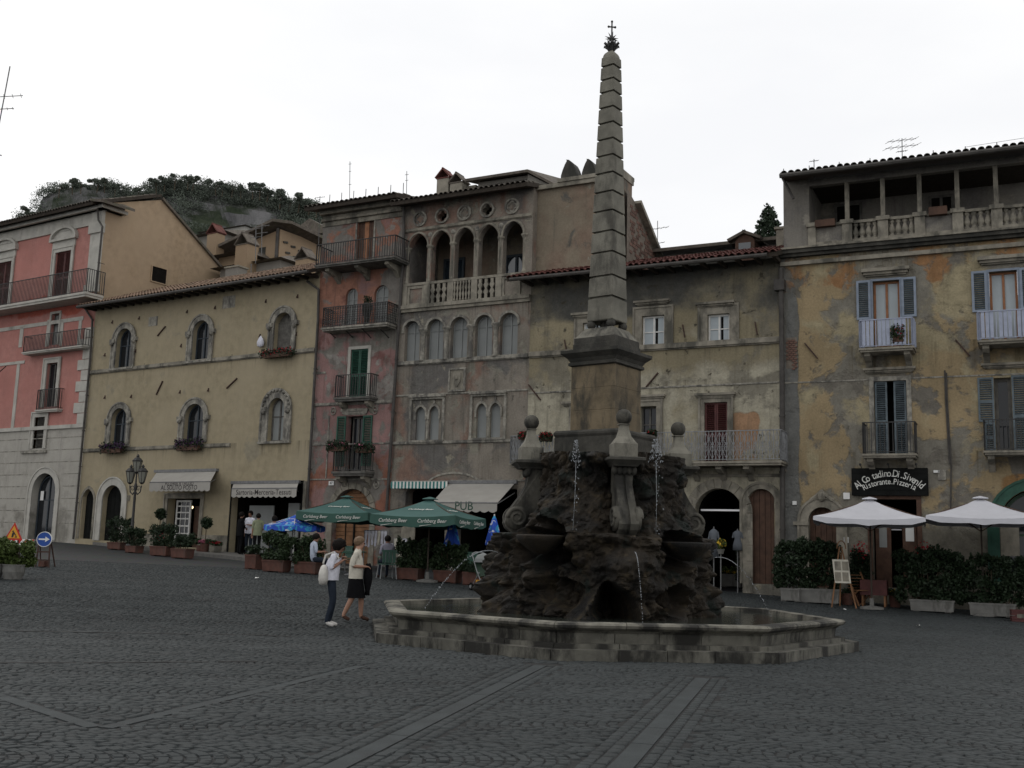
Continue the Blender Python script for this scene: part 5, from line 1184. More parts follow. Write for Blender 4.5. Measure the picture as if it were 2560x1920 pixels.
pq = mb.build('carved_plaque', M['greytrim'], r); q = MB(); c = (d[0]+d[1])/2; q.box(d[0]+.06, d[1]-.06, -.03, .01, d[2]+.06, d[3]-.06)
P = [(c-.16, d[3]-.18), (c+.16, d[3]-.18), (c+.17, d[2]+.4), (c, d[2]+.16), (c-.17, d[2]+.4)]; q.prism(P, -.07, -.02); q.sphere((c, -.06, (d[2]+d[3])/2+.05), .08, 8); q.build('shield_relief', M['oldtrim'], pq)
roof(B, -.1, uGO+.1, -.75, F.z(1170, 486, .75), 14, 3.6, 'tile_dark', 80, rows=3)
# attic dormer and chimneys on its roof
def rel(px, py, y): k = F.uz(px, py, -y); return k
a, b2 = rel(1195, 470, 2.6), rel(1325, 440, 2.6); zt1 = rel(1260, 440, 2.6)[1]; zt1 -= .12; A0, A1 = a[0], b2[0]; q = MB(); q.add([(u, y, z) for u in (A0, A1) for y, z in ((2.6, zE+.2), (2.6, zt1), (5.6, zt1+.62), (5.6, zE+.2))], [(0,1,2,3), (7,6,5,4), (0,4,5,1), (1,5,6,2), (2,6,7,3)]); dm = q.build('attic_dormer', M['w_far3'], r)
for f0, f1 in ((.10, .50), (.54, .94)): q = MB(); q.box(A0+(A1-A0)*f0, A0+(A1-A0)*f1, 2.56, 2.61, zE+.5, zt1-.16); q.build('dormer_board', M['greywood'], dm)
q = MB(); vs = [(A0-.4, 2.2, zt1-.02), (A1+.08, 2.2, zt1-.02), (A1+.08, 5.7, zt1+.70), (A0-.4, 5.7, zt1+.70), (A1+1.25, 2.2, zt1-.75), (A1+1.25, 5.7, zt1-.05)]; n_ = len(vs)
q.add(vs+[(x, y, z+.11) for x, y, z in vs], [(3,2,1,0), (1,2,5,4), (6,7,8,9), (7,10,11,8), (0,1,7,6), (1,4,10,7), (3,0,6,9), (4,5,11,10)]); q.build('dormer_roof', M['tile_dark'], dm)
q = MB(); q.add([(A1, 2.4, zE+.1), (A1, 2.4, zt1-.03), (A1+1.15, 2.4, zt1-.72), (A1+1.15, 2.4, zE+.1)], [(0,1,2,3)]); q.v += [(p[0], 5.5, p[2]) for p in q.v]; q.f += [(7,6,5,4), (0,4,5,1), (2,6,7,3)]; q.m += [0]*3; q.build('dormer_cheek', M['w_far3'], dm)
for x0, x1, y0, y1, mt in ((1099, 1128, 433, 482, 'oldtrim'), (1132, 1162, 444, 484, 'oldtrim')):
    k0, k1 = rel(x0, y1, 3), rel(x1, y1, 3); zt1 = rel((x0+x1)/2, y0, 3)[1]; w_ = k1[0]-k0[0]; chimney(r, ((k0[0]+k1[0])/2, 3, zE+.1), w_, .5, zt1-zE-.1-.32, M[mt], 'tile_red' if x0 < 1110 else 'tile_dark')
q = MB(); k0, k1 = rel(1165, 470, 3.2), rel(1190, 470, 3.2); q.box(k0[0], k1[0], 3.2, 3.8, zE, rel(1175, 464, 3.2)[1]); q.build('chimney', M['oldtrim'], r)
# tall upper wall that rises behind the red-tiled roof, with twin chimneys
zU = F.z(1400, 470, -.35); uU0, uU1 = uGO-.35, FGO.u(1560, 520, -.35); zlow = F.z(1400, 800)
mb = MB(); mb.box(uU0, uU1, .35, 1.1, zlow, zU); mb.build('upper_wall', M['w_upper'], r)
mb = MB(); mb.box(uU0-.1, uU1+.03, .2, 1.2, zU, zU+.16); mb.box(F.u(1385, 470, .1), uU1+.03, .15, 1.25, zU+.16, zU+.30); mb.build('coping', M['oldtrim'], r)
for x0, x1, y0 in ((1405, 1444, 402), (1457, 1492, 400)):
    k0, k1 = F.u(x0, 450, -.6), F.u(x1, 450, -.6); w_ = k1-k0; zt1 = F.z((x0+x1)/2, y0, -.6); chimney(r, ((k0+k1)/2, .75, zU+.28), w_*.95, .5, zt1-zU-.28-w_*1.0, M['darkstone'], M['darkstone'], 'hood')
# brick gable end that shows right of the obelisk
y0g, y1g = .35, 6.5
rdz = lambda px, py: (lambda t: ((ray(px, py)*t - FGO.P).dot(FGO.b), CAMZ+(ray(px, py)*t).z))(FGO.pt(uU1, 0).dot(FGO.d)/ray(px, py).dot(FGO.d))
g0, g1 = rdz(1583, 512), rdz(1632, 632)
mb = MB(); mb.add([(uU1+k, y, z) for k in (.0, .12) for y, z in ((.35, zlow), (g1[0], zlow), (g1[0], g1[1]), (g0[0], g0[1]), (.35, min(zU-.1, g0[1]+.35*(g0[0]-.35))))], [(0,1,2,3,4), (9,8,7,6,5), (2,7,8,3), (1,6,7,2)]); mb.build('gable_wall', M['mortar'], r)
q = MB(); 
zb = g1[1]-1.4
for i in range(24):
    for j in range(26):
        y = .5+j*.26+(.13 if i % 2 else 0); z = zb+i*.14
        lim = g1[1]+(g0[1]-g1[1])*(g1[0]-y)/(g1[0]-g0[0]) if y > g0[0] else g0[1]
        if y < g1[0]-.2 and z < lim-.2 and random.random() < .6: q.box(uU1+.11, uU1+.135, y, y+.235, z, z+.11)
o = q.build('bricks', M['brick'], r); o['kind'] = 'stuff'
mb = MB(); mb.bar((uU1+.1, g0[0]-.1, g0[1]+.05), (uU1+.1, g1[0]+.5, g1[1]-.3), .5, .14); mb.build('verge_coping', M['oldtrim'], r)
# ===== worn yellow house under the red tiles
B = Bld('yellow_house', 'stained yellow house with a red tiled roof and a long iron balcony behind the fountain', FYE); F = FYE; r = B.r
zE = F.z(1750, 662, .0)
for x0, y0, x1, y1 in ((1605, 789, 1661, 866), (1769, 785, 1824, 855), (1457, 806, 1510, 884)):
    d = B.op('rect', x0, y0, x1, y1, depth=.18); casement(r, 'rect', d, .1, .06, 'white', 'curtain', 1, (.48,))
    q = MB(); c = (d[0]+d[1])/2; q.box(c+.05, c+.13, .13, .132, d[2]+.08, d[3]-.08); q.build('curtain_gap', M['dark'], r)
    surround(r, 'rect', d, .3, .03, 'oldtrim')
lintel(B, 1588, 752, 1676, 763, 'oldtrim', .2); lintel(B, 1742, 756, 1838, 768, 'oldtrim', .2); lintel(B, 1432, 782, 1515, 795, 'oldtrim', .2)
d = B.op('rect', 1761, 1006, 1819, 1156, depth=.15); c = (d[0]+d[1])/2; louvre(r, d[0]+.01, c-.005, d[2], d[3], .04, 'maroon'); louvre(r, c+.005, d[1]-.01, d[2], d[3], .04, 'maroon'); surround(r, 'rect', d, .17, .05, 'oldtrim'); lintel(B, 1738, 983, 1840, 996)
d = B.op('rect', 1600, 1016, 1641, 1165, depth=.25); casement(r, 'rect', d, .18, .06, 'greywood', 'glass', 1, (.7,)); surround(r, 'rect', d, .2, .05, 'oldtrim'); lintel(B, 1580, 988, 1664, 1000)
d = B.op('rect', 1438, 1030, 1478, 1175, depth=.25); casement(r, 'rect', d, .18, .06, 'greywood', 'glass', 1, (.7,)); surround(r, 'rect', d, .2, .05, 'oldtrim'); lintel(B, 1405, 1004, 1490, 1016)
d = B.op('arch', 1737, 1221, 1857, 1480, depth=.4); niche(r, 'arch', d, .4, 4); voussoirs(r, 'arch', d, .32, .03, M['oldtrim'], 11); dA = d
q = MB(); zb_ = F.z(1800, 1275, -.5); q.box(d[0]+.02, d[1]-.02, .6, .68, zb_-.03, zb_+.03); q.build('light_bar', M['tubelight'], r)
d = B.op('arch', 1868, 1222, 1939, 1460, depth=.3); planks(r, 'arch', d, .15, 'brown', 5); surround(r, 'arch', d, .2, .03, 'oldtrim', name='door_surround')
d = B.op('arch', 1400, 1230, 1500, 1470, depth=.4); niche(r, 'arch', d, .4, 3)
B.wall([(.0, -.5), (.0, zE), (uYE, zE), (uYE, -.5)], M['w_yel'])
B.body(.02, uYE, -.5, zE-.02, 7, M['w_yel'])
B.course(1790, 858, .02, uYE-.05, .18, .12, 'oldtrim'); B.course(1790, 962, .02, uYE-.05, .05, .03, 'greytrim'); B.course(1850, 1188, F.u(1690, 1190), uYE-.05, .08, .06, 'oldtrim')
balcony(B, 1640-365, 1952, 1082, 1155, .85, .14, 'oldtrim', 'irongrey', 'lyre', 9)
zEf = F.z(1750, 659, 1.0)
roof(B, -.45, uYE+.1, -1.05, zEf, 19, 3.2, 'tile_red', 300)
mb = MB(); u = 0
while u < uYE: mb.box(u, u+.1, -1.0, .05, zEf+.02, zEf+.14); u += .6
o = mb.build('rafter_ends', M['soffit'], r); o['kind'] = 'stuff'
mb = MB(); mb.tube([(-.3, -1.12, zEf+.05), (uYE-.2, -1.12, zEf+.05)], .07, 8); mb.build('gutter', M['pipe'], r)
anchor(B, (1616, 968), (1646, 932)); anchor(B, (1322, 962), (1352, 1000))
for p in ((1707, 812), (1888, 805), (1412, 850)): anchor(B, p, (p[0]+6, p[1]+32), .035)
pipe(B, [(1952, 670), (1953, 740), (1955, 900), (1957, 1470)], .085, .2, 'pipe'); u_, z_ = F.uz(1950, 715, .2); q = MB(); q.box(u_-.16, u_+.16, -.36, -.06, z_-.16, z_+.2); q.build('rain_hopper', M['pipe'], r)
# dark house that rises just behind the red roof
yb = 3.2; k = F.uz(1613, 632, -yb); k2 = F.uz(1900, 600, -yb)
R2 = thing('rear_house', 'dark grey low house with a small gabled dormer behind the red tiled roof', 'house', FYE.pt(0, 0, -yb), -FYE.a, 'houses around the square')
zR = F.z(1700, 622, -yb); mb = MB(); mb.box(F.u(1618, 650, -yb), F.u(1975, 600, -yb), .3, 4, zEf-.5, zR-.12); mb.build('wall', M['w_far3'], R2)
mb = MB(); mb.add([(F.u(1602, 640, -yb), -.35, zR-.12), (F.u(1990, 600, -yb), -.35, zR-.12), (F.u(1990, 600, -yb), 4, zR+.5), (F.u(1602, 640, -yb), 4, zR+.5)], [(0,1,2,3)]); mb.v += [(p[0], p[1], p[2]+.12) for p in mb.v]; mb.f += [(4,5,6,7), (0,1,5,4), (1,2,6,5), (3,0,4,7)]; mb.m += [0]*3; mb.build('roof', M['tile_dark'], R2)
mb = MB(); mb.box(F.u(1618, 650, -yb), F.u(1975, 600, -yb), -.02, .3, zEf-.5, zR-.3); mb.build('slate_hanging', M['darkstone'], R2)
d = F.box(1838, 600, 1886, 634, -yb+.5); q = MB(); yf = -.5; q.box(d[0], d[1], yf, 2, d[2]-.6, d[3]); dm = q.build('dormer', M['brown'], R2)
q = MB(); q.box(d[0]+.13, d[1]-.13, yf-.02, yf+.01, d[2]+.02, d[3]-.1); q.build('pane', M['glass_sky'], dm)
c = (d[0]+d[1])/2; q = MB()
for s_ in (-1, 1): q.obox((c+s_*.27, .6, d[3]+.16), (.33, 0, -s_*.15), (0, 1.25, 0), (s_*.02, 0, .045))
q.build('dormer_roof', M['tile_dark'], dm)
q = MB(); q.prism([(d[0], d[3]), (d[1], d[3]), (c, d[3]+.3)], yf, 1.9); q.build('dormer_gable', M['brown'], dm)
d = F.box(1944, 562, 1979, 640, -1.4); chimney(B.r, ((d[0]+d[1])/2, 1.5, d[2]-.3), d[1]-d[0], .6, d[3]-d[2]+.1, M['oldtrim'], 'oldtrim', 'slab')
# ===== palazzo with the upper loggia on the right
B = Bld('ochre_palazzo', 'large worn ochre palazzo with an open top-floor loggia above the restaurant', FRI, 'house', 'houses around the square'); F = FRI; r = B.r
zB0 = F.z(2250, 600)                                        # foot of the loggia parapet
zTop = F.z(2250, 440)                                       # top of the loggia opening
zEv = F.z(2250, 410, .95)
U1 = uRI
ops = {}
for n_, bx in dict(B1=(2183, 701, 2250, 866), B2=(2475, 677, 2546, 850)).items():
    d = B.op('rect', *bx, depth=.25); zf = F.z(bx[0], bx[3]); casement(r, 'rect', d, .18, .07, 'orangewood', 'curtain', 1, ()); surround(r, 'rect', d, .07, .02, 'bluegrey')
    sw = .43
    for s_ in (0, 1): louvre(r, d[0]-sw-.06 if s_ == 0 else d[1]+.06, d[0]-.06 if s_ == 0 else d[1]+sw+.06, d[2]+(d[3]-d[2])*.42, d[3]+.04, -.07, 'bluegrey', fw=.07, mid=False, fill='slate')
lintel(B, 2155, 672, 2274, 690, 'oldtrim', .22); lintel(B, 2444, 641, 2580, 660, 'oldtrim', .22)
d = B.op('rect', 2186, 952, 2268, 1138, depth=.22); w_ = d[1]-d[0]; niche(r, 'rect', d, .22, .8)
louvre(r, d[0]+.02, d[0]+w_*.40, d[2], d[3], .06, 'slate'); louvre(r, d[0]+w_*.60, d[1]-.02, d[2], d[3], .06, 'slate'); surround(r, 'rect', d, .14, .03, 'greytrim')
d = B.op('rect', 2488, 944, 2531, 1130, depth=.22); niche(r, 'rect', d, .22, .8); casement(r, 'rect', d, .16, .1, 'greywood', 'glass', 0, ()); louvre(r, d[0]-.45, d[0]-.01, d[2]+.9, d[3]+.02, -.06, 'slate'); louvre(r, d[1]+.01, d[1]+.5, d[2]+.05, d[3]+.05, -.06, 'slate'); louvre(r, d[0]-.3, d[0]-.01, d[2]+.05, d[2]+.88, -.06, 'slate')
lintel(B, 2160, 920, 2290, 933, 'oldtrim', .2); lintel(B, 2453, 908, 2600, 921, 'oldtrim', .2)
d = B.op('arch', 2022, 1268, 2092, 1470, depth=.35); planks(r, 'arch', d, .25, 'brown', 5); surround(r, 'arch', d, .3, .06, 'oldtrim', name='door_surround')
zi = F.z(2055, 1310); q = MB(); q.box(d[0]-.45, d[0]+.02, -.12, .02, zi-.05, zi+.06); q.build('impost', M['oldtrim'], r); q = MB(); q.box(d[1]-.02, d[1]+.4, -.12, .02, zi-.05, zi+.06); q.build('impost', M['oldtrim'], r)
q = MB(); c = (d[0]+d[1])/2; q.sphere((c, -.08, d[3]+.33), .13, 10, sz=1.3); q.tube([(c-.35, -.06, d[3]+.2), (c-.15, -.08, d[3]+.35), (c, -.08, d[3]+.5), (c+.15, -.08, d[3]+.35), (c+.35, -.06, d[3]+.2)], .06, 6); q.build('keystone_crest', M['oldtrim'], r)
d = B.op('rect', 2182, 1248, 2294, 1470, depth=.4); niche(r, 'rect', d, .4, 4); surround(r, 'rect', d, .14, .03, 'brown', name='door_surround'); dDoor = d
q = MB(); q.box(d[0]+.05, d[0]+.5, .3, .36, d[2], d[3]-.5); q.build('door', M['brown'], r); q = MB(); q.box(d[1]-.45, d[1]-.05, .3, .36, d[2], d[3]-.5); q.build('door', M['brown'], r)
q = MB(); q.box(d[0]+.16, d[0]+.38, .29, .31, d[2]+1.2, d[3]-.7); q.build('door_pane', M['blind'], r); q = MB(); q.box(d[1]-.36, d[1]-.12, .29, .31, d[2]+1.4, d[3]-.65); q.build('menu_notice', M['white_sign'], r)
a_, z_ = F.uz(2233, 1324, -1.5); q = MB(); q.tube([(a_-.05, 1.5, z_), (a_+.25, 1.5, z_)], .02, 6); q.build('tube_lamp', M['tubelight'], r); a_, z_ = F.uz(2206, 1307, .2); q = MB(); q.sphere((a_, .2, z_), .035, 8); q.build('lamp_bulb', M['bulb'], r)
d = B.op('arch', 2500, 1222, 2700, 1480, depth=.35); niche(r, 'arch', d, .35, 2.5); surround(r, 'arch', d, .30, .05, 'green', name='arch_surround'); casement(r, 'arch', (d[0]+.02, d[1]-.02, d[2], d[3]-.02), .3, .1, 'greendark', 'glass', 1, (.55,), 'shop_front')
u_, z_ = F.uz(2525, 1355, -.2); q = MB(); q.box(u_-.25, u_+.25, .24, .26, z_-.4, z_+.42); q.build('shop_notice', M['oldtrim'], r)
B.wall([(.0, -.5), (.0, zB0), (U1, zB0), (U1, -.5)], M['w_right'])
mb = MB(); mb.box(.004, .35, .004, 9, -.5, zB0-.01); mb.box(U1-.3, U1, .01, 9, -.5, zB0-.01); mb.box(.36, U1-.31, 8.7, 9, -.5, zB0-.01); mb.build('side_wall', M['w_right'], r)
# cornice under the loggia: shadow band put into its dark stone colour
mb = MB(); mb.box(-.02, U1, -.12, .01, zB0-.55, zB0-.42); mb.build('string_course', M['oldtrim'], r); mb = MB(); mb.box(-.05, U1, -.28, .01, zB0-.18, zB0-.06); mb.box(-.05, U1, -.18, .01, zB0-.28, zB0-.18); mb.build('cornice', M['darkstone'], r)
mb = MB(); mb.box(-.05, U1, -.34, .3, zB0-.06, zB0); mb.build('parapet_base', M['loggia'] if 'loggia' in M else M['oldtrim'], r)
# loggia floor: end wall, posts, back wall, ceiling
zRail = F.z(2250, 540); xL = F.u(2023, 520)
mb = MB(); mb.box(.08, xL, .0, 3, zB0, zTop+.3); mb.build('end_wall', M['w_loggia'], r)
mb = MB(); mb.box(xL, U1, 2.4, 2.6, zB0, zTop+.35); mb.build('loggia_back_wall', M['w_loggia'], r); mb = MB(); mb.box(xL, U1, .0, 2.4, zB0-.05, zB0+.02); mb.build('loggia_floor', M['oldtrim'], r)
mb = MB(); mb.box(xL, U1, .0, .25, zTop, zTop+.2); mb.build('loggia_beam', M['w_loggia'], r); mb = MB(); mb.box(xL, U1, .25, 2.4, zTop+.15, zTop+.25); mb.build('loggia_ceiling', M['soffit'], r)
PX = [2030, 2113, 2204, 2298, 2393, 2491, 2592]; us = [F.u(x, 520) for x in PX]; step = (us[-1]-us[0])/6; us = [us[0]+step*i for i in range(8)]
for i, u in enumerate(us):
    if u > U1: break
    if i: mb = MB(); mb.box(u-.065, u+.065, .03, .17, zRail-.05, zTop+.01); mb.build('post', M['oldtrim'], r)
    w_ = .155 if i else .12; mb = MB(); mb.box(u-w_, u+w_, -.1, .22, zB0, zRail-.1); mb.build('parapet_pier', M['oldtrim'], r); mb = MB(); mb.box(u-w_-.05, u+w_+.05, -.15, .27, zRail-.1, zRail+.03); mb.build('pier_cap', M['oldtrim'], r)
    if i+1 < len(us):
        a, b2 = u+w_, min(us[i+1]-.155, U1); mb = MB(); mb.box(a, b2, -.06, .18, zRail-.1, zRail-.01); mb.build('parapet_rail', M['oldtrim'], r); mb = MB(); mb.box(a, b2, -.06, .18, zB0, zB0+.16); mb.build('parapet_plinth', M['oldtrim'], r)
        if i in (0, 3): mb = MB(); mb.box(a, b2, .0, .12, zB0+.16, zRail-.1); mb.build('parapet_panel', M['w_loggia'], r)
        else:
            for k in range(4):
                c = a+(b2-a)*(k+.5)/4; h = zRail-.1-zB0-.16; mb = MB(); mb.lathe([(.09, 0), (.09, .05), (.05, .08), (.10, h*.28), (.11, h*.38), (.05, h*.72), (.045, h*.8), (.08, h-.06), (.085, h)], 10, (c, .06, zB0+.16)); mb.build('baluster', M['oldtrim'], r, True)
            mb = MB(); mb.box(a, b2, .6, .62, zB0, zB0+.3)
for x0, x1, y0, y1 in ((2086, 2156, 508, 560), (2322, 2386, 487, 532)):
    d = (F.u(x0, 530, -2.35), F.u(x1, 530, -2.35), zB0+.1, F.z((x0+x1)/2, y0, -2.35)); casement(r, 'rect', d, 2.33, .09, 'greywood', 'dark', 1, (), ft=.06)
roof(B, F.u(1953, 432, .95), U1+.3, -.95, zEv, 11, 3.6, 'tile_dark', 100, rows=3)
mb = MB(); mb.tube([(F.u(1949, 434, 1.03), -1.03, zEv+.05), (U1, -1.03, zEv+.05)], .08, 8); mb.build('gutter', M['pipe'], r)
pipe(B, [(1953, 432), (1956, 444), (1984, 497)], .045, .4)
q = MB()
for x, y in ((1959, 425), (2023, 416), (2098, 404), (2175, 394), (2333, 376), (2413, 366), (2492, 356)):
    u = F.u(x, y, .1); q.tube([(u, -.1, zEv+.25), (u, -.1, zEv+.62)], .014, 5)
o = q.build('roof_spikes', M['iron'], r); o['kind'] = 'stuff'
q = MB()
for k in range(2): q.tube([(F.u(2413, 366, .1), -.1, zEv+.42+.18*k), (U1, -.1, zEv+.5+.18*k)], .006, 4)
q.build('wire', M['iron'], r)
balcony(B, 2150, 2282, 797, 868, .8, .12, 'oldtrim', 'lavender', 'panel', 2, corb='oldtrim'); balcony(B, 2447, 2585, 775, 848, .8, .12, 'oldtrim', 'lavender', 'panel', 2, corb='oldtrim')
balcony(B, 2158, 2288, 1055, 1134, .75, .12, 'oldtrim', 'iron', 'bars', 2, corb='oldtrim'); balcony(B, 2462, 2590, 1048, 1126, .75, .12, 'oldtrim', 'iron', 'bars', 2, corb='oldtrim')
anchor(B, (2012, 858), (2044, 896)); anchor(B, (2389, 850), (2424, 890))
B.course(2150, 950, .02, U1, .04, .02, 'greytrim', 'cable')
for p in ([(2362, 926), (2364, 1000), (2374, 1160)], [(2366, 932), (2368, 1000), (2378, 1160)], [(2378, 1160), (2376, 1320)]): pipe(B, p, .022, .04)
# the patch of bare brick beside the downpipe, brick by brick
d = F.box(1965, 844, 1992, 925); i = 0
q = MB(); q.box(d[0], d[1], -.004, .01, d[2]+.05, d[3]); bp = q.build('brick_patch', M['mortar'], r)
bm_ = MB(); bm_.box(-.055, .055, -.03, .0, -.026, .026); bme = bm_.mesh('brick', M['brick'])
z = d[2]
while z < d[3]-.03:
    u = d[0]+(.0 if i % 2 else -.06); frac = (z-d[2])/(d[3]-d[2])
    while u < d[1]-.06:
        if u > d[0]-.02 and not (frac < .25 and (u-d[0])/(d[1]-d[0]) < .45) and not (frac > .92 and random.random() < .4):
            o = bpy.data.objects.new('brick', bme); COL.objects.link(o); o.parent = bp; o.location = (u+.06, -.004-random.uniform(0,.012), z+.03); o.scale = (random.uniform(.9,1), 1, 1)
        u += .122
    z += .066; i += 1
for bx in ((2109, 1232, 2125, 1248), (2110, 1343, 2122, 1357), (1982, 1253, 1992, 1262), (2334, 1176, 2350, 1182), (2345, 1175, 2365, 1200)): B.box('meter_box', *bx, .06, M['white_sign'] if bx[0] < 2340 else M['greytrim'])
# ------------------------------------------------------------------ houses behind, hill, trees
def bg_house(label, px0, px1, ytop, Y, deg, D, mat, roofmat='tile_dark', hz=12, rise=1.0, win=(), over=.5, gable=False):
    P = at_depth(px0, ytop, Y); fc = Fac((P.x, P.y), deg); u1 = fc.u(px1, ytop); zt_ = fc.z((px0+px1)/2, ytop)
    t = thing('house', label, 'house', fc.P, -fc.a, 'houses on the slope behind'); q = MB(); zb = gz(P.x, min(P.y, 70))-1; H = zt_
    q.box(0, u1, 0, D, zb, H); q.build('wall', mat, t)
    q = MB(); o = over
    if gable: q.add([(-o, -o, H+.05), (-o, D+o, H+.05), (u1+o, D+o, H+.05), (u1+o, -o, H+.05), (u1/2, -o, H+rise), (u1/2, D+o, H+rise)], [(0,4,5,1), (4,3,2,5), (0,1,2,3), (0,3,4), (1,5,2)])
    else: q.add([(-o, -o, H+.02), (u1+o, -o, H+.02), (u1+o, D+o, H+.02), (-o, D+o, H+.02), (u1*.3, D/2, H+rise), (u1*.7, D/2, H+rise)], [(0,1,5,4), (1,2,5), (2,3,4,5), (3,0,4), (3,2,1,0)])
    q.build('roof', M[roofmat], t)
    for w in win:
        d = fc.box(*w); q = MB(); q.box(d[0], d[1], -.03, .05, d[2], d[3]); f = q.build('window', M['greytrim'], t); q = MB(); q.box(d[0]+.08, d[1]-.08, -.04, .0, d[2]+.08, d[3]-.08); q.build('pane', M['glass'], f)
    return t, fc, u1, zt_
# ochre house with two visible walls: corner at x=697
P = at_depth(697, 640, 58); fL = Fac((P.x, P.y), 33); t = thing('ochre_house', 'ochre house with a shallow hipped roof rising behind the cream house', 'house', fL.P, -fL.a, 'houses on the slope behind')
u0 = fL.u(596, 640); zt_ = fL.z(650, 592); zap = fL.z(697, 563); fS = lambda px, py: (lambda k: ((ray(px, py)*k-fL.P).dot(fL.b), CAMZ+(ray(px, py)*k).z))(fL.P.dot(fL.d)/ray(px, py).dot(fL.d))
zb = 6; zl = fL.z(600, 612); yR_, zr_ = fS(810, 606)
q = MB(); q.add([(u0, 0, zb), (0, 0, zb), (0, 0, zap-.25), (u0, 0, zl-.1), (0, yR_, zb), (0, yR_, zr_-.15), (u0, yR_, zb), (u0, yR_, zl-.3)], [(0,1,2,3), (1,4,5,2), (4,6,7,5), (6,0,3,7)]); q.build('wall', M['w_far'], t)
q = MB(); e = .75
vs = [(u0-1.6, -e, zl-.35), (.1, -e, zap-.02), (e, .1, zap-.02), (e, yR_+1, zr_-.25), (u0-1.6, yR_+1, zl-.3)]
q.add(vs+[(v[0], v[1], v[2]+.16) for v in vs], [(4,3,2,1,0), (5,6,7,8,9), (0,1,6,5), (1,2,7,6), (2,3,8,7)]); q.build('roof', M['tile_dark'], t)
d = fL.box(647, 619, 663, 665); q = MB(); q.box(d[0], d[1], -.02, .1, d[2], d[3]); f = q.build('window', M['darkstone'], t)
q = MB()
for k in range(14):
    i, j = k % 5, k//5; y = yR_*(.12+.17*i+.06*(j % 2)); z = zap-.9-j*.55-.1*i; q.obox((.03, y, z), (.04, 0, 0), (0, .16, .02), (0, -.02, .05))
o = q.build('putlog_holes', M['darkstone'], t); o['kind'] = 'stuff'
q = MB(); q.tube([(-.12, -.08, zb), (-.12, -.08, zap-.2)], .09, 8); q.build('downpipe', M['pipe'], t)
q = MB(); q.tube([(.06, .1, zb+5.1), (.06, yR_*.5, zb+4.75), (.06, yR_, zb+4.7)], .05, 5); q.build('cable', M['pipe'], t)
fc5 = Fac(at_depth(740, 640, 53), 33)
q = fc5.box(749, 633, 779, 690); chimney_t = thing('chimney_stack', 'ochre chimney with a dark tiled cap above the right end of the cream roof', 'chimney', fc5.P, -fc5.a, 'chimneys behind the cream roof'); chimney(chimney_t, ((q[0]+q[1])/2, 0, q[2]-1), q[1]-q[0], .6, q[3]-q[2]+.6, M['w_far'], 'tile_dark')
fc6 = Fac(at_depth(614, 630, 55), 33); q = fc6.box(600, 612, 630, 680); ct = thing('chimney_stack', 'squat ochre chimney with a red tiled cap left of the ochre house', 'chimney', fc6.P, -fc6.a, 'chimneys behind the cream roof'); chimney(ct, ((q[0]+q[1])/2, 0, q[2]-1), q[1]-q[0], .7, q[3]-q[2]+.9, M['w_far'], 'tile_dark')
fc7 = Fac(at_depth(537, 600, 60), 33); q = fc7.box(526, 584, 550, 660); ct = thing('chimney_stack', 'tall slim ochre chimney with a pointed red cap beside the palazzo gable', 'chimney', fc7.P, -fc7.a, 'chimneys behind the cream roof'); chimney(ct, ((q[0]+q[1])/2, 0, q[2]-2), q[1]-q[0], .6, q[3]-q[2]+1.9, M['w_far'], 'tile_red')
fc8 = Fac(at_depth(583, 690, 52), 33); q = fc8.box(575, 668, 606, 700); ct = thing('chimney_stack', 'low grey chimney block standing on the left part of the cream roof', 'chimney', fc8.P, -fc8.a, 'chimneys behind the cream roof'); chimney(ct, ((q[0]+q[1])/2, 0, q[2]-2), q[1]-q[0], .6, q[3]-q[2]+1.9, M['w_far3'], 'oldtrim', 'slab')
bg_house('pale grey house with a flat roof line under the hill cliff', 505, 612, 574, 90, 30, 8, M['w_far2'], hz=10, rise=.5, over=.3, win=((584, 576, 595, 600),))
bg_house('grey house with a sloping roof just right of the palazzo gable', 470, 560, 590, 72, 30, 7, M['w_far3'], rise=1.3, win=((520, 606, 526, 620),))
bg_house('dark low house roof between the chimneys behind the cream house', 552, 700, 662, 56.5, 33, 4, M['w_far3'], rise=.9, over=.4)
bg_house('small grey house on the slope below the trees', 725, 830, 590, 110, 25, 8, M['w_far3'], rise=1.8, over=.4, gable=True)
bg_house('low ochre house with a brown roof beside the ridge of the cream roof', 548, 606, 640, 58, 33, 5, M['w_far'], rise=.7)
# hill
sil = [(-700, 640), (-300, 670), (-120, 640), (0, 590), (43, 560), (94, 527), (106, 494), (138, 474), (175, 468), (228, 461), (285, 470), (309, 476), (358, 482), (386, 468), (407, 460), (448, 456), (488, 459), (525, 468), (570, 474), (631, 479), (671, 486), (712, 505), (773, 513), (830, 540), (920, 585), (1020, 640), (1200, 720), (1500, 850)]
DH = 270.0; NXh, NT = 230, 46
sx = np.array([s[0] for s in sil], float); sy = np.array([s[1] for s in sil], float); q = MB(); tops = []
for i in range(NXh):
    px = -700+2200*i/(NXh-1); py = float(np.interp(px, sx, sy)); nz_ = 2.5*noise.noise(Vector((px*.03, 0, 0)))+1.2*noise.noise(Vector((px*.11, 3, 0))); P = at_depth(px, py+nz_, DH); tops.append(P)
    hgt = P.z
    for j in range(NT+1):
        t = j/NT
        y = DH-(3*t**.8*10+95*max(0, t-.12)**1.3) if t > 0 else DH
        z = hgt*(1-t)**1.02
        n_ = noise.fractal(Vector((P.x*.05, t*9, 1)), 1, 2, 4)*8+noise.ridged_multi_fractal(Vector((P.x*.09, t*3, 5)), 1, 2, 4, 1, 2)*5.5*min(1, t*6)
        q.v.append((P.x*(y/DH), y-n_*min(1, t*4), max(z+noise.noise(Vector((P.x*.08, t*10, 9)))*2.0*min(1, t*5), -1)))
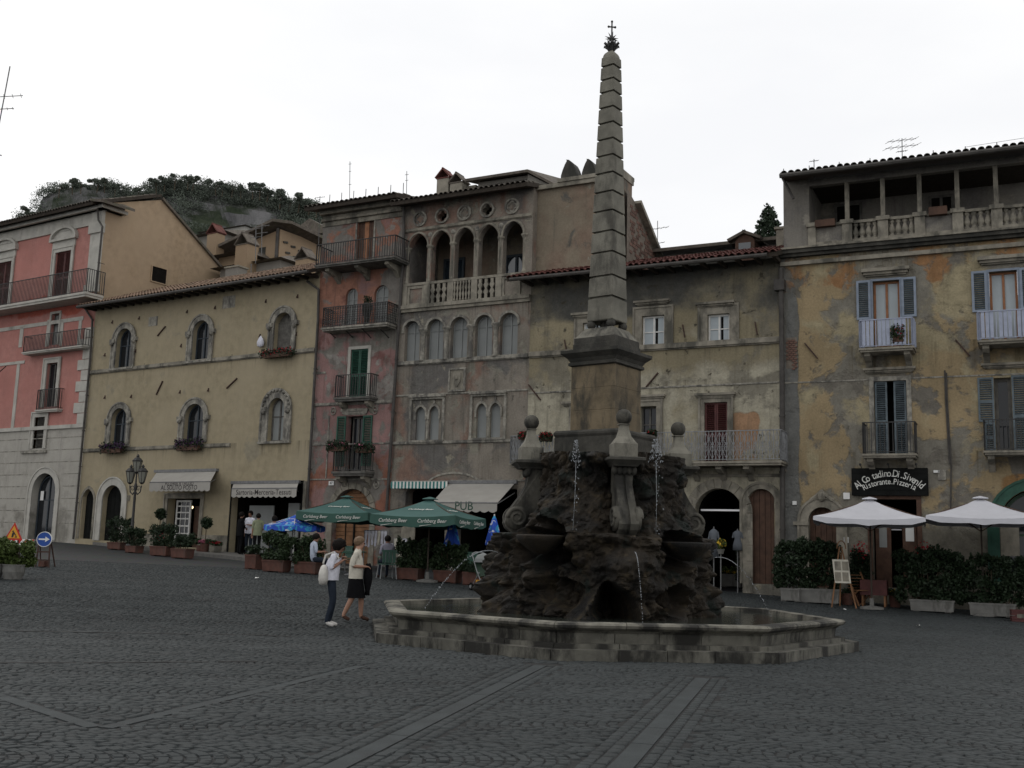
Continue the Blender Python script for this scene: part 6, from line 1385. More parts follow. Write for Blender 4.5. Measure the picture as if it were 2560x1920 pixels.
for i in range(NXh-1):
    for j in range(NT): a = i*(NT+1)+j; q.f.append((a, a+NT+1, a+NT+2, a+1)); q.m.append(0)
b0 = len(q.v)
for P in tops: q.v.append((P.x*1.3, DH+90, max(P.z*.3, 0)))
for i in range(NXh-1): q.f.append((b0+i, b0+i+1, (i+1)*(NT+1), i*(NT+1))); q.m.append(0)
hill = tag(q.build('hill', M['hill']), kind='structure')
# scrub over the slope
R = np.random.default_rng(3); cs = []
hv = np.array(q.v[:NXh*(NT+1)])
for _ in range(2300):
    i, j = R.integers(30, NXh-60), int(R.integers(0, 22)); j = j if R.random() > .15 else int(R.integers(0, 3)); j = 15+j//3 if 84 < i < 103 and j > 0 else j; p = hv[i*(NT+1)+j]; 
    if noise.noise(Vector((p[0]*.04, p[1]*.04, p[2]*.07))) > (.03 if j > 2 else -.35): s = R.uniform(.9, 2.3); cs.append(((p[0]+R.normal(0, 1), p[1]-1.2, p[2]+.2), (s*1.2, s, s*R.uniform(.6, 1))))
tag(leafy('hillside_scrub', M['leafhill'], None, cs, 150000, .22, 5), kind='stuff')
def tree(px, ybase, ytop, Y, label, seed, wide=.8, leaf='leafhill', n=1500, size=.24, name='hill_tree', group='trees along the hill crest'):
    P = at_depth(px, ybase+3, Y); h = at_depth(px, ytop, Y).z-P.z; R = random.Random(seed); t = thing(name, label, 'tree', P, R.uniform(0, 6), group)
    q = MB(); q.tube([(0,0,-1.5), (R.gauss(0,.1*h), 0, h*.35), (R.gauss(0,.12*h), 0, h*.6)], h*.045, 6, r1=h*.02)
    cl = []
    for k in range(R.randint(4, 6)):
        c = (R.gauss(0, wide*h*.42), R.gauss(0, wide*h*.3), h*R.uniform(.25, .82)); s = h*R.uniform(.16, .30); cl.append((c, (s*1.25, s*1.25, s*.75))); q.tube([(0,0,h*.3), c], h*.02, 5, r1=h*.008)
    q.build('trunk', M['stem'], t); leafy('crown', M[leaf], t, cl, n, size, seed); return t
specs = [(66, 538, 517, 1.0), (148, 478, 455, 1.0), (182, 470, 446, .9), (203, 468, 444, 1.1), (243, 465, 442, 1.0), (262, 466, 447, .9), (288, 474, 459, 1.0), (346, 484, 468, 1.1), (392, 468, 446, .9), (412, 462, 440, .7), (437, 458, 436, .8), (470, 458, 437, .7), (482, 459, 441, .7), (540, 472, 452, .7), (556, 474, 456, .7), (580, 477, 460, .9), (603, 480, 466, 1.0), (632, 481, 454, .7), (650, 484, 458, .7), (668, 488, 466, .8), (700, 506, 474, .55), (722, 512, 489, .8), (746, 516, 486, .9), (772, 520, 492, .9), (790, 530, 500, .9)]
lab = ['lone spreading tree low on the left shoulder of the hill', 'round dark tree at the left end of the flat cliff top', 'spreading tree on the flat cliff top, second from its left end', 'broad tree in the middle of the flat cliff top', 'umbrella-shaped tree on the flat cliff top above the ochre gable', 'slanting tree right of the umbrella-shaped tree on the cliff top', 'small sparse tree at the right end of the flat cliff top', 'low wide tree in the dip between the two hill summits', 'bushy tree where the right summit starts to rise', 'small tree on the left shoulder of the right summit', 'tall tree left of the very top of the right summit', 'upright tree at the very top of the right summit', 'short tree just right of the top of the right summit', 'thin sparse tree on the right-hand slope of the summit', 'forked little tree on the right-hand slope of the summit', 'low round tree halfway down the right slope', 'flat wide tree before the dark clump on the right slope', 'large dark tree of the clump on the right slope', 'second large dark tree of the clump on the right slope', 'dark tree at the lower edge of the clump', 'pointed dark conifer-like tree left of the iron mast', 'round tree right of the pointed one behind the pink house roof', 'tall leafy tree just left of the iron mast on the hill', 'bushy tree touching the eave of the pink house', 'lowest tree of the crest beside the pink house eave']
for i, (s, l) in enumerate(zip(specs, lab)): tree(s[0], s[1], s[2], DH-6, l, 40+i, s[3]*1.25)
# dark conifer right of the dormer
P = at_depth(1922, 625, 62); ht = at_depth(1922, 513, 62).z-P.z; t = thing('conifer', 'dark conifer behind the chimney beside the ochre palazzo', 'tree', (P.x, P.y, P.z)); q = MB(); q.tube([(0,0,-9), (0,0,ht*.9)], .16, 6, r1=.03); q.build('trunk', M['stem'], t)
cl = []; R = random.Random(5)
for k in range(34):
    z = ht*(.02+.96*k/34); rr = .95*(1-z/ht)**.75+.08; a = k*2.4; cl.append(((rr*.75*math.cos(a), rr*.75*math.sin(a), z), (rr*.48+.06, rr*.48+.06, .2)))
leafy('crown', M['conifer'], t, cl, 3600, .11, 4)
# aerials and masts on the roofs
def aerial(px, y0, y1, Y, label, bars=((.85, .5), (.7, .35)), lean=0, r=.014, name='tv_aerial', px1=None):
    a = at_depth(px if px1 is None else px1, y0, Y); b2 = at_depth(px, y1, Y); t = thing(name, label, 'aerial', a, 0, 'aerials on the roofs'); v = b2-a
    q = MB(); q.tube([(0,0,-.4), v], r, 6); q.build('mast', M['galv'], t)
    for f, w in bars:
        c = v*f; q = MB(); d = Vector((.8, .45, .28)).normalized(); q.tube([c-d*w, c+d*w], r*.7, 5)
        e = Vector((.3, -.9, 0)).normalized()
        for k in range(5): p = c+d*(w*(-.9+.45*k)); q.tube([p-e*w*.3, p+e*w*.3], r*.45, 4)
        q.build('crossbar', M['galv'], t)
    return t
aerial(875, 492, 404, 43, 'thin wavering whip aerial on the pink house roof', ((.93, .06), (.72, .05), (.35, .06))); aerial(1017, 485, 428, 43, 'short thin aerial on the pink house roof near the loggia house', ((.85, .08), (.6, .07)))
aerial(1644, 640, 552, 41, 'aerial with two crossbars on the rear house left of its dormer', ((.78, .55), (.36, .35))); aerial(2255, 392, 346, 33.5, 'aerial with long slanting bars on the ochre palazzo roof', ((.9, .7), (.55, .8), (.3, .25))); aerial(2035, 420, 398, 33.5, 'tiny bent aerial near the left end of the palazzo roof', ((.8, .2),))
aerial(800, 668, 490, 43.2, 'plain mast with a short top arm beside the top pink balcony', ((.98, .22),), px1=796); aerial(25, 620, 166, 50, 'large bare aerial leaning at the left edge of the sky', ((.83, .85), (.76, .55), (.5, .4)), r=.03, px1=-62); bpy.data.objects
a_ = at_depth(25, 166, 50); 
for x, y0, y1, l in ((640, 640, 555, 'left thin aerial pole above the ochre house roof'), (655, 620, 552, 'right thin aerial pole above the ochre house roof'), (628, 705, 660, 'short whitish pole on the cream roof left of the ochre house')): aerial(x, y0, y1, 54, l, ((.8, .4), (.55, .3)) if y1 < 600 else ((.96, .05),), r=.022)
# ------------------------------------------------------------------ pavement in front of the cream house
e0, e1 = ground_at(100, 1347), ground_at(640, 1404); fd = FCR.d; N = 22; q = MB()
pav = tag(link('pavement', None), kind='structure')
ed = (e1-e0); ed.z = 0; L = ed.length; ed.normalize()
wall_pt = lambda t: FCR.pt(uL-2.5+(0-uL+2.5)*t, 0)
top = MB(); nn = 24
for i in range(nn):
    for (a, b2) in ((i/nn, (i+1)/nn),):
        A0, A1 = e0.lerp(e1, a), e0.lerp(e1, b2); B1, B0 = wall_pt(b2), wall_pt(a); dd = lambda p: (p.x, p.y, gz(p.x, p.y)+.115)
        top.add([dd(A0), dd(A1), dd(B1), dd(B0)], [(0,1,2,3)])
        k = MB(); nrm = Vector((ed.y, -ed.x, 0)); s = .01; P0, P1 = A0.lerp(A1, .01), A0.lerp(A1, .99)
        z0, z1 = gz(P0.x, P0.y)-.012, gz(P1.x, P1.y)-.012; o_ = nrm*.12
        k.add([(P0.x, P0.y, z0-.1), (P1.x, P1.y, z1-.1), (P1.x+o_.x, P1.y+o_.y, z1-.1), (P0.x+o_.x, P0.y+o_.y, z0-.1), (P0.x, P0.y, z0+.135), (P1.x, P1.y, z1+.135), (P1.x+o_.x, P1.y+o_.y, z1+.13), (P0.x+o_.x, P0.y+o_.y, z0+.13)], [(0,3,2,1), (4,5,6,7), (0,1,5,4), (1,2,6,5), (2,3,7,6), (3,0,4,7)]); k.build('kerb_stone', M['kerb'], pav)
top.build('paving_surface', M['kerb'], pav)
# ------------------------------------------------------------------ awnings
def awning(fac, label, x0t, x1t, yt, x0f, x1f, yf, yv, out, mat, valmat=None, lines=(), scal=.3, arms=True, stripes=None, lift=0):
    ua, ub = fac.u(x0t, yt, .06), fac.u(x1t, yt, .06); zt_ = fac.z((x0t+x1t)/2, yt, .06); fa, fb = fac.u(x0f, yf, out), fac.u(x1f, yf, out); zf = fac.z((x0f+x1f)/2, yf, out); zv = fac.z((x0f+x1f)/2, yv, out)
    t = thing('shop_awning', label, 'awning', fac.P, -fac.a, 'awnings over the shops'); q = MB()
    q.add([(ua, -.06, zt_), (ub, -.06, zt_), (fb, -out, zf), (fa, -out, zf)]+[(ua, -.06, zt_-.02), (ub, -.06, zt_-.02), (fb, -out, zf-.02), (fa, -out, zf-.02)], [(0,1,2,3), (7,6,5,4), (0,3,7,4), (1,5,6,2)]); q.build('canopy', M[mat], t)
    h = zf-zv; n = max(3, int((fb-fa)/scal))
    if stripes:
        n = stripes
        for i in range(n):
            a, b2 = fa+(fb-fa)*i/n, fa+(fb-fa)*(i+1)/n; q = MB(); q.box(a+.001, b2-.001, -out-.02, -out, zv+.03, zf); q.prism([(a+.001, zv+.031), (b2-.001, zv+.031), ((a+b2)/2, zv)], -out-.02, -out); q.build('valance_stripe', M['wlet'] if i % 2 else M['inkstripe'], t)
    else:
        q = MB(); P = [(fa, zf)]
        for i in range(n):
            a, b2 = fa+(fb-fa)*i/n, fa+(fb-fa)*(i+1)/n
            P += [(a, zv+.06)]+[(a+(b2-a)*k/6, zv+.06-.06*math.sin(PI*k/6)) for k in range(1, 6)]
        P += [(fb, zv+.06), (fb, zf)]; q.prism(P, -out-.012, -out-.002); v = q.build('valance', M[valmat or mat], t)
        for body, fx, fz, size, mt in lines: text(body, t, M[mt], size, (fa+(fb-fa)*fx, -out-.014, zv+.06+(h-.06)*fz), extrude=.002)
    if arms:
        q = MB()
        for a, b2 in ((ua, fa), (ub, fb)): q.tube([(a, -.05, zt_-.35), (b2, -out, zf-.03)], .02, 5)
        q.tube([(fa, -out, zf), (fb, -out, zf)], .025, 6); q.build('arm_frame', M['galv'], t)
        q = MB(); q.box(ua-.1, ub+.1, -.14, .0, zt_-.02, zt_+.1); q.build('roller_box', M['galv'], t)
    return t
M['inkstripe'] = simple('teal_stripe_canvas', (.04,.17,.16), .1, 4, .8, 0)
awning(FCR, 'grey awning lettered PIZZERIA A TAGLIO over the glazed door', 392, 540, 1179, 375, 526, 1205, 1229, 1.1, 'canvas_b', None, (('PIZZERIA A TAGLIO', .5, .78, .20, 'ink'), ('AL SOLITO POSTO', .5, .3, .27, 'ink')))
awning(FCR, 'grey awning lettered Sartoria over the tailor shop opening', 584, 746, 1208, 580, 742, 1221, 1244, .55, 'canvas_b', None, (('Sartoria-Merceria-Tessuti', .5, .48, .30, 'ink'),))
awning(FGO, 'narrow teal and white striped awning beside the pub awning', 981, 1120, 1202, 978, 1119, 1204, 1222, .35, 'canvas_b', stripes=32, arms=False)
awning(FGO, 'wide beige awning lettered PUB sloping out from the loggia house', 1122, 1287, 1208, 1080, 1243, 1257, 1281, 2.0, 'canvas_b', None, (('PUB', .5, .55, .42, 'inkgreen'),))
# ------------------------------------------------------------------ restaurant board
t = thing('restaurant_sign', 'black board with white gothic lettering arched over the restaurant door', 'sign', FRI.P, -FRI.a); d = FRI.box(2129, 1170, 2320, 1239, .15); q = MB(); q.box(d[0], d[1], -.15, -.03, d[2], d[3]); q.build('board', M['signback'], t)
for i in range(5): q = MB(); z = d[2]+(d[3]-d[2])*(i+.03)/5; q.box(d[0]+.02, d[1]-.02, -.165, -.15, z, z+(d[3]-d[2])/5-.02); q.build('plank', M['signback'], t)
def arc_text(s, cx_, cz, R_, size, y, sp=None, total=1.4):
    n = len(s); 
    for i, ch in enumerate(s):
        if ch == ' ': continue
        a = (i-(n-1)/2)/(n-1)*total; text(ch, t, M['wlet'], size, (cx_+R_*math.sin(a), y, cz+R_*math.cos(a)-R_), (PI/2, a, 0) if 0 else (PI/2, 0, 0), sx=.8, extrude=.003).rotation_euler = Matrix.Rotation(a, 3, 'Y').to_4x4().to_euler() if 0 else (Matrix.Rotation(a, 4, 'Y') @ Matrix.Rotation(PI/2, 4, 'X')).to_euler()
W_ = d[1]-d[0]; cx_ = (d[0]+d[1])/2
arc_text('Al Co tadino.Di.Sivenld', cx_, d[3]-.17, W_*.62, .30, -.17, total=1.5); arc_text('Ristorante.Pizzeria', cx_, d[2]+.42, W_*.72, .25, -.17, total=.95)
q = MB()
for x in (d[0]+.3, cx_, d[1]-.3): q.tube([(x, -.1, d[3]-.02), (x, -.4, d[3]+.1)], .012, 5); q.sphere((x, -.42, d[3]+.09), .04, 8)
q.build('lamp_bracket', M['iron'], t)
# ------------------------------------------------------------------ parasols
def parasol(label, group, name, x0, x1, ytop, yedge, Y, rot, mat, valh=.2, valmat=None, foot=None, sides=4, letter=None, cap=True, drop=.0, scallop=.05):
    xm = (x0+x1)/2; C_ = at_depth(xm, ytop, Y); G = gz(C_.x, C_.y); ze = at_depth(xm, yedge, Y).z-G; zt_ = C_.z-G; width = (x1-x0)/FPX*Y; a = math.radians(rot)
    t = thing(name, label, 'parasol', (C_.x, C_.y, G), a, group); s = width/2/(abs(math.cos(a))+abs(math.sin(a))) if sides == 4 else width/2
    if sides == 4: cor = [(-s, -s), (s, -s), (s, s), (-s, s)]
    else: cor = [(s*math.cos(2*PI*k/sides), s*math.sin(2*PI*k/sides)) for k in range(sides)]
    q = MB(); n = 8; V = MB(); nr = 6
    for k in range(len(cor)):
        p, r_ = cor[k], cor[(k+1)%len(cor)]
        for i in range(nr):
            for j in range(n):
                def pt(f, g):
                    x, y = p[0]+(r_[0]-p[0])*g, p[1]+(r_[1]-p[1])*g; sag = -.07*math.sin(PI*g)*f*s/1.4-.10*math.sin(PI*f)*(s/1.4)*.6
                    return (x*f, y*f, zt_+(ze-zt_)*f+sag)
                q.add([pt(i/nr, j/n), pt((i+1)/nr, j/n), pt((i+1)/nr, (j+1)/n), pt(i/nr, (j+1)/n)], [(0,1,2,3)])
        for j in range(n):
            g0, g1 = j/n, (j+1)/n; w = lambda g: (p[0]+(r_[0]-p[0])*g, p[1]+(r_[1]-p[1])*g, ze-.07*math.sin(PI*g)*s/1.4)
            A, B_ = w(g0), w(g1); dr = lambda g: valh+scallop*abs(math.sin(PI*g*3)); V.add([A, B_, (B_[0]*1.01, B_[1]*1.01, B_[2]-dr(g1)), (A[0]*1.01, A[1]*1.01, A[2]-dr(g0))], [(0,1,2,3)])
    for m in (q, V):
        bm = m
    def weld(mb, nm, mt):
        me = mb.mesh(nm, mt); bm = bmesh.new(); bm.from_mesh(me); bmesh.ops.remove_doubles(bm, verts=bm.verts, dist=1e-4); bm.to_mesh(me); bm.free(); return link(nm, me, t)
    weld(q, 'canopy', M[mat]); weld(V, 'valance', M[valmat or mat])
    if cap:
        c = MB(); c.lathe([(s*.2, -.02), (s*.19, .0), (.03, .055)], len(cor), (0, 0, zt_-.0), rot=PI/4 if sides == 4 else 0); c.build('vent_cap', M[mat], t)
    c = MB(); c.tube([(0,0,.05), (0,0,zt_)], .025, 8); c.build('pole', M['soffit'] if sides == 4 else M['white'], t)
    c = MB(); c.lathe([(.32, 0), (.32, .06), (.06, .1), (.05, .3)], 14); c.build('base', M['concrete'], t)
    for k in range(len(cor)): c = MB(); c.tube([(0, 0, ze*.86), (cor[k][0]*.55, cor[k][1]*.55, zt_+(ze-zt_)*.55-.06)], .012, 5); c.tube([(0,0,zt_-.05), (cor[k][0]*.98, cor[k][1]*.98, ze-.02)], .012, 5); c.build('rib', M['brown'] if sides == 4 else M['white'], t)
    if letter:
        for k in range(4):
            p, r_ = Vector((*cor[k], 0)), Vector((*cor[(k+1)%4], 0)); dr = (r_-p).normalized(); out = Vector((dr.y, -dr.x, 0)); ang = math.atan2(dr.y, dr.x)
            for g in (.27, .73):
                c = p.lerp(r_, g)+out*.03; o = text(letter, t, M['wlet'], .145, (c.x, c.y, ze-.07*math.sin(PI*g)*s/1.4-valh*.5), extrude=.002, shear=.25); o.rotation_euler = (Matrix.Rotation(ang, 4, 'Z') @ Matrix.Rotation(PI/2+.03, 4, 'X')).to_euler()
                q2 = MB(); q2.tube([c+out*.004+dr*x+Vector((0,0,ze-.07*math.sin(PI*g)*s/1.4-valh*.5-.13+.03*math.cos(x*6))) for x in (-.36, -.24, -.1, .0)], .012, 4, r1=.004); q2.build('swash', M['wlet'], t)
            sl = math.atan2(zt_-ze, s); f = .55; c = (p+r_)*.5*f; g_ = text(letter, t, M['wlet'], .13, (c.x+out.x*.0, c.y+out.y*0, zt_+(ze-zt_)*f-.10*math.sin(PI*f)*(s/1.4)*.6-.07*f*s/1.4+.035), extrude=.002, shear=.25); g_.rotation_euler = (Matrix.Rotation(ang, 4, 'Z') @ Matrix.Rotation(sl, 4, 'X')).to_euler()
    return t
parasol('green beer parasol standing before the oak arched door', 'green beer parasols', 'beer_parasol', 757, 980, 1242, 1283, 38.2, -14, 'canvas_g', .26, 'canvas_gd', letter='Carlsberg Beer')
parasol('green beer parasol standing before the pub awning', 'green beer parasols', 'beer_parasol', 938, 1214, 1247, 1291, 32.3, -18, 'canvas_g', .25, 'canvas_gd', letter='Carlsberg Beer')
parasol('white parasol in front of the restaurant door', 'white restaurant parasols', 'white_parasol', 2012, 2336, 1247, 1297, 30.6, -20, 'canvas_w', .10, scallop=.07); parasol('white parasol near the green shop arch, at the right edge', 'white restaurant parasols', 'white_parasol', 2284, 2616, 1245, 1295, 30.2, -20, 'canvas_w', .10, scallop=.07)
parasol('open blue printed parasol behind the potted hedges', 'blue printed parasols', 'blue_parasol', 664, 813, 1287, 1314, 38.0, 10, 'canvas_blue', .14, sides=8, cap=False, scallop=.03)
def closed(label, xm, y0, y1, Y):
    a, b2 = at_depth(xm, y0, Y), at_depth(xm, y1, Y); G = gz(a.x, a.y); t = thing('blue_parasol', label, 'parasol', (a.x, a.y, G), 0, 'blue printed parasols'); q = MB(); H = a.z-G; L_ = b2.z-G; vs = []; n = 16
    for i, f in enumerate((0, .1, .35, .7, 1)):
        r = (.02, .06, .12, .19, .23)[i]*Y/33
        for k in range(n): w = r*(1+.22*(k % 2)); vs.append((w*math.cos(2*PI*k/n), w*math.sin(2*PI*k/n), H+(L_-H)*f+(.06*(k % 2) if i == 4 else 0)))
    q.add(vs, [(i*n+k, i*n+(k+1)%n, (i+1)*n+(k+1)%n, (i+1)*n+k) for i in range(4) for k in range(n)]+[tuple(range(n))]); q.build('folded_canopy', M['canvas_blue'], t); q = MB(); q.tube([(0,0,.05), (0,0,H+.06)], .02, 6); q.build('pole', M['white'], t); q = MB(); q.lathe([(.25, 0), (.25, .07), (.05, .1)], 12); q.build('base', M['concrete'], t)
closed('folded blue parasol under the edge of the pub awning', 1132, 1294, 1372, 33.5); closed('folded blue parasol right of the pub awning near the rockwork', 1236, 1290, 1366, 33.2)
# ------------------------------------------------------------------ troughs, hedges and pots
def trough(label, group, x0, x1, yb, yp, yh, potmat, leafm, hx=None, depth=.42, rot=-26, flowers=None, n=900, name='hedge_planter', leafsize=.055, taper=.06, round_=False, tall=None, dens=1, fac=None, off=0):
    xm = (x0+x1)/2; fac, off = (FCR, 1.0) if group == g2 and round_ else (FRI, (1.0 if 'bush pot' in label else 2.4-(xm-1980)*.0012)) if group == g3 else (fac, off); P = at_fac(fac, xm, yb, off) if fac else ground_at(xm, yb); Y = P.y; w = (x1-x0)/FPX*Y/(math.cos(math.radians(rot)) if not round_ else 1); hp = (yb-yp)/FPX*Y; hh = (yp-yh)/FPX*Y; t = thing(name, label, 'planter', P, math.radians(rot) if not round_ else 0, group)
    q = MB()
    if round_: q.lathe([(w*.40, 0), (w*.5, hp*.5), (w*.5, hp*.9), (w*.52, hp*.92), (w*.52, hp), (w*.44, hp), (w*.44, hp-.05)], 16)
    else:
        b_, t_ = 1-taper, 1.0; hw_, hd = w/2, depth/2; q.zprism([(-hw_*b_, -hd*b_), (hw_*b_, -hd*b_), (hw_*b_, hd*b_), (-hw_*b_, hd*b_)], .03, hp*.86, pts1=[(-hw_*.98, -hd*.98), (hw_*.98, -hd*.98), (hw_*.98, hd*.98), (-hw_*.98, hd*.98)]); q.box(-hw_*1.02, hw_*1.02, -hd*1.04, hd*1.04, hp*.86, hp)
        for s_ in (-.7, .7): q.box(s_*hw_-.08, s_*hw_+.08, -hd*.8, hd*.8, 0, .03)
    q.build('pot', M[potmat], t); q = MB(); q.box(-w*.3, w*.3, -min(depth, w)*.3, min(depth, w)*.3, hp-.05, hp+.005); q.build('soil', M['soil'], t)
    k = (hx[1]-hx[0])/(x1-x0) if hx else 1.1; off = ((hx[0]+hx[1])/2-xm)/FPX*Y if hx else 0; R = random.Random(int(x0*7+yb)); cl = []
    m = max(3, int(w*k/.28)); dd = depth*.62 if not round_ else w*.5
    if tall: m = tall
    for i in range(m):
        for lv in range(max(2, int(hh/.3))):
            z = hp+hh*(lv+.5)/max(2, int(hh/.3)); cl.append(((off+(-.5+(i+.5)/m)*w*k+R.gauss(0, .03), R.gauss(0, dd*.25), z+R.gauss(0, .05)), (w*k/m*.72*R.uniform(.8, 1.15), dd*R.uniform(.75, 1.1), hh/max(2, int(hh/.3))*.66*R.uniform(.8, 1.15))))
    if not round_:
        for i in range(m*2): cl.append(((off+(-.5+R.random())*w*k*.95, R.gauss(0, dd*.5), hp+hh*R.uniform(.85, 1.02)), (R.uniform(.05, .14), R.uniform(.05, .12), R.uniform(.06, .18))))
    leafy('foliage', M[leafm], t, cl, int(n*dens*1.5), leafsize*.86, int(x0))
    q = MB()
    for i in range(m*2): x = off+(-.5+R.random())*w*k*.8; q.tube([(x*.7, 0, hp-.02), (x, R.gauss(0, .06), hp+hh*.7)], .01, 4)
    q.build('stems', M['stem'], t)['kind'] = 'stuff'
    if flowers:
        mt, nf, zr = flowers; leafy('flowers', M[mt], t, [((off, -.05, hp+hh*zr), (w*k*.45, dd*.9, hh*.28))], nf, .04, 3)
    return t
g1, g2, g3 = 'terracotta hedge planters of the pub terrace', 'planters along the cream house', 'concrete hedge planters of the restaurant'
trough('narrow terracotta pot with a small dark bush, leftmost of the terrace', g1, 619, 650, 1423, 1387, 1372, 'terracotta', 'leafdark', (614, 655), n=500); trough('terracotta trough with a hedge under the open blue parasol', g1, 661, 720, 1430, 1401, 1340, 'terracotta', 'leaf', (650, 726), n=2200)
trough('terracotta trough with a hedge just left of the walking women', g1, 741, 800, 1435, 1405, 1350, 'terracotta', 'leaf', (734, 806), n=2200); trough('terracotta trough with a hedge between the green chair and the folded parasol', g1, 998, 1054, 1450, 1421, 1357, 'terracotta', 'leaf', (990, 1066), n=2400)
trough('terracotta trough with a hedge below the folded blue parasol', g1, 1090, 1148, 1457, 1427, 1366, 'terracotta', 'leaf', (1082, 1166), n=2400); trough('terracotta trough with low greenery next to the stroller', g1, 1163, 1206, 1463, 1431, 1418, 'terracotta', 'leafdark', (1160, 1208), n=600)
trough('terracotta trough with tall dark shrub beside the lamp post', g2, 272, 314, 1374, 1356, 1302, 'terracotta', 'leafdark', (262, 334), rot=-33, n=1700); trough('terracotta trough with spreading shrub right of the lamp post', g2, 318, 352, 1382, 1365, 1326, 'terracotta', 'leafdark', (310, 358), rot=-33, n=1200)
trough('terracotta trough with a bushy shrub left of the pizzeria door', g2, 378, 430, 1390, 1366, 1318, 'terracotta', 'leafdark', (366, 440), rot=-33, n=1700, flowers=('fl_red', 10, .4)); trough('terracotta pot with dense low shrub right in front of the pizzeria door', g2, 432, 478, 1396, 1372, 1342, 'terracotta', 'leafdark', (428, 482), rot=-33, n=1100)
trough('round terracotta pot with pink flowers below the topiary ball', g2, 491, 521, 1378, 1356, 1340, 'terracotta', 'leaf', n=300, round_=True, flowers=('fl_pink', 130, .6)); trough('round grey pot with red and pink flowers beside the tailor shop', g2, 524, 552, 1380, 1357, 1346, 'oldtrim', 'leaf', n=260, round_=True, flowers=('fl_red', 130, .7))
trough('short concrete trough with dense hedge next to the red-brown arch door', g3, 1958, 2000, 1506, 1474, 1366, 'concrete', 'leafdark', (1942, 2014), n=3000, leafsize=.06); trough('long white concrete trough with dense hedge behind the menu easel', g3, 2006, 2094, 1511, 1475, 1360, 'concrete', 'leafdark', (2000, 2090), n=3600, leafsize=.06)
trough('concrete trough with tall hedge right of the restaurant door', g3, 2285, 2377, 1517, 1487, 1366, 'concrete', 'leafdark', (2254, 2396), n=5200, leafsize=.06, dens=1.0); trough('concrete trough with hedge near the right edge of the square', g3, 2434, 2529, 1523, 1490, 1378, 'concrete', 'leafdark', (2400, 2580), n=6200, leafsize=.06)
trough('tall dark bush pot under red flowers left of the restaurant door', g3, 2130, 2164, 1470, 1440, 1340, 'terracotta', 'leafdark', (2124, 2176), n=1800, round_=True, flowers=('fl_red', 160, .98), leafsize=.06); trough('tall dark bush pot under red flowers right of the restaurant door', g3, 2296, 2330, 1474, 1444, 1336, 'terracotta', 'leafdark', (2286, 2340), n=1800, round_=True, flowers=('fl_red', 150, .98), leafsize=.06)
trough('small terracotta pot in front of the menu easel', 'small flower pots of the restaurant', 2103, 2132, 1512, 1484, 1474, 'terracotta', 'leafdark', n=120, round_=True); trough('small terracotta pot with yellow flowers on the paving', 'small flower pots of the restaurant', 2224, 2252, 1518, 1490, 1476, 'terracotta', 'leaf', n=150, round_=True, flowers=('fl_yellow', 90, .8))
trough('round concrete planter with bright shrub beside the road signs', 'round concrete planters on the left', 6, 58, 1448, 1412, 1352, 'concrete', 'leafbright', (-8, 68), n=2200, round_=True, leafsize=.06); trough('round concrete planter with bright shrub cut off by the left edge', 'round concrete planters on the left', -50, 4, 1446, 1410, 1356, 'concrete', 'leafbright', (-60, 12), n=1600, round_=True, leafsize=.06)
trough('white square pot with a clipped dark bush before the shop arch', 'plants before the clothes shop', 1860, 1888, 1476, 1448, 1376, 'concrete', 'leafdark', (1846, 1902), n=2600, depth=.35); trough('low pale trough of yellow-green flowers before the shop arch', 'plants before the clothes shop', 1808, 1856, 1468, 1436, 1424, 'concrete', 'leafbright', n=300, flowers=('fl_yellow', 160, .5))
g4 = 'small flower pots of the restaurant'
def topiary(label, x, yc, r, yb):
    P = at_fac(FCR, x, yb, 1.1); P.z += .115; k = P.y/FPX; t = thing('topiary_tree', label, 'topiary', P, 0, 'topiary balls beside the pizzeria door'); q = MB(); h = (yb-yc)*k; q.tube([(0,0,.2), (0,0,h)], .02, 6); q.build('trunk', M['stem'], t); q = MB(); q.lathe([(.13, 0), (.18, .3), (.19, .33), (.15, .33)], 14); q.build('pot', M['terracotta'], t); leafy('crown', M['leafdark'], t, [((0,0,h), (r*k, r*k, r*k))], 900, .05, int(x))
topiary('clipped ball bush on a stem left of the pizzeria door', 395, 1288, 14, 1372); topiary('clipped ball bush on a stem right of the pizzeria door', 512, 1301, 15, 1372)
# flower boxes on the windows and balconies
def flowerbox(fac, label, x0, x1, y0, y1, out, leafm, fl, nf=160, mat='brown'):
    u0, u1, z0, z1 = fac.box(x0, y0, x1, y1, out); t = thing('flower_box', label, 'flower box', fac.pt((u0+u1)/2, z0, out), -fac.a, 'flower boxes on the facades'); w = u1-u0; h = z1-z0; q = MB(); q.box(-w*.4, w*.4, -.1, .12, 0, h*.35); q.build('box', M[mat], t)
    if nf < 5: t['label'] = label; t.children[0].scale = (1.15, 1, 2.2); return
    cl = [((-w*.5+w*(i+.5)/5, -.02, h*.45), (w*.15, .2, h*.55)) for i in range(5)]; leafy('foliage', M[leafm], t, cl, 620, .05, int(x0)); leafy('flowers', M[fl], t, [((c[0][0], -.06, h*.55), (w*.12, .17, h*.42)) for c in cl], nf, .04, int(x0)+1)
flowerbox(FCR, 'box of dark red flowers under the top right window of the cream house', 652, 735, 868, 893, .25, 'leafdark', 'fl_red', 130); flowerbox(FCR, 'box of purple flowers under the lower left window of the cream house', 252, 311, 1103, 1132, .25, 'leafdark', 'fl_purple', 300); flowerbox(FCR, 'box of purple flowers under the lower middle window of the cream house', 440, 505, 1092, 1126, .25, 'leafdark', 'fl_purple', 300)
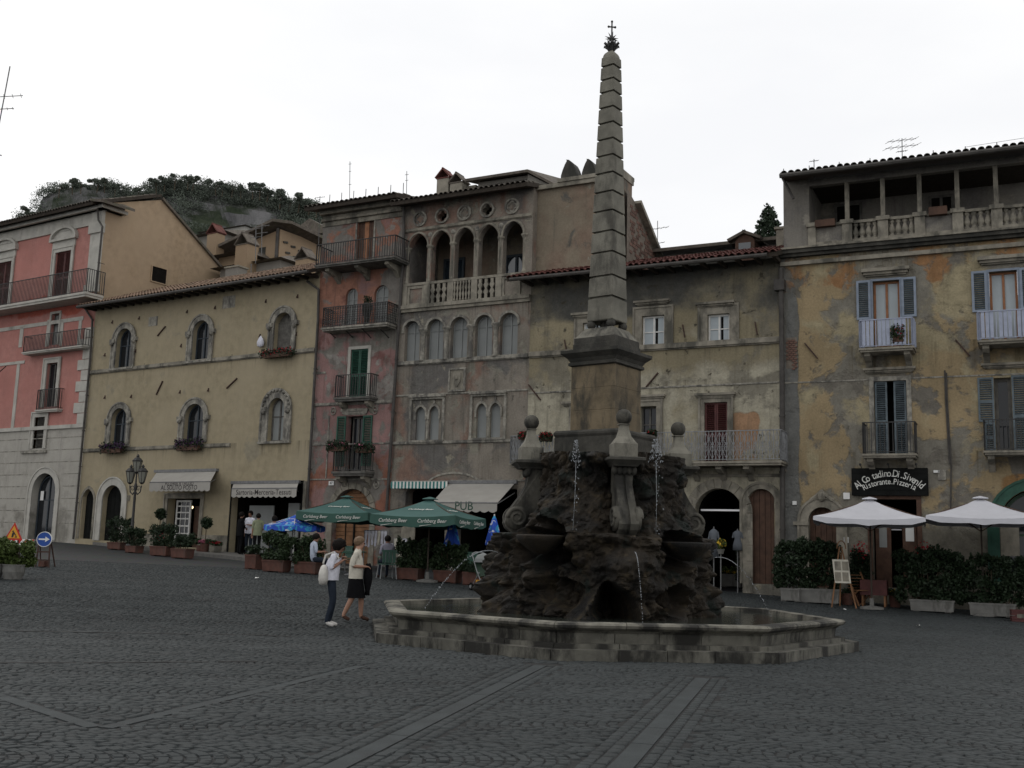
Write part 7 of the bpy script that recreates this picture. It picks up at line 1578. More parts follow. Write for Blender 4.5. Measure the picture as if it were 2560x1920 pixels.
flowerbox(FPK, 'pots of pink flowers on the left of the lowest pink house balcony', 820, 868, 1098, 1128, .75, 'leafdark', 'fl_pink', 60); flowerbox(FPK, 'trailing pots on the right of the lowest pink house balcony', 888, 935, 1104, 1132, .75, 'leafdark', 'fl_pink', 14); flowerbox(FYE, 'red geranium box left of the left ball finial', 1300, 1330, 1078, 1100, .9, 'leafdark', 'fl_red', 130); flowerbox(FYE, 'red geranium box right of the left ball finial', 1352, 1380, 1080, 1102, .9, 'leafdark', 'fl_red', 130)
flowerbox(FYE, 'red geranium pot behind the right-hand water jet', 1622, 1640, 1074, 1092, .9, 'leafdark', 'fl_red', 60); flowerbox(FRI, 'pot of pink oleander on the upper left palazzo balcony', 2228, 2262, 808, 856, .7, 'leaf', 'fl_red', 60); flowerbox(FRI, 'brown trough on the loggia parapet at its left end', 2036, 2090, 545, 567, .1, 'leafdark', 'fl_red', 4); flowerbox(FRI, 'brown trough on the loggia parapet over the second solid panel', 2320, 2370, 512, 538, .1, 'leafdark', 'fl_red', 4)
u_, z_ = FPK.uz(913, 756, .6); t = thing('balcony_urn', 'small urn with a plant on the ornate pink house balcony', 'urn', FPK.pt(u_, FPK.z(890, 813, .5), .45), 0); q = MB(); q.lathe([(.12, 0), (.08, .1), (.16, .45), (.2, .8), (.12, .86)], 12); q.build('urn', M['darkstone'], t, True); leafy('foliage', M['leafdark'], t, [((0,0,.98), (.2,.2,.18))], 120, .05, 2)
u_, z_ = FCR.uz(651, 868, .15); t = thing('white_bag', 'white plastic bag hanging from a hook beside the upper right cream window', 'bag', FCR.pt(u_, z_, .16), -FCR.a); q = MB(); q.lathe([(.05, 0), (.16, .05), (.19, .2), (.12, .36), (.03, .48)], 10, sy=.6); q.build('bag_body', M['whitecloth'], t, True)
# ------------------------------------------------------------------ lamp post
P = at_fac(FCR, 328, 1350, 2.6); P.z = gz(P.x, P.y)+.115; Y = P.y; t = thing('lamp_post', 'black iron lamp post with three glazed lanterns before the cream house', 'street lamp', P, -.5); Hm = at_depth(338, 1163, Y).z-P.z; Hs = at_depth(330, 1189, Y).z-P.z; W_ = 20.5/FPX*Y
q = MB(); q.lathe([(.2, 0), (.2, .15), (.12, .22), (.12, .55), (.15, .6), (.07, .75), (.055, 1.4), (.05, Hs-.6), (.07, Hs-.5), (.07, Hs-.4), (.035, Hs-.3), (.03, Hm-.35)], 12); q.build('post', M['iron'], t, True)
def lantern(x, z, s=1.0):
    q = MB(); L_ = link('lantern', None, t, (x, 0, z))
    for i in range(6):
        a = PI*i/3; q.tube([(.10*s*math.cos(a), .10*s*math.sin(a), -.28*s), (.19*s*math.cos(a), .19*s*math.sin(a), .16*s)], .012, 4)
    q.lathe([(.03, -.36*s), (.07, -.32*s), (.11*s, -.28*s), (.09*s, -.27*s)], 6); q.lathe([(.21*s, .16*s), (.22*s, .19*s), (.12*s, .30*s), (.05*s, .34*s), (.07*s, .38*s), (.02, .46*s)], 6); q.build('lantern_frame', M['iron'], L_)
    q = MB(); q.lathe([(.095*s, -.27*s), (.18*s, .15*s)], 6); q.build('lantern_glass', M['lampglass'], L_)
lantern(0, Hm)
for s in (-1, 1):
    lantern(s*W_, Hs); q = MB(); z = Hs-.45; q.tube([(0, 0, z-.15), (s*W_*.4, 0, z-.32), (s*W_*.85, 0, z-.22), (s*W_, 0, z+.05)], .025, 6)
    q.tube([(s*(W_*.5+.13*math.cos(k*.5)*(1-k/18)), 0, z-.08+.13*math.sin(k*.5)*(1-k/18)) for k in range(15)], .016, 5); q.build('scroll_arm', M['iron'], t)
# ------------------------------------------------------------------ road signs and barrier
def sign_base(P, h, name, label, rot=0):
    t = thing(name, label, 'road sign', P, rot, 'roadworks signs on the left'); return t
P = ground_at(105, 1418); k = P.y/FPX; t = sign_base(P, 1, 'arrow_sign', 'round blue sign with a white arrow pointing right on a frame', .05); zc = (1417-1349)*k; R_ = 18.5*k
def disc(r, y0, y1, c, n=28, sx=1): return [(c[0]+sx*r*math.cos(2*PI*i/n), c[1]+r*math.sin(2*PI*i/n)) for i in range(n)]
q = MB(); q.prism(disc(R_, 0, 0, (0, zc)), -.03, .0); q.build('sign_face', M['blue_sign'], t); q = MB(); q.ring(disc(R_*1.01, 0, 0, (0, zc)), disc(R_*.93, 0, 0, (0, zc)), -.035, .0, True); q.build('sign_border', M['white_sign'], t)
a = R_*.72; q = MB(); q.prism([(-a, zc-a*.14), (a*.2, zc-a*.14), (a*.2, zc-a*.5), (a*.98, zc), (a*.2, zc+a*.5), (a*.2, zc+a*.14), (-a, zc+a*.14)], -.038, -.028); q.build('arrow', M['white_sign'], t)
for s in (-1, 1): q = MB(); q.bar((s*R_*.85, 0, 0), (s*R_*.7, .03, zc+R_*.3), .035); q.bar((s*R_*.95, .45, 0), (s*R_*.7, .06, zc), .03); q.build('leg', M['rust'], t)
q = MB(); q.bar((-R_*.82, .01, zc*.25), (R_*.82, .01, zc*.25), .04); q.bar((-R_*.8, .01, zc*.55), (R_*.8, .01, zc*.55), .04); q.build('crossbar', M['rust'], t); q = MB(); q.box(-R_*.35, R_*.35, -.1, .3, zc*.0+.02, zc*.22); q.build('sandbag', M['terracotta'], t)
P = ground_at(27, 1418); k = P.y/FPX; t = sign_base(P, 1, 'works_sign', 'orange triangular roadworks sign with a red rim behind the planter', .05); z0 = (1418-1352)*k; s = 22*k; hgt = (1352-1309)*k
tri = lambda f, y=0: [(-s*f, z0+hgt*.38-hgt*.38*f), (s*f, z0+hgt*.38-hgt*.38*f), (0, z0+hgt*.38+hgt*.62*f)]
q = MB(); q.prism(tri(1), -.03, 0); q.build('sign_rim', M['red_sign'], t); q = MB(); q.prism(tri(.72), -.036, -.029); q.build('sign_face', M['yellow_sign'], t)
q = MB(); cx_, cz = 0, z0+hgt*.33; q.prism(disc(s*.10, 0, 0, (-.02, cz+hgt*.17), 10), -.042, -.035); q.prism([(-.1*s*2, cz-hgt*.17), (-.02*s, cz-hgt*.17), (.06*s, cz+hgt*.02), (.22*s, cz-hgt*.08), (.26*s, cz-hgt*.03), (.1*s, cz+hgt*.12), (-.1*s, cz+hgt*.12), (-.17*s, cz-hgt*.0)], -.042, -.035); q.prism([(.15*s, cz-hgt*.18), (.42*s, cz-hgt*.18), (.3*s, cz-hgt*.06)], -.042, -.035); q.build('worker_symbol', M['ink'], t)
for sx_ in (-1, 1): q = MB(); q.bar((sx_*s*.6, .05, 0), (sx_*s*.4, .03, z0+.3), .035); q.build('leg', M['rust'], t)
P0, P1 = at_depth(-40, 1352, 38), at_depth(86, 1346, 38); t = thing('barrier', 'red and white striped barrier plank behind the road signs', 'barrier', (P0.x, P0.y, gz(P0.x, P0.y))); L = P1.x-P0.x; zz = P0.z-gz(P0.x, P0.y); q = MB(); q.box(0, L, -.02, .02, zz-.1, zz+.1); q.build('plank', M['white_sign'], t)
for i in range(8): x = L*(i+.2)/8; q = MB(); q.prism([(x, zz-.095), (x+L*.055, zz-.095), (x+L*.055+.1, zz+.095), (x+.1, zz+.095)], -.026, -.02); q.build('red_stripe', M['red_sign'], t)
for x in (.15, L-.15): q = MB(); q.bar((x, .03, 0), (x, .03, zz+.1), .04); q.bar((x-.0, -.3, .02), (x, .3, .02), .05); q.build('leg', M['rust'], t)
# ------------------------------------------------------------------ café furniture
def chair(label, x, y, rot, group='green plastic chairs of the pub terrace'):
    P = ground_at(x, y); t = thing('cafe_chair', label, 'chair', P, rot, group); m = M['plastic_g']
    q = MB(); q.box(-.22, .22, -.22, .22, .42, .45); q.build('seat', m, t); q = MB()
    for i in range(4): q.box(-.2+.105*i, -.2+.105*i+.085, .20, .23, .48, .84)
    q.box(-.23, .23, .20, .24, .80, .86); q.build('backrest', m, t)
    for sx_ in (-1, 1):
        for sy in (-1, 1): q = MB(); q.tube([(sx_*.25, sy*.25, 0), (sx_*.21, sy*.2, .43)], .017, 6); q.build('leg', M['irongrey'], t)
        q = MB(); q.tube([(sx_*.23, .21, .64), (sx_*.25, -.15, .64), (sx_*.23, -.21, .44)], .017, 6); q.build('armrest', m, t)
    return t
chair('green plastic chair under the seated person in patterned shirt', 966, 1447, .35+PI); chair('green plastic chair behind the woman in the cream shirt', 855, 1432, -.9); chair('green plastic chair by the low trough near the stroller', 1187, 1448, .6)
def table(label, x, y, Ycloth=None, r=.42):
    P = ground_at(x, y); t = thing('cafe_table', label, 'table', P, .3, 'terrace tables'); q = MB(); q.lathe([(r, .70), (r, .735), (r-.02, .74)], 20); q.build('tabletop', M['plastic_g'], t); q = MB(); q.tube([(0,0,0), (0,0,.7)], .035, 8); q.build('stem', M['irongrey'], t); q = MB(); q.lathe([(.25, 0), (.25, .03), (.05, .06)], 14); q.build('foot', M['irongrey'], t)
table('green terrace table behind the walking women', 880, 1438); table('green terrace table beside the seated person', 1012, 1440)
# white linen hung to sell along the loggia house
def linen(label, pts, Y, garments):
    a, b2 = at_depth(pts[0], pts[1], Y), at_depth(pts[2], pts[3], Y); G = gz(a.x, a.y); t = thing('linen_rack', label, 'clothes rack', (a.x, a.y, G), math.atan2(b2.y-a.y, b2.x-a.x), 'racks of white linen'); w = (b2-a).to_2d().length; h = a.z-G; q = MB(); q.tube([(0, 0, h), (w, 0, h)], .02, 6); q.tube([(0, 0, 0), (0, 0, h)], .02, 6); q.tube([(w, 0, 0), (w, 0, h)], .02, 6); q.build('rail', M['galv'], t); R = random.Random(int(pts[0]))
    for i in range(garments):
        x = w*(i+.5)/garments; L_ = R.uniform(.45, .62); hw_ = w/garments*.44; q = MB(); vs = []
        for j in range(7):
            for kx in range(5): vs.append((x-hw_+2*hw_*kx/4*(1-.05*j*R.random()), -.03+.05*math.sin(kx*2.2+j*.4), h-L_*j/6))
        n_ = len(vs); vs += [(v[0], v[1]+.05, v[2]) for v in vs]; fs = [(j*5+kx, j*5+kx+1, j*5+kx+6, j*5+kx+5) for j in range(6) for kx in range(4)]; fs += [tuple(i2+n_ for i2 in f[::-1]) for f in fs]; q.add(vs, fs); q.build('garment', M['whitecloth'] if R.random() < .7 else M['cream'], t, True)
linen('rail of white linen hanging beside the oak arched door', (912, 1326, 968, 1330), 38, 7); linen('second rail of white linen right of the first, lower', (985, 1346, 1018, 1350), 36.5, 3)
P = ground_at(1000, 1425); t = thing('sales_table', 'table of folded white linen behind the hedges', 'table', P, -.45, 'terrace tables'); q = MB(); q.box(-.7, .7, -.35, .35, .72, .76); q.build('tabletop', M['greywood'], t)
for sx_ in (-1, 1):
    for sy in (-1, 1): q = MB(); q.bar((sx_*.62, sy*.3, 0), (sx_*.62, sy*.3, .72), .05); q.build('leg', M['greywood'], t)
for i in range(5): q = MB(); q.box(-.6+.25*i, -.4+.25*i, -.2, .2, .76, .76+random.uniform(.06, .22)); tag(q.build('folded_linen', M['whitecloth'] if i % 2 else M['paleblue'], None, loc=(P.x, P.y, P.z), rot=(0, 0, -.45)), None)
fl = ['leftmost stack of folded linen on the sales table', 'second stack of folded linen from the left on the sales table', 'middle stack of folded linen on the sales table', 'fourth stack of folded linen from the left on the sales table', 'rightmost stack of folded linen on the sales table']
for i, o in enumerate([o for o in bpy.data.objects if o.name.startswith('folded_linen')]): tag(o, fl[i], 'linen', 'stacks of folded linen')
P = ground_at(726, 1415); k = P.y/FPX; zb = (1415-1326)*k; t = thing('terrace_sign', 'small white notice on a stand under the blue parasol', 'sign', P); q = MB(); q.box(-.12, .12, -.02, .02, zb, zb+.28); q.build('panel', M['white_sign'], t); q = MB(); q.tube([(0, .02, 0), (0, .02, zb)], .018, 6); q.build('stand', M['galv'], t)
# dark window boards and posters beside the pub door
d = FGO.box(1010, 1316, 1035, 1360); t = thing('pub_poster', 'pale poster board on the wall beside the pub door', 'poster', FGO.pt((d[0]+d[1])/2, d[2], .06), -FGO.a); q = MB(); q.box(-.3, .3, -.02, .02, 0, d[3]-d[2]); q.build('board', M['oldtrim'], t)
# menu easel
P = at_fac(FRI, 2106, 1500, 3.1); k = P.y/FPX; t = thing('menu_easel', 'wooden easel holding a pale menu board before the long trough', 'easel', P, -.15); zb, zt_ = (1500-1440)*k, (1500-1383)*k; w = 19*k
for a, b2 in (((-.30, -.05, 0), (-.05, .03, zt_+.35)), ((.36, -.05, 0), (.0, .03, zt_+.35)), ((.0, .5, 0), (.0, .05, zt_+.2))): q = MB(); q.bar(a, b2, .035); q.build('leg', M['oak'], t)
q = MB(); q.obox((-.02, -.07, (zb+zt_)/2), (w, 0, .0), (0, .015, 0), (-.03, .03, (zt_-zb)/2)); q.build('menu_board', M['cream'], t)
for i in range(2):
    for j in range(2): q = MB(); q.obox((-.02+(-.5+i)*w*.95, -.092+.03*(j-.5), (zb+zt_)/2+(j-.5)*(zt_-zb)*.46), (w*.38, 0, 0), (0, .004, 0), (-.006, .012, (zt_-zb)*.19)); q.build('menu_sheet', M['oldtrim'], t)
q = MB(); q.tube([(-.12*math.cos(PI*i/8), .03, zt_+.30+.22*math.sin(PI*i/8)) for i in range(9)], .015, 5); q.build('top_hoop', M['oak'], t)
# wooden folding chair and table of the restaurant
P = at_fac(FRI, 2150, 1488, 1.9); t = thing('wooden_chair', 'folding wooden chair with yellow slats by the menu easel', 'chair', P, .4)
for i in range(5): q = MB(); q.bar((-.26, .2+.012*i, .5+.09*i), (.26, .2+.012*i, .5+.09*i), .05, .018); q.build('slat', M['oak'] if i != 2 else M['yellowwood'] if 'yellowwood' in M else M['oak'], t)
for i in range(4): q = MB(); q.bar((-.24, -.2+.11*i, .44), (.24, -.2+.11*i, .44), .06, .02); q.build('seat_slat', M['oak'], t)
for sx_ in (-1, 1): q = MB(); q.bar((sx_*.26, -.25, 0), (sx_*.26, .27, .95), .035); q.bar((sx_*.26, .3, 0), (sx_*.26, -.22, .44), .035); q.build('leg', M['oak'], t)
P = at_fac(FRI, 2186, 1486, 1.6); t = thing('restaurant_table', 'small table under a dark red cloth beside the wooden chair', 'table', P, -.4); q = MB(); q.box(-.35, .35, -.35, .35, .70, .74); q.build('tabletop', M['oak'], t); q = MB(); q.zprism([(-.37, -.37), (.37, -.37), (.37, .37), (-.37, .37)], .32, .745, pts1=[(-.36, -.36), (.36, -.36), (.36, .36), (-.36, .36)]); q.build('tablecloth', M['maroon'], t)
for sx_ in (-1, 1):
    for sy in (-1, 1): q = MB(); q.bar((sx_*.3, sy*.3, 0), (sx_*.3, sy*.3, .7), .05); q.build('leg', M['oak'], t)
P = at_fac(FRI, 2552, 1522, 2.6); t = thing('red_crate', 'red bottle crate standing at the right edge', 'crate', P, -.3); q = MB(); q.box(-.25, .25, -.18, .18, 0, .06); q.build('base', M['maroon'], t)
for z in (.1, .19, .27):
    for a in ((-.25, .25, -.18, -.165), (-.25, .25, .165, .18), (-.25, -.235, -.165, .165), (.235, .25, -.165, .165)): q = MB(); q.box(*a, z-.03, z+.035); q.build('side_panel', M['maroon'], t)
q = MB(); q.box(-.12, .12, -.186, -.18, .10, .2); q.build('crate_label', M['oldtrim'], t)
# stroller
P = ground_at(1212, 1478); t = thing('stroller', 'green and grey baby stroller parked just left of the rockwork', 'stroller', P, .5)
for x, y in ((-.25, -.3), (.25, -.3), (-.25, .35), (.25, .35)):
    wq = MB(); c = Vector((x, y, .11)); wq.tube([c+Vector((0, .09*math.cos(k2*PI/8), .09*math.sin(k2*PI/8))) for k2 in range(17)], .025, 6); wh = wq.build('wheel', M['signback'], t); wq = MB(); wq.tube([c-Vector((.03,0,0)), c+Vector((.03,0,0))], .05, 8); wq.build('hub', M['irongrey'], wh)
q = MB()
for s in (-1, 1): q.tube([(s*.22, -.3, .14), (s*.22, .1, .55), (s*.22, .42, 1.0)], .014, 6); q.tube([(s*.22, .35, .14), (s*.22, -.05, .5)], .014, 6)
q.tube([(-.22, .42, 1.0), (-.1, .46, 1.05), (.1, .46, 1.05), (.22, .42, 1.0)], .016, 6); q.build('frame', M['irongrey'], t); q = MB(); q.obox((0, -.02, .42), (.19, 0, 0), (0, .2, -.03), (0, .004, .03)); q.obox((0, .22, .62), (.19, 0, 0), (0, .09, .22), (0, -.02, .01)); q.build('seat', M['greendark'], t); q = MB(); q.lathe([(.24, 0), (.23, .1), (.16, .2), (.02, .25)], 12, (0, .18, .78), sy=.8); q.build('canopy', M['blind'], t); q = MB(); q.box(-.16, .16, -.1, .25, .2, .3); q.build('basket', M['yellow_sign'], t)
# clothes shop in the big arch
def mannequin(label, x0, x1, y0, y1, Y, m):
    a, b2 = at_depth((x0+x1)/2, y1, Y), at_depth((x0+x1)/2, y0, Y); w = (x1-x0)/FPX*Y; h = b2.z-a.z; t = thing('dress_form', label, 'mannequin', a, -.3, 'dress forms in the shop arch'); q = MB(); q.lathe([(w*.5, 0), (w*.46, h*.3), (w*.3, h*.58), (w*.42, h*.8), (w*.34, h*.94), (w*.1, h)], 12, sy=.65); q.build('dress', M[m], t, True); q = MB(); q.tube([(0, 0, gz(a.x, a.y)-a.z), (0, 0, h*1.08)], .02, 6); q.build('stand', M['galv'], t); q = MB()
    for s in (-1, 1): q.tube([(s*w*.36, 0, h*.9), (s*w*.5, 0, h*.62)], w*.1, 6)
    q.build('sleeve', M[m], t)
mannequin('pale blue dress on a stand in the clothes shop arch', 1772, 1797, 1322, 1392, 34.6, 'greycloth'); mannequin('grey dress on a stand at the right of the clothes shop arch', 1832, 1856, 1326, 1376, 34.9, 'greycloth')
P = at_depth(1802, 1385, 34.2); t = thing('flower_pot', 'pot of yellow flowers hanging in the shop arch', 'flower pot', P, 0); q = MB(); q.lathe([(.08, 0), (.12, .15), (.1, .15)], 12); q.build('pot', M['concrete'], t); leafy('foliage', M['leafbright'], t, [((0,0,.3), (.2,.15,.18))], 160, .05, 4); leafy('flowers', M['fl_yellow'], t, [((0,0,.34), (.2,.15,.16))], 70, .04, 5); q = MB(); q.tube([(0, 0, gz(P.x, P.y)-P.z), (0, 0, .02)], .02, 6); q.build('stand', M['galv'], t)
# scraps of paper on the paving
for i, (x, y, l) in enumerate(((642, 1448, 'white paper scrap on the cobbles before the terrace troughs'), (2112, 1527, 'white paper scrap on the paving below the menu easel'), (2368, 1530, 'white paper scrap on the paving below the restaurant hedge'), (2082, 1618, 'white paper scrap on the fountain step at its right end'), (2295, 1568, 'tiny paper scrap on the paving right of the fountain'))):
    P = ground_at(x, y); P.z += .03 if i != 3 else .17; q = MB(); R = random.Random(i); q.add([(-.05, -.03, 0), (.05, -.035, .012), (.055, .03, .03), (.0, .045, .012), (-.05, .03, .028)], [(0,1,2,3,4)]); q.add([(-.05, -.03, -.004), (.05, -.035, .008), (.055, .03, .026), (.0, .045, .008), (-.05, .03, .024)], [(4,3,2,1,0)]); o = q.build('paper_scrap', M['white_sign'], loc=P, rot=(0, 0, i)); tag(o, l, 'litter', 'paper scraps on the ground')
# ------------------------------------------------------------------ people: one skinned body each, clothes and hair on it
def skin_body(name, V, Ed, rad, root, mats, tags, parent, sub=2):
    me = bpy.data.meshes.new(name); me.from_pydata(V, Ed, []); o = bpy.data.objects.new(name, me); COL.objects.link(o)
    sm = o.modifiers.new('skin', 'SKIN'); sm.use_smooth_shade = True; sm.branch_smoothing = .5
    for i, v in enumerate(me.skin_vertices[0].data):
        r = rad[i]; v.radius = r if isinstance(r, tuple) else (r, r); v.use_root = i == root
    ss = o.modifiers.new('sub', 'SUBSURF'); ss.levels = sub; ss.render_levels = sub
    dg = bpy.context.evaluated_depsgraph_get(); m2 = bpy.data.meshes.new_from_object(o.evaluated_get(dg)); bpy.data.objects.remove(o); m2.name = name; m2.materials.clear()
    for m in mats: m2.materials.append(m)
    segs = [(Vector(V[a]), Vector(V[b2]), tags[k], (max(rad[a]) if isinstance(rad[a], tuple) else rad[a]), (max(rad[b2]) if isinstance(rad[b2], tuple) else rad[b2])) for k, (a, b2) in enumerate(Ed)]
    for p in m2.polygons:
        c = p.center; best = (9, 0)
        for a, b2, tg, ra, rb_ in segs:
            d = b2-a; tt = max(0, min(1, (c-a).dot(d)/max(d.length_squared, 1e-9))); q = (c-(a+d*tt)).length-(ra+(rb_-ra)*tt)
            if q < best[0]: best = (q, tg)
        p.material_index = best[1]; p.use_smooth = True
    return link(name, m2, parent)
def person(label, loc, rot, h, J, mats, hair='hair_d', hairstyle='short', group=None, female=True, wide=1.0, skirt=None, shirt_hem=True, hand_curl=.6):
    """J: joints in metres for a 1.65 m figure, local +y is forwards, +x is the figure's right"""
    s = h/1.65; t = thing('person', label, 'person', loc, rot, group); D = dict(pel=(0,0,.93), spi=(0,.0,1.10), che=(0,.0,1.27), nek=(0,.01,1.42), hea=(0,.03,1.52), top=(0,.02,1.60),
        sR=(.165,0,1.36), sL=(-.165,0,1.36), eR=(.20,-.03,1.08), eL=(-.20,-.03,1.08), wR=(.19,.05,.85), wL=(-.19,.05,.85), hR=(.085,0,.90), hL=(-.085,0,.90), kR=(.09,.03,.49), kL=(-.09,.03,.49), aR=(.09,-.02,.085), aL=(-.09,-.02,.085), tR=(.10,.13,.035), tL=(-.10,.13,.035)); D.update({k: v for k, v in J.items() if k != 'face'})
    names = list(D); V = [tuple(c*s for c in D[n]) for n in names]; ix = {n: i for i, n in enumerate(names)}
    Rr = dict(pel=(.15*wide,.125), spi=(.128*wide,.11), che=(.15*wide,.115), nek=.052, hea=(.082,.095), top=(.06,.07), sR=.068, sL=.068, eR=.045, eL=.045, wR=.030, wL=.030, hR=.098, hL=.098, kR=.064, kL=.064, aR=.042, aL=.042, tR=.036, tL=.036)
    rad = [tuple(x*s for x in (r if isinstance(r, tuple) else (r, r))) for r in (Rr[n] for n in names)]
    T = dict(torso=0, arm=1, fore=2, skin=3, leg=4, shin=5, foot=6)
    E_ = [('pel','spi','torso'), ('spi','che','torso'), ('che','nek','torso'), ('nek','hea','skin'), ('hea','top','skin'), ('che','sR','torso'), ('che','sL','torso'), ('sR','eR','arm'), ('sL','eL','arm'), ('eR','wR','fore'), ('eL','wL','fore'), ('pel','hR','leg'), ('pel','hL','leg'), ('hR','kR','leg'), ('hL','kL','leg'), ('kR','aR','shin'), ('kL','aL','shin'), ('aR','tR','foot'), ('aL','tL','foot')]
    Ed = [(ix[a], ix[b2]) for a, b2, _ in E_]; tags = [T[c] for _, _, c in E_]
    def add(p, r, par, tg): V.append(tuple(p)); rad.append((r*s, r*s)); Ed.append((par, len(V)-1)); tags.append(T[tg]); return len(V)-1
    # nose, and hands with four fingers and a thumb
    hd, tp = Vector(V[ix['hea']]), Vector(V[ix['top']]); fw = (hd-Vector(V[ix['nek']])); up = (tp-hd).normalized() if (tp-hd).length else Vector((0,0,1)); F_w = Vector(J.get('face', (0,1,0))).normalized()
    add(hd+F_w*.10*s+up*(-.0), .016, ix['hea'], 'skin')
    for w_, e_, sd_ in (('wR','eR',1), ('wL','eL',-1)):
        W0_, E0 = Vector(V[ix[w_]]), Vector(V[ix[e_]]); d = (W0_-E0).normalized(); side = d.cross(Vector((0,0,1))); side = side.normalized() if side.length > .2 else Vector((1,0,0)); nrm = side.cross(d).normalized(); pm = add(W0_+d*.055*s, .034, ix[w_], 'skin')
        for f, ln in zip((-1.4, -.5, .45, 1.35), (.075, .088, .084, .066)):
            b0 = W0_+d*.095*s+side*(.019*f*s); k1 = add(b0, .0125, pm, 'skin'); k2 = add(b0+(d*(1-hand_curl*.5)-nrm*hand_curl*.6).normalized()*ln*.55*s, .0105, k1, 'skin'); add(Vector(V[k2])+(d*(1-hand_curl)-nrm*hand_curl).normalized()*ln*.5*s, .009, k2, 'skin')
        th = add(W0_+d*.04*s+side*(-.04*s)-nrm*.01*s, .013, pm, 'skin'); add(Vector(V[th])+(d*.8-side*.3-nrm*.3).normalized()*.045*s, .011, th, 'skin')
    body = skin_body('body', V, Ed, rad, ix['pel'], [M[m] for m in mats], tags, t)
    # hair: a cap with uneven outline, eyes, ears
    q = MB(); rr = .107*s; c = hd+up*.045*s-F_w*.018*s; R = random.Random(hash(label) % 999); n = 16
    X_ = F_w.cross(up).normalized(); Fp = up.cross(X_).normalized(); vs = []; m_ = 10
    for i in range(m_+1):
        th = PI*(i/m_)*(.80 if hairstyle != 'short' else .74)
        for k in range(n):
            ph = 2*PI*k/n; front = max(0, math.cos(ph)); th2 = th*(1-.36*front) if hairstyle != 'long' else th*(1-.33*front)
            bump = 1+((.3 if hairstyle == 'curly' else .08)*noise.noise(Vector((math.cos(ph)*3, th*3, math.sin(ph)*3))))+(.2 if hairstyle == 'curly' else 0); r_ = rr*bump
            vs.append(c+up*(r_*math.cos(th2)*1.02)+(Fp*math.cos(ph)*1.08+X_*math.sin(ph)*.93)*(r_*max(.02, math.sin(th2))))
    q.add(vs, [(i*n+k, i*n+(k+1)%n, (i+1)*n+(k+1)%n, (i+1)*n+k) for i in range(m_) for k in range(n)]+[tuple(range(n))]); q.build('hair', M[hair], t, True)
    q = MB()
    for sd_ in (-1, 1): q.sphere(hd+F_w*.083*s+X_*(.033*sd_*s)+up*.018*s, .011*s, 8)
    q.build('eye', M['signback'], t); q = MB(); q.tube([hd+F_w*.089*s+X_*(x*s)-up*.045*s for x in (-.024, 0, .024)], .006*s, 5); q.build('mouth', M['maroon'], t)
    if skirt:
        zt_, zb_, r0, r1, mt, sh = skirt; q = MB(); vs = []; n = 28; m_ = 8; pel = Vector(D['pel'])
        for i in range(m_+1):
            f = i/m_; z = zt_+(zb_-zt_)*f; r_ = r0+(r1-r0)*f**.8
            for k in range(n): a = 2*PI*k/n; w_ = 1+.05*f*math.sin(k*PI*2/7); vs.append(((pel.x+r_*1.02*math.cos(a)*w_)*s, (pel.y+sh*f+r_*(.82+.18*f)*math.sin(a)*w_)*s, z*s))
        q.add(vs, [(i*n+k, i*n+(k+1)%n, (i+1)*n+(k+1)%n, (i+1)*n+k) for i in range(m_) for k in range(n)]); q.build('skirt', M[mt], t, True)
    if shirt_hem:
        q = MB(); vs = []; n = 28; pel = Vector(D['spi']); m_ = 7; ch = Vector(D['che']); zt_, zb_ = 1.30, .80 if shirt_hem is True else shirt_hem
        for i in range(m_+1):
            f = i/m_; z = zt_+(zb_-zt_)*f; cc = ch.lerp(Vector(D['pel']), min(1, (zt_-z)/max(.01, (ch.z-D['pel'][2])))); r_ = (.172+.006*f)*(.70+.30*min(1, f*3)**.7)
            for k in range(n): a = 2*PI*k/n; w_ = 1+.025*f*math.sin(k*PI*2/5+1)+.01*noise.noise(Vector((k, f*4, 0))); vs.append(((cc.x+r_*wide*math.cos(a)*w_)*s, (cc.y+r_*.80*math.sin(a)*w_)*s, z*s))
        q.add(vs, [(i*n+k, i*n+(k+1)%n, (i+1)*n+(k+1)%n, (i+1)*n+k) for i in range(m_) for k in range(n)]); q.build('shirt', M[mats[0]], t, True)
    return t, D, s
# the two women beside the fountain, both facing right
P = ground_at(822, 1567); P.z = gz(P.x, P.y)
wa, D1, s1 = person('person with dark curly hair in a white top and dark trousers carrying a pale bag', P, -PI/2+.15, 1.66, dict(nek=(0,.07,1.41), hea=(0,.13,1.49), top=(0,.13,1.57), che=(0,.03,1.27), sR=(.165,.03,1.35), sL=(-.165,.03,1.35), eR=(.21,-.02,1.09), wR=(.10,.15,1.22), eL=(-.21,.0,1.08), wL=(-.06,.15,1.26), kR=(.085,.05,.49), aR=(.085,-.06,.085), tR=(.095,.10,.03), kL=(-.085,.06,.49), aL=(-.085,.0,.085), tL=(-.09,.16,.03), face=(0,.8,-.6)), ['whitecloth','whitecloth','skin2','skin2','jeans','jeans','shoe'], 'hair_d', 'curly', 'two women walking past the fountain', shirt_hem=.88)
P = ground_at(884, 1553); P.z = gz(P.x, P.y)
wb, D2, s2_ = person('person with short light hair in a cream shirt and black skirt', P, -PI/2+.05, 1.66, dict(nek=(0,.03,1.43), hea=(0,.06,1.53), top=(0,.05,1.61), eR=(.20,-.06,1.08), wR=(.12,.15,1.08), eL=(-.20,-.02,1.08), wL=(-.08,.17,1.06), kR=(.08,-.04,.48), aR=(.085,-.21,.10), tR=(.10,-.07,.03), kL=(-.08,.12,.49), aL=(-.08,.13,.085), tL=(-.085,.30,.03), face=(0,1,-.1)), ['cream','cream','skin','skin','skin','skin','sandal'], 'hair_b', 'short', 'two women walking past the fountain', skirt=(.92, .46, .155, .19, 'black', .02), shirt_hem=.84)
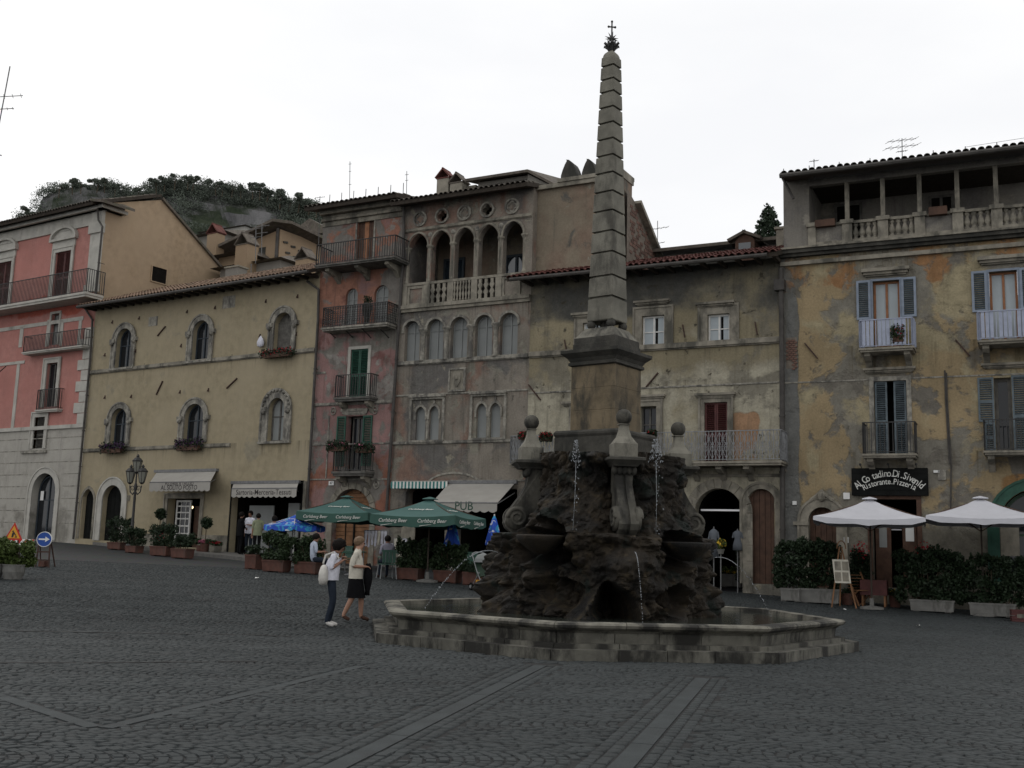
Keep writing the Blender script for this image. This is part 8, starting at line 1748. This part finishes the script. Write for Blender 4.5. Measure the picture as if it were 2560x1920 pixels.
def on_person(t, p, s): return t.matrix_basis @ Vector([c*s for c in p])
bpy.context.view_layer.update()
q = MB(); q.lathe([(.03, -.21), (.12, -.19), (.16, -.1), (.15, .04), (.10, .14), (.04, .18)], 14, sy=.62); bag = thing('shoulder_bag', 'large off-white shoulder bag on the back of the dark-haired person', 'bag', on_person(wa, (.11, -.15, .99), s1), wa.rotation_euler.z, None); q.build('bag_body', M['bag'], bag, True); q = MB(); q.tube([(.0, -.02, .2), (.0, .02, .36), (.02, .16, .42), (.03, .28, .3)], .018, 6); q.build('strap', M['bag'], bag)
q = MB(); vs = []; n = 14
for i in range(8):
    f = i/7
    for k in range(n): a = 2*PI*k/n; r_ = .035+.04*math.sin(PI*min(1, f*1.2))+.012*math.sin(k*3); vs.append((r_*.7*math.cos(a), r_*1.15*math.sin(a), .12-.62*f+.02*math.sin(k*2)))
q.add(vs, [(i*n+k, i*n+(k+1)%n, (i+1)*n+(k+1)%n, (i+1)*n+k) for i in range(7) for k in range(n)]+[tuple(range(n)), tuple(range(7*n, 8*n))]); o = q.build('jacket', M['black'], None, True, loc=on_person(wb, (.06, .25, 1.02), s2_), rot=(0, .1, wb.rotation_euler.z)); tag(o, 'dark folded jacket hanging over the forearm of the light-haired person', 'jacket')
# three people before the tailor shop, seated and standing guests
def base(x, y, up=.115, off=1.3): P = at_fac(FCR, x, y, off); P.z += up; return P
gp = 'three people before the tailor shop'
person('person in dark clothes with long dark hair before the tailor shop', base(597, 1390), -.9, 1.66, dict(eR=(.19,.05,1.1), wR=(.05,.18,1.05)), ['black','black','black','skin2','black','black','signback'], 'hair_d', 'long', gp, shirt_hem=.72)
person('person in a white shirt standing behind the other two before the tailor shop', base(620, 1386, off=.8), PI-.3, 1.72, dict(eL=(-.2,.05,1.1), wL=(-.08,.2,1.12)), ['whitecloth','whitecloth','skin2','skin2','jeans','jeans','signback'], 'hair_d', 'short', gp, wide=1.1)
person('person in a pale olive top and dark trousers before the tailor shop', base(640, 1388), .35, 1.63, dict(eR=(.24,-.03,1.1), wR=(.16,.1,.98)), ['olive','olive','skin','skin','black','black','signback'], 'hair_d', 'short', gp)
sit = dict(pel=(0,0,.52), spi=(0,-.01,.70), che=(0,.0,.88), nek=(0,.03,1.03), hea=(0,.07,1.12), top=(0,.07,1.20), sR=(.165,0,.97), sL=(-.165,0,.97), eR=(.21,.02,.72), eL=(-.21,.02,.72), wR=(.14,.24,.74), wL=(-.14,.24,.74), hR=(.09,.02,.51), hL=(-.09,.02,.51), kR=(.11,.42,.5), kL=(-.11,.42,.5), aR=(.11,.44,.09), aL=(-.11,.44,.09), tR=(.12,.58,.035), tL=(-.12,.58,.035))
gs = 'guests seated on the pub terrace'
P = ground_at(966, 1446); person('person in a patterned shirt seated on a green chair seen from behind', (P.x, P.y, P.z), .35, 1.68, sit, ['patterned','patterned','skin2','skin2','jeans','jeans','sandal'], 'hair_d', 'short', gs, shirt_hem=False)
P = ground_at(806, 1444); person('person in pale blue seated half hidden behind the dark-haired walker', (P.x-.3, P.y, P.z), -1.1, 1.66, sit, ['paleblue','paleblue','skin2','skin2','jeans','jeans','sandal'], 'hair_d', 'short', gs, shirt_hem=False)
P = ground_at(856, 1431); 
person('person in pale clothes standing under the blue parasol behind the hedge', base(680, 1402, .0, 4.5), -.2, 1.7, {}, ['paleblue','paleblue','skin2','skin2','jeans','jeans','signback'], 'hair_d', 'short', None)
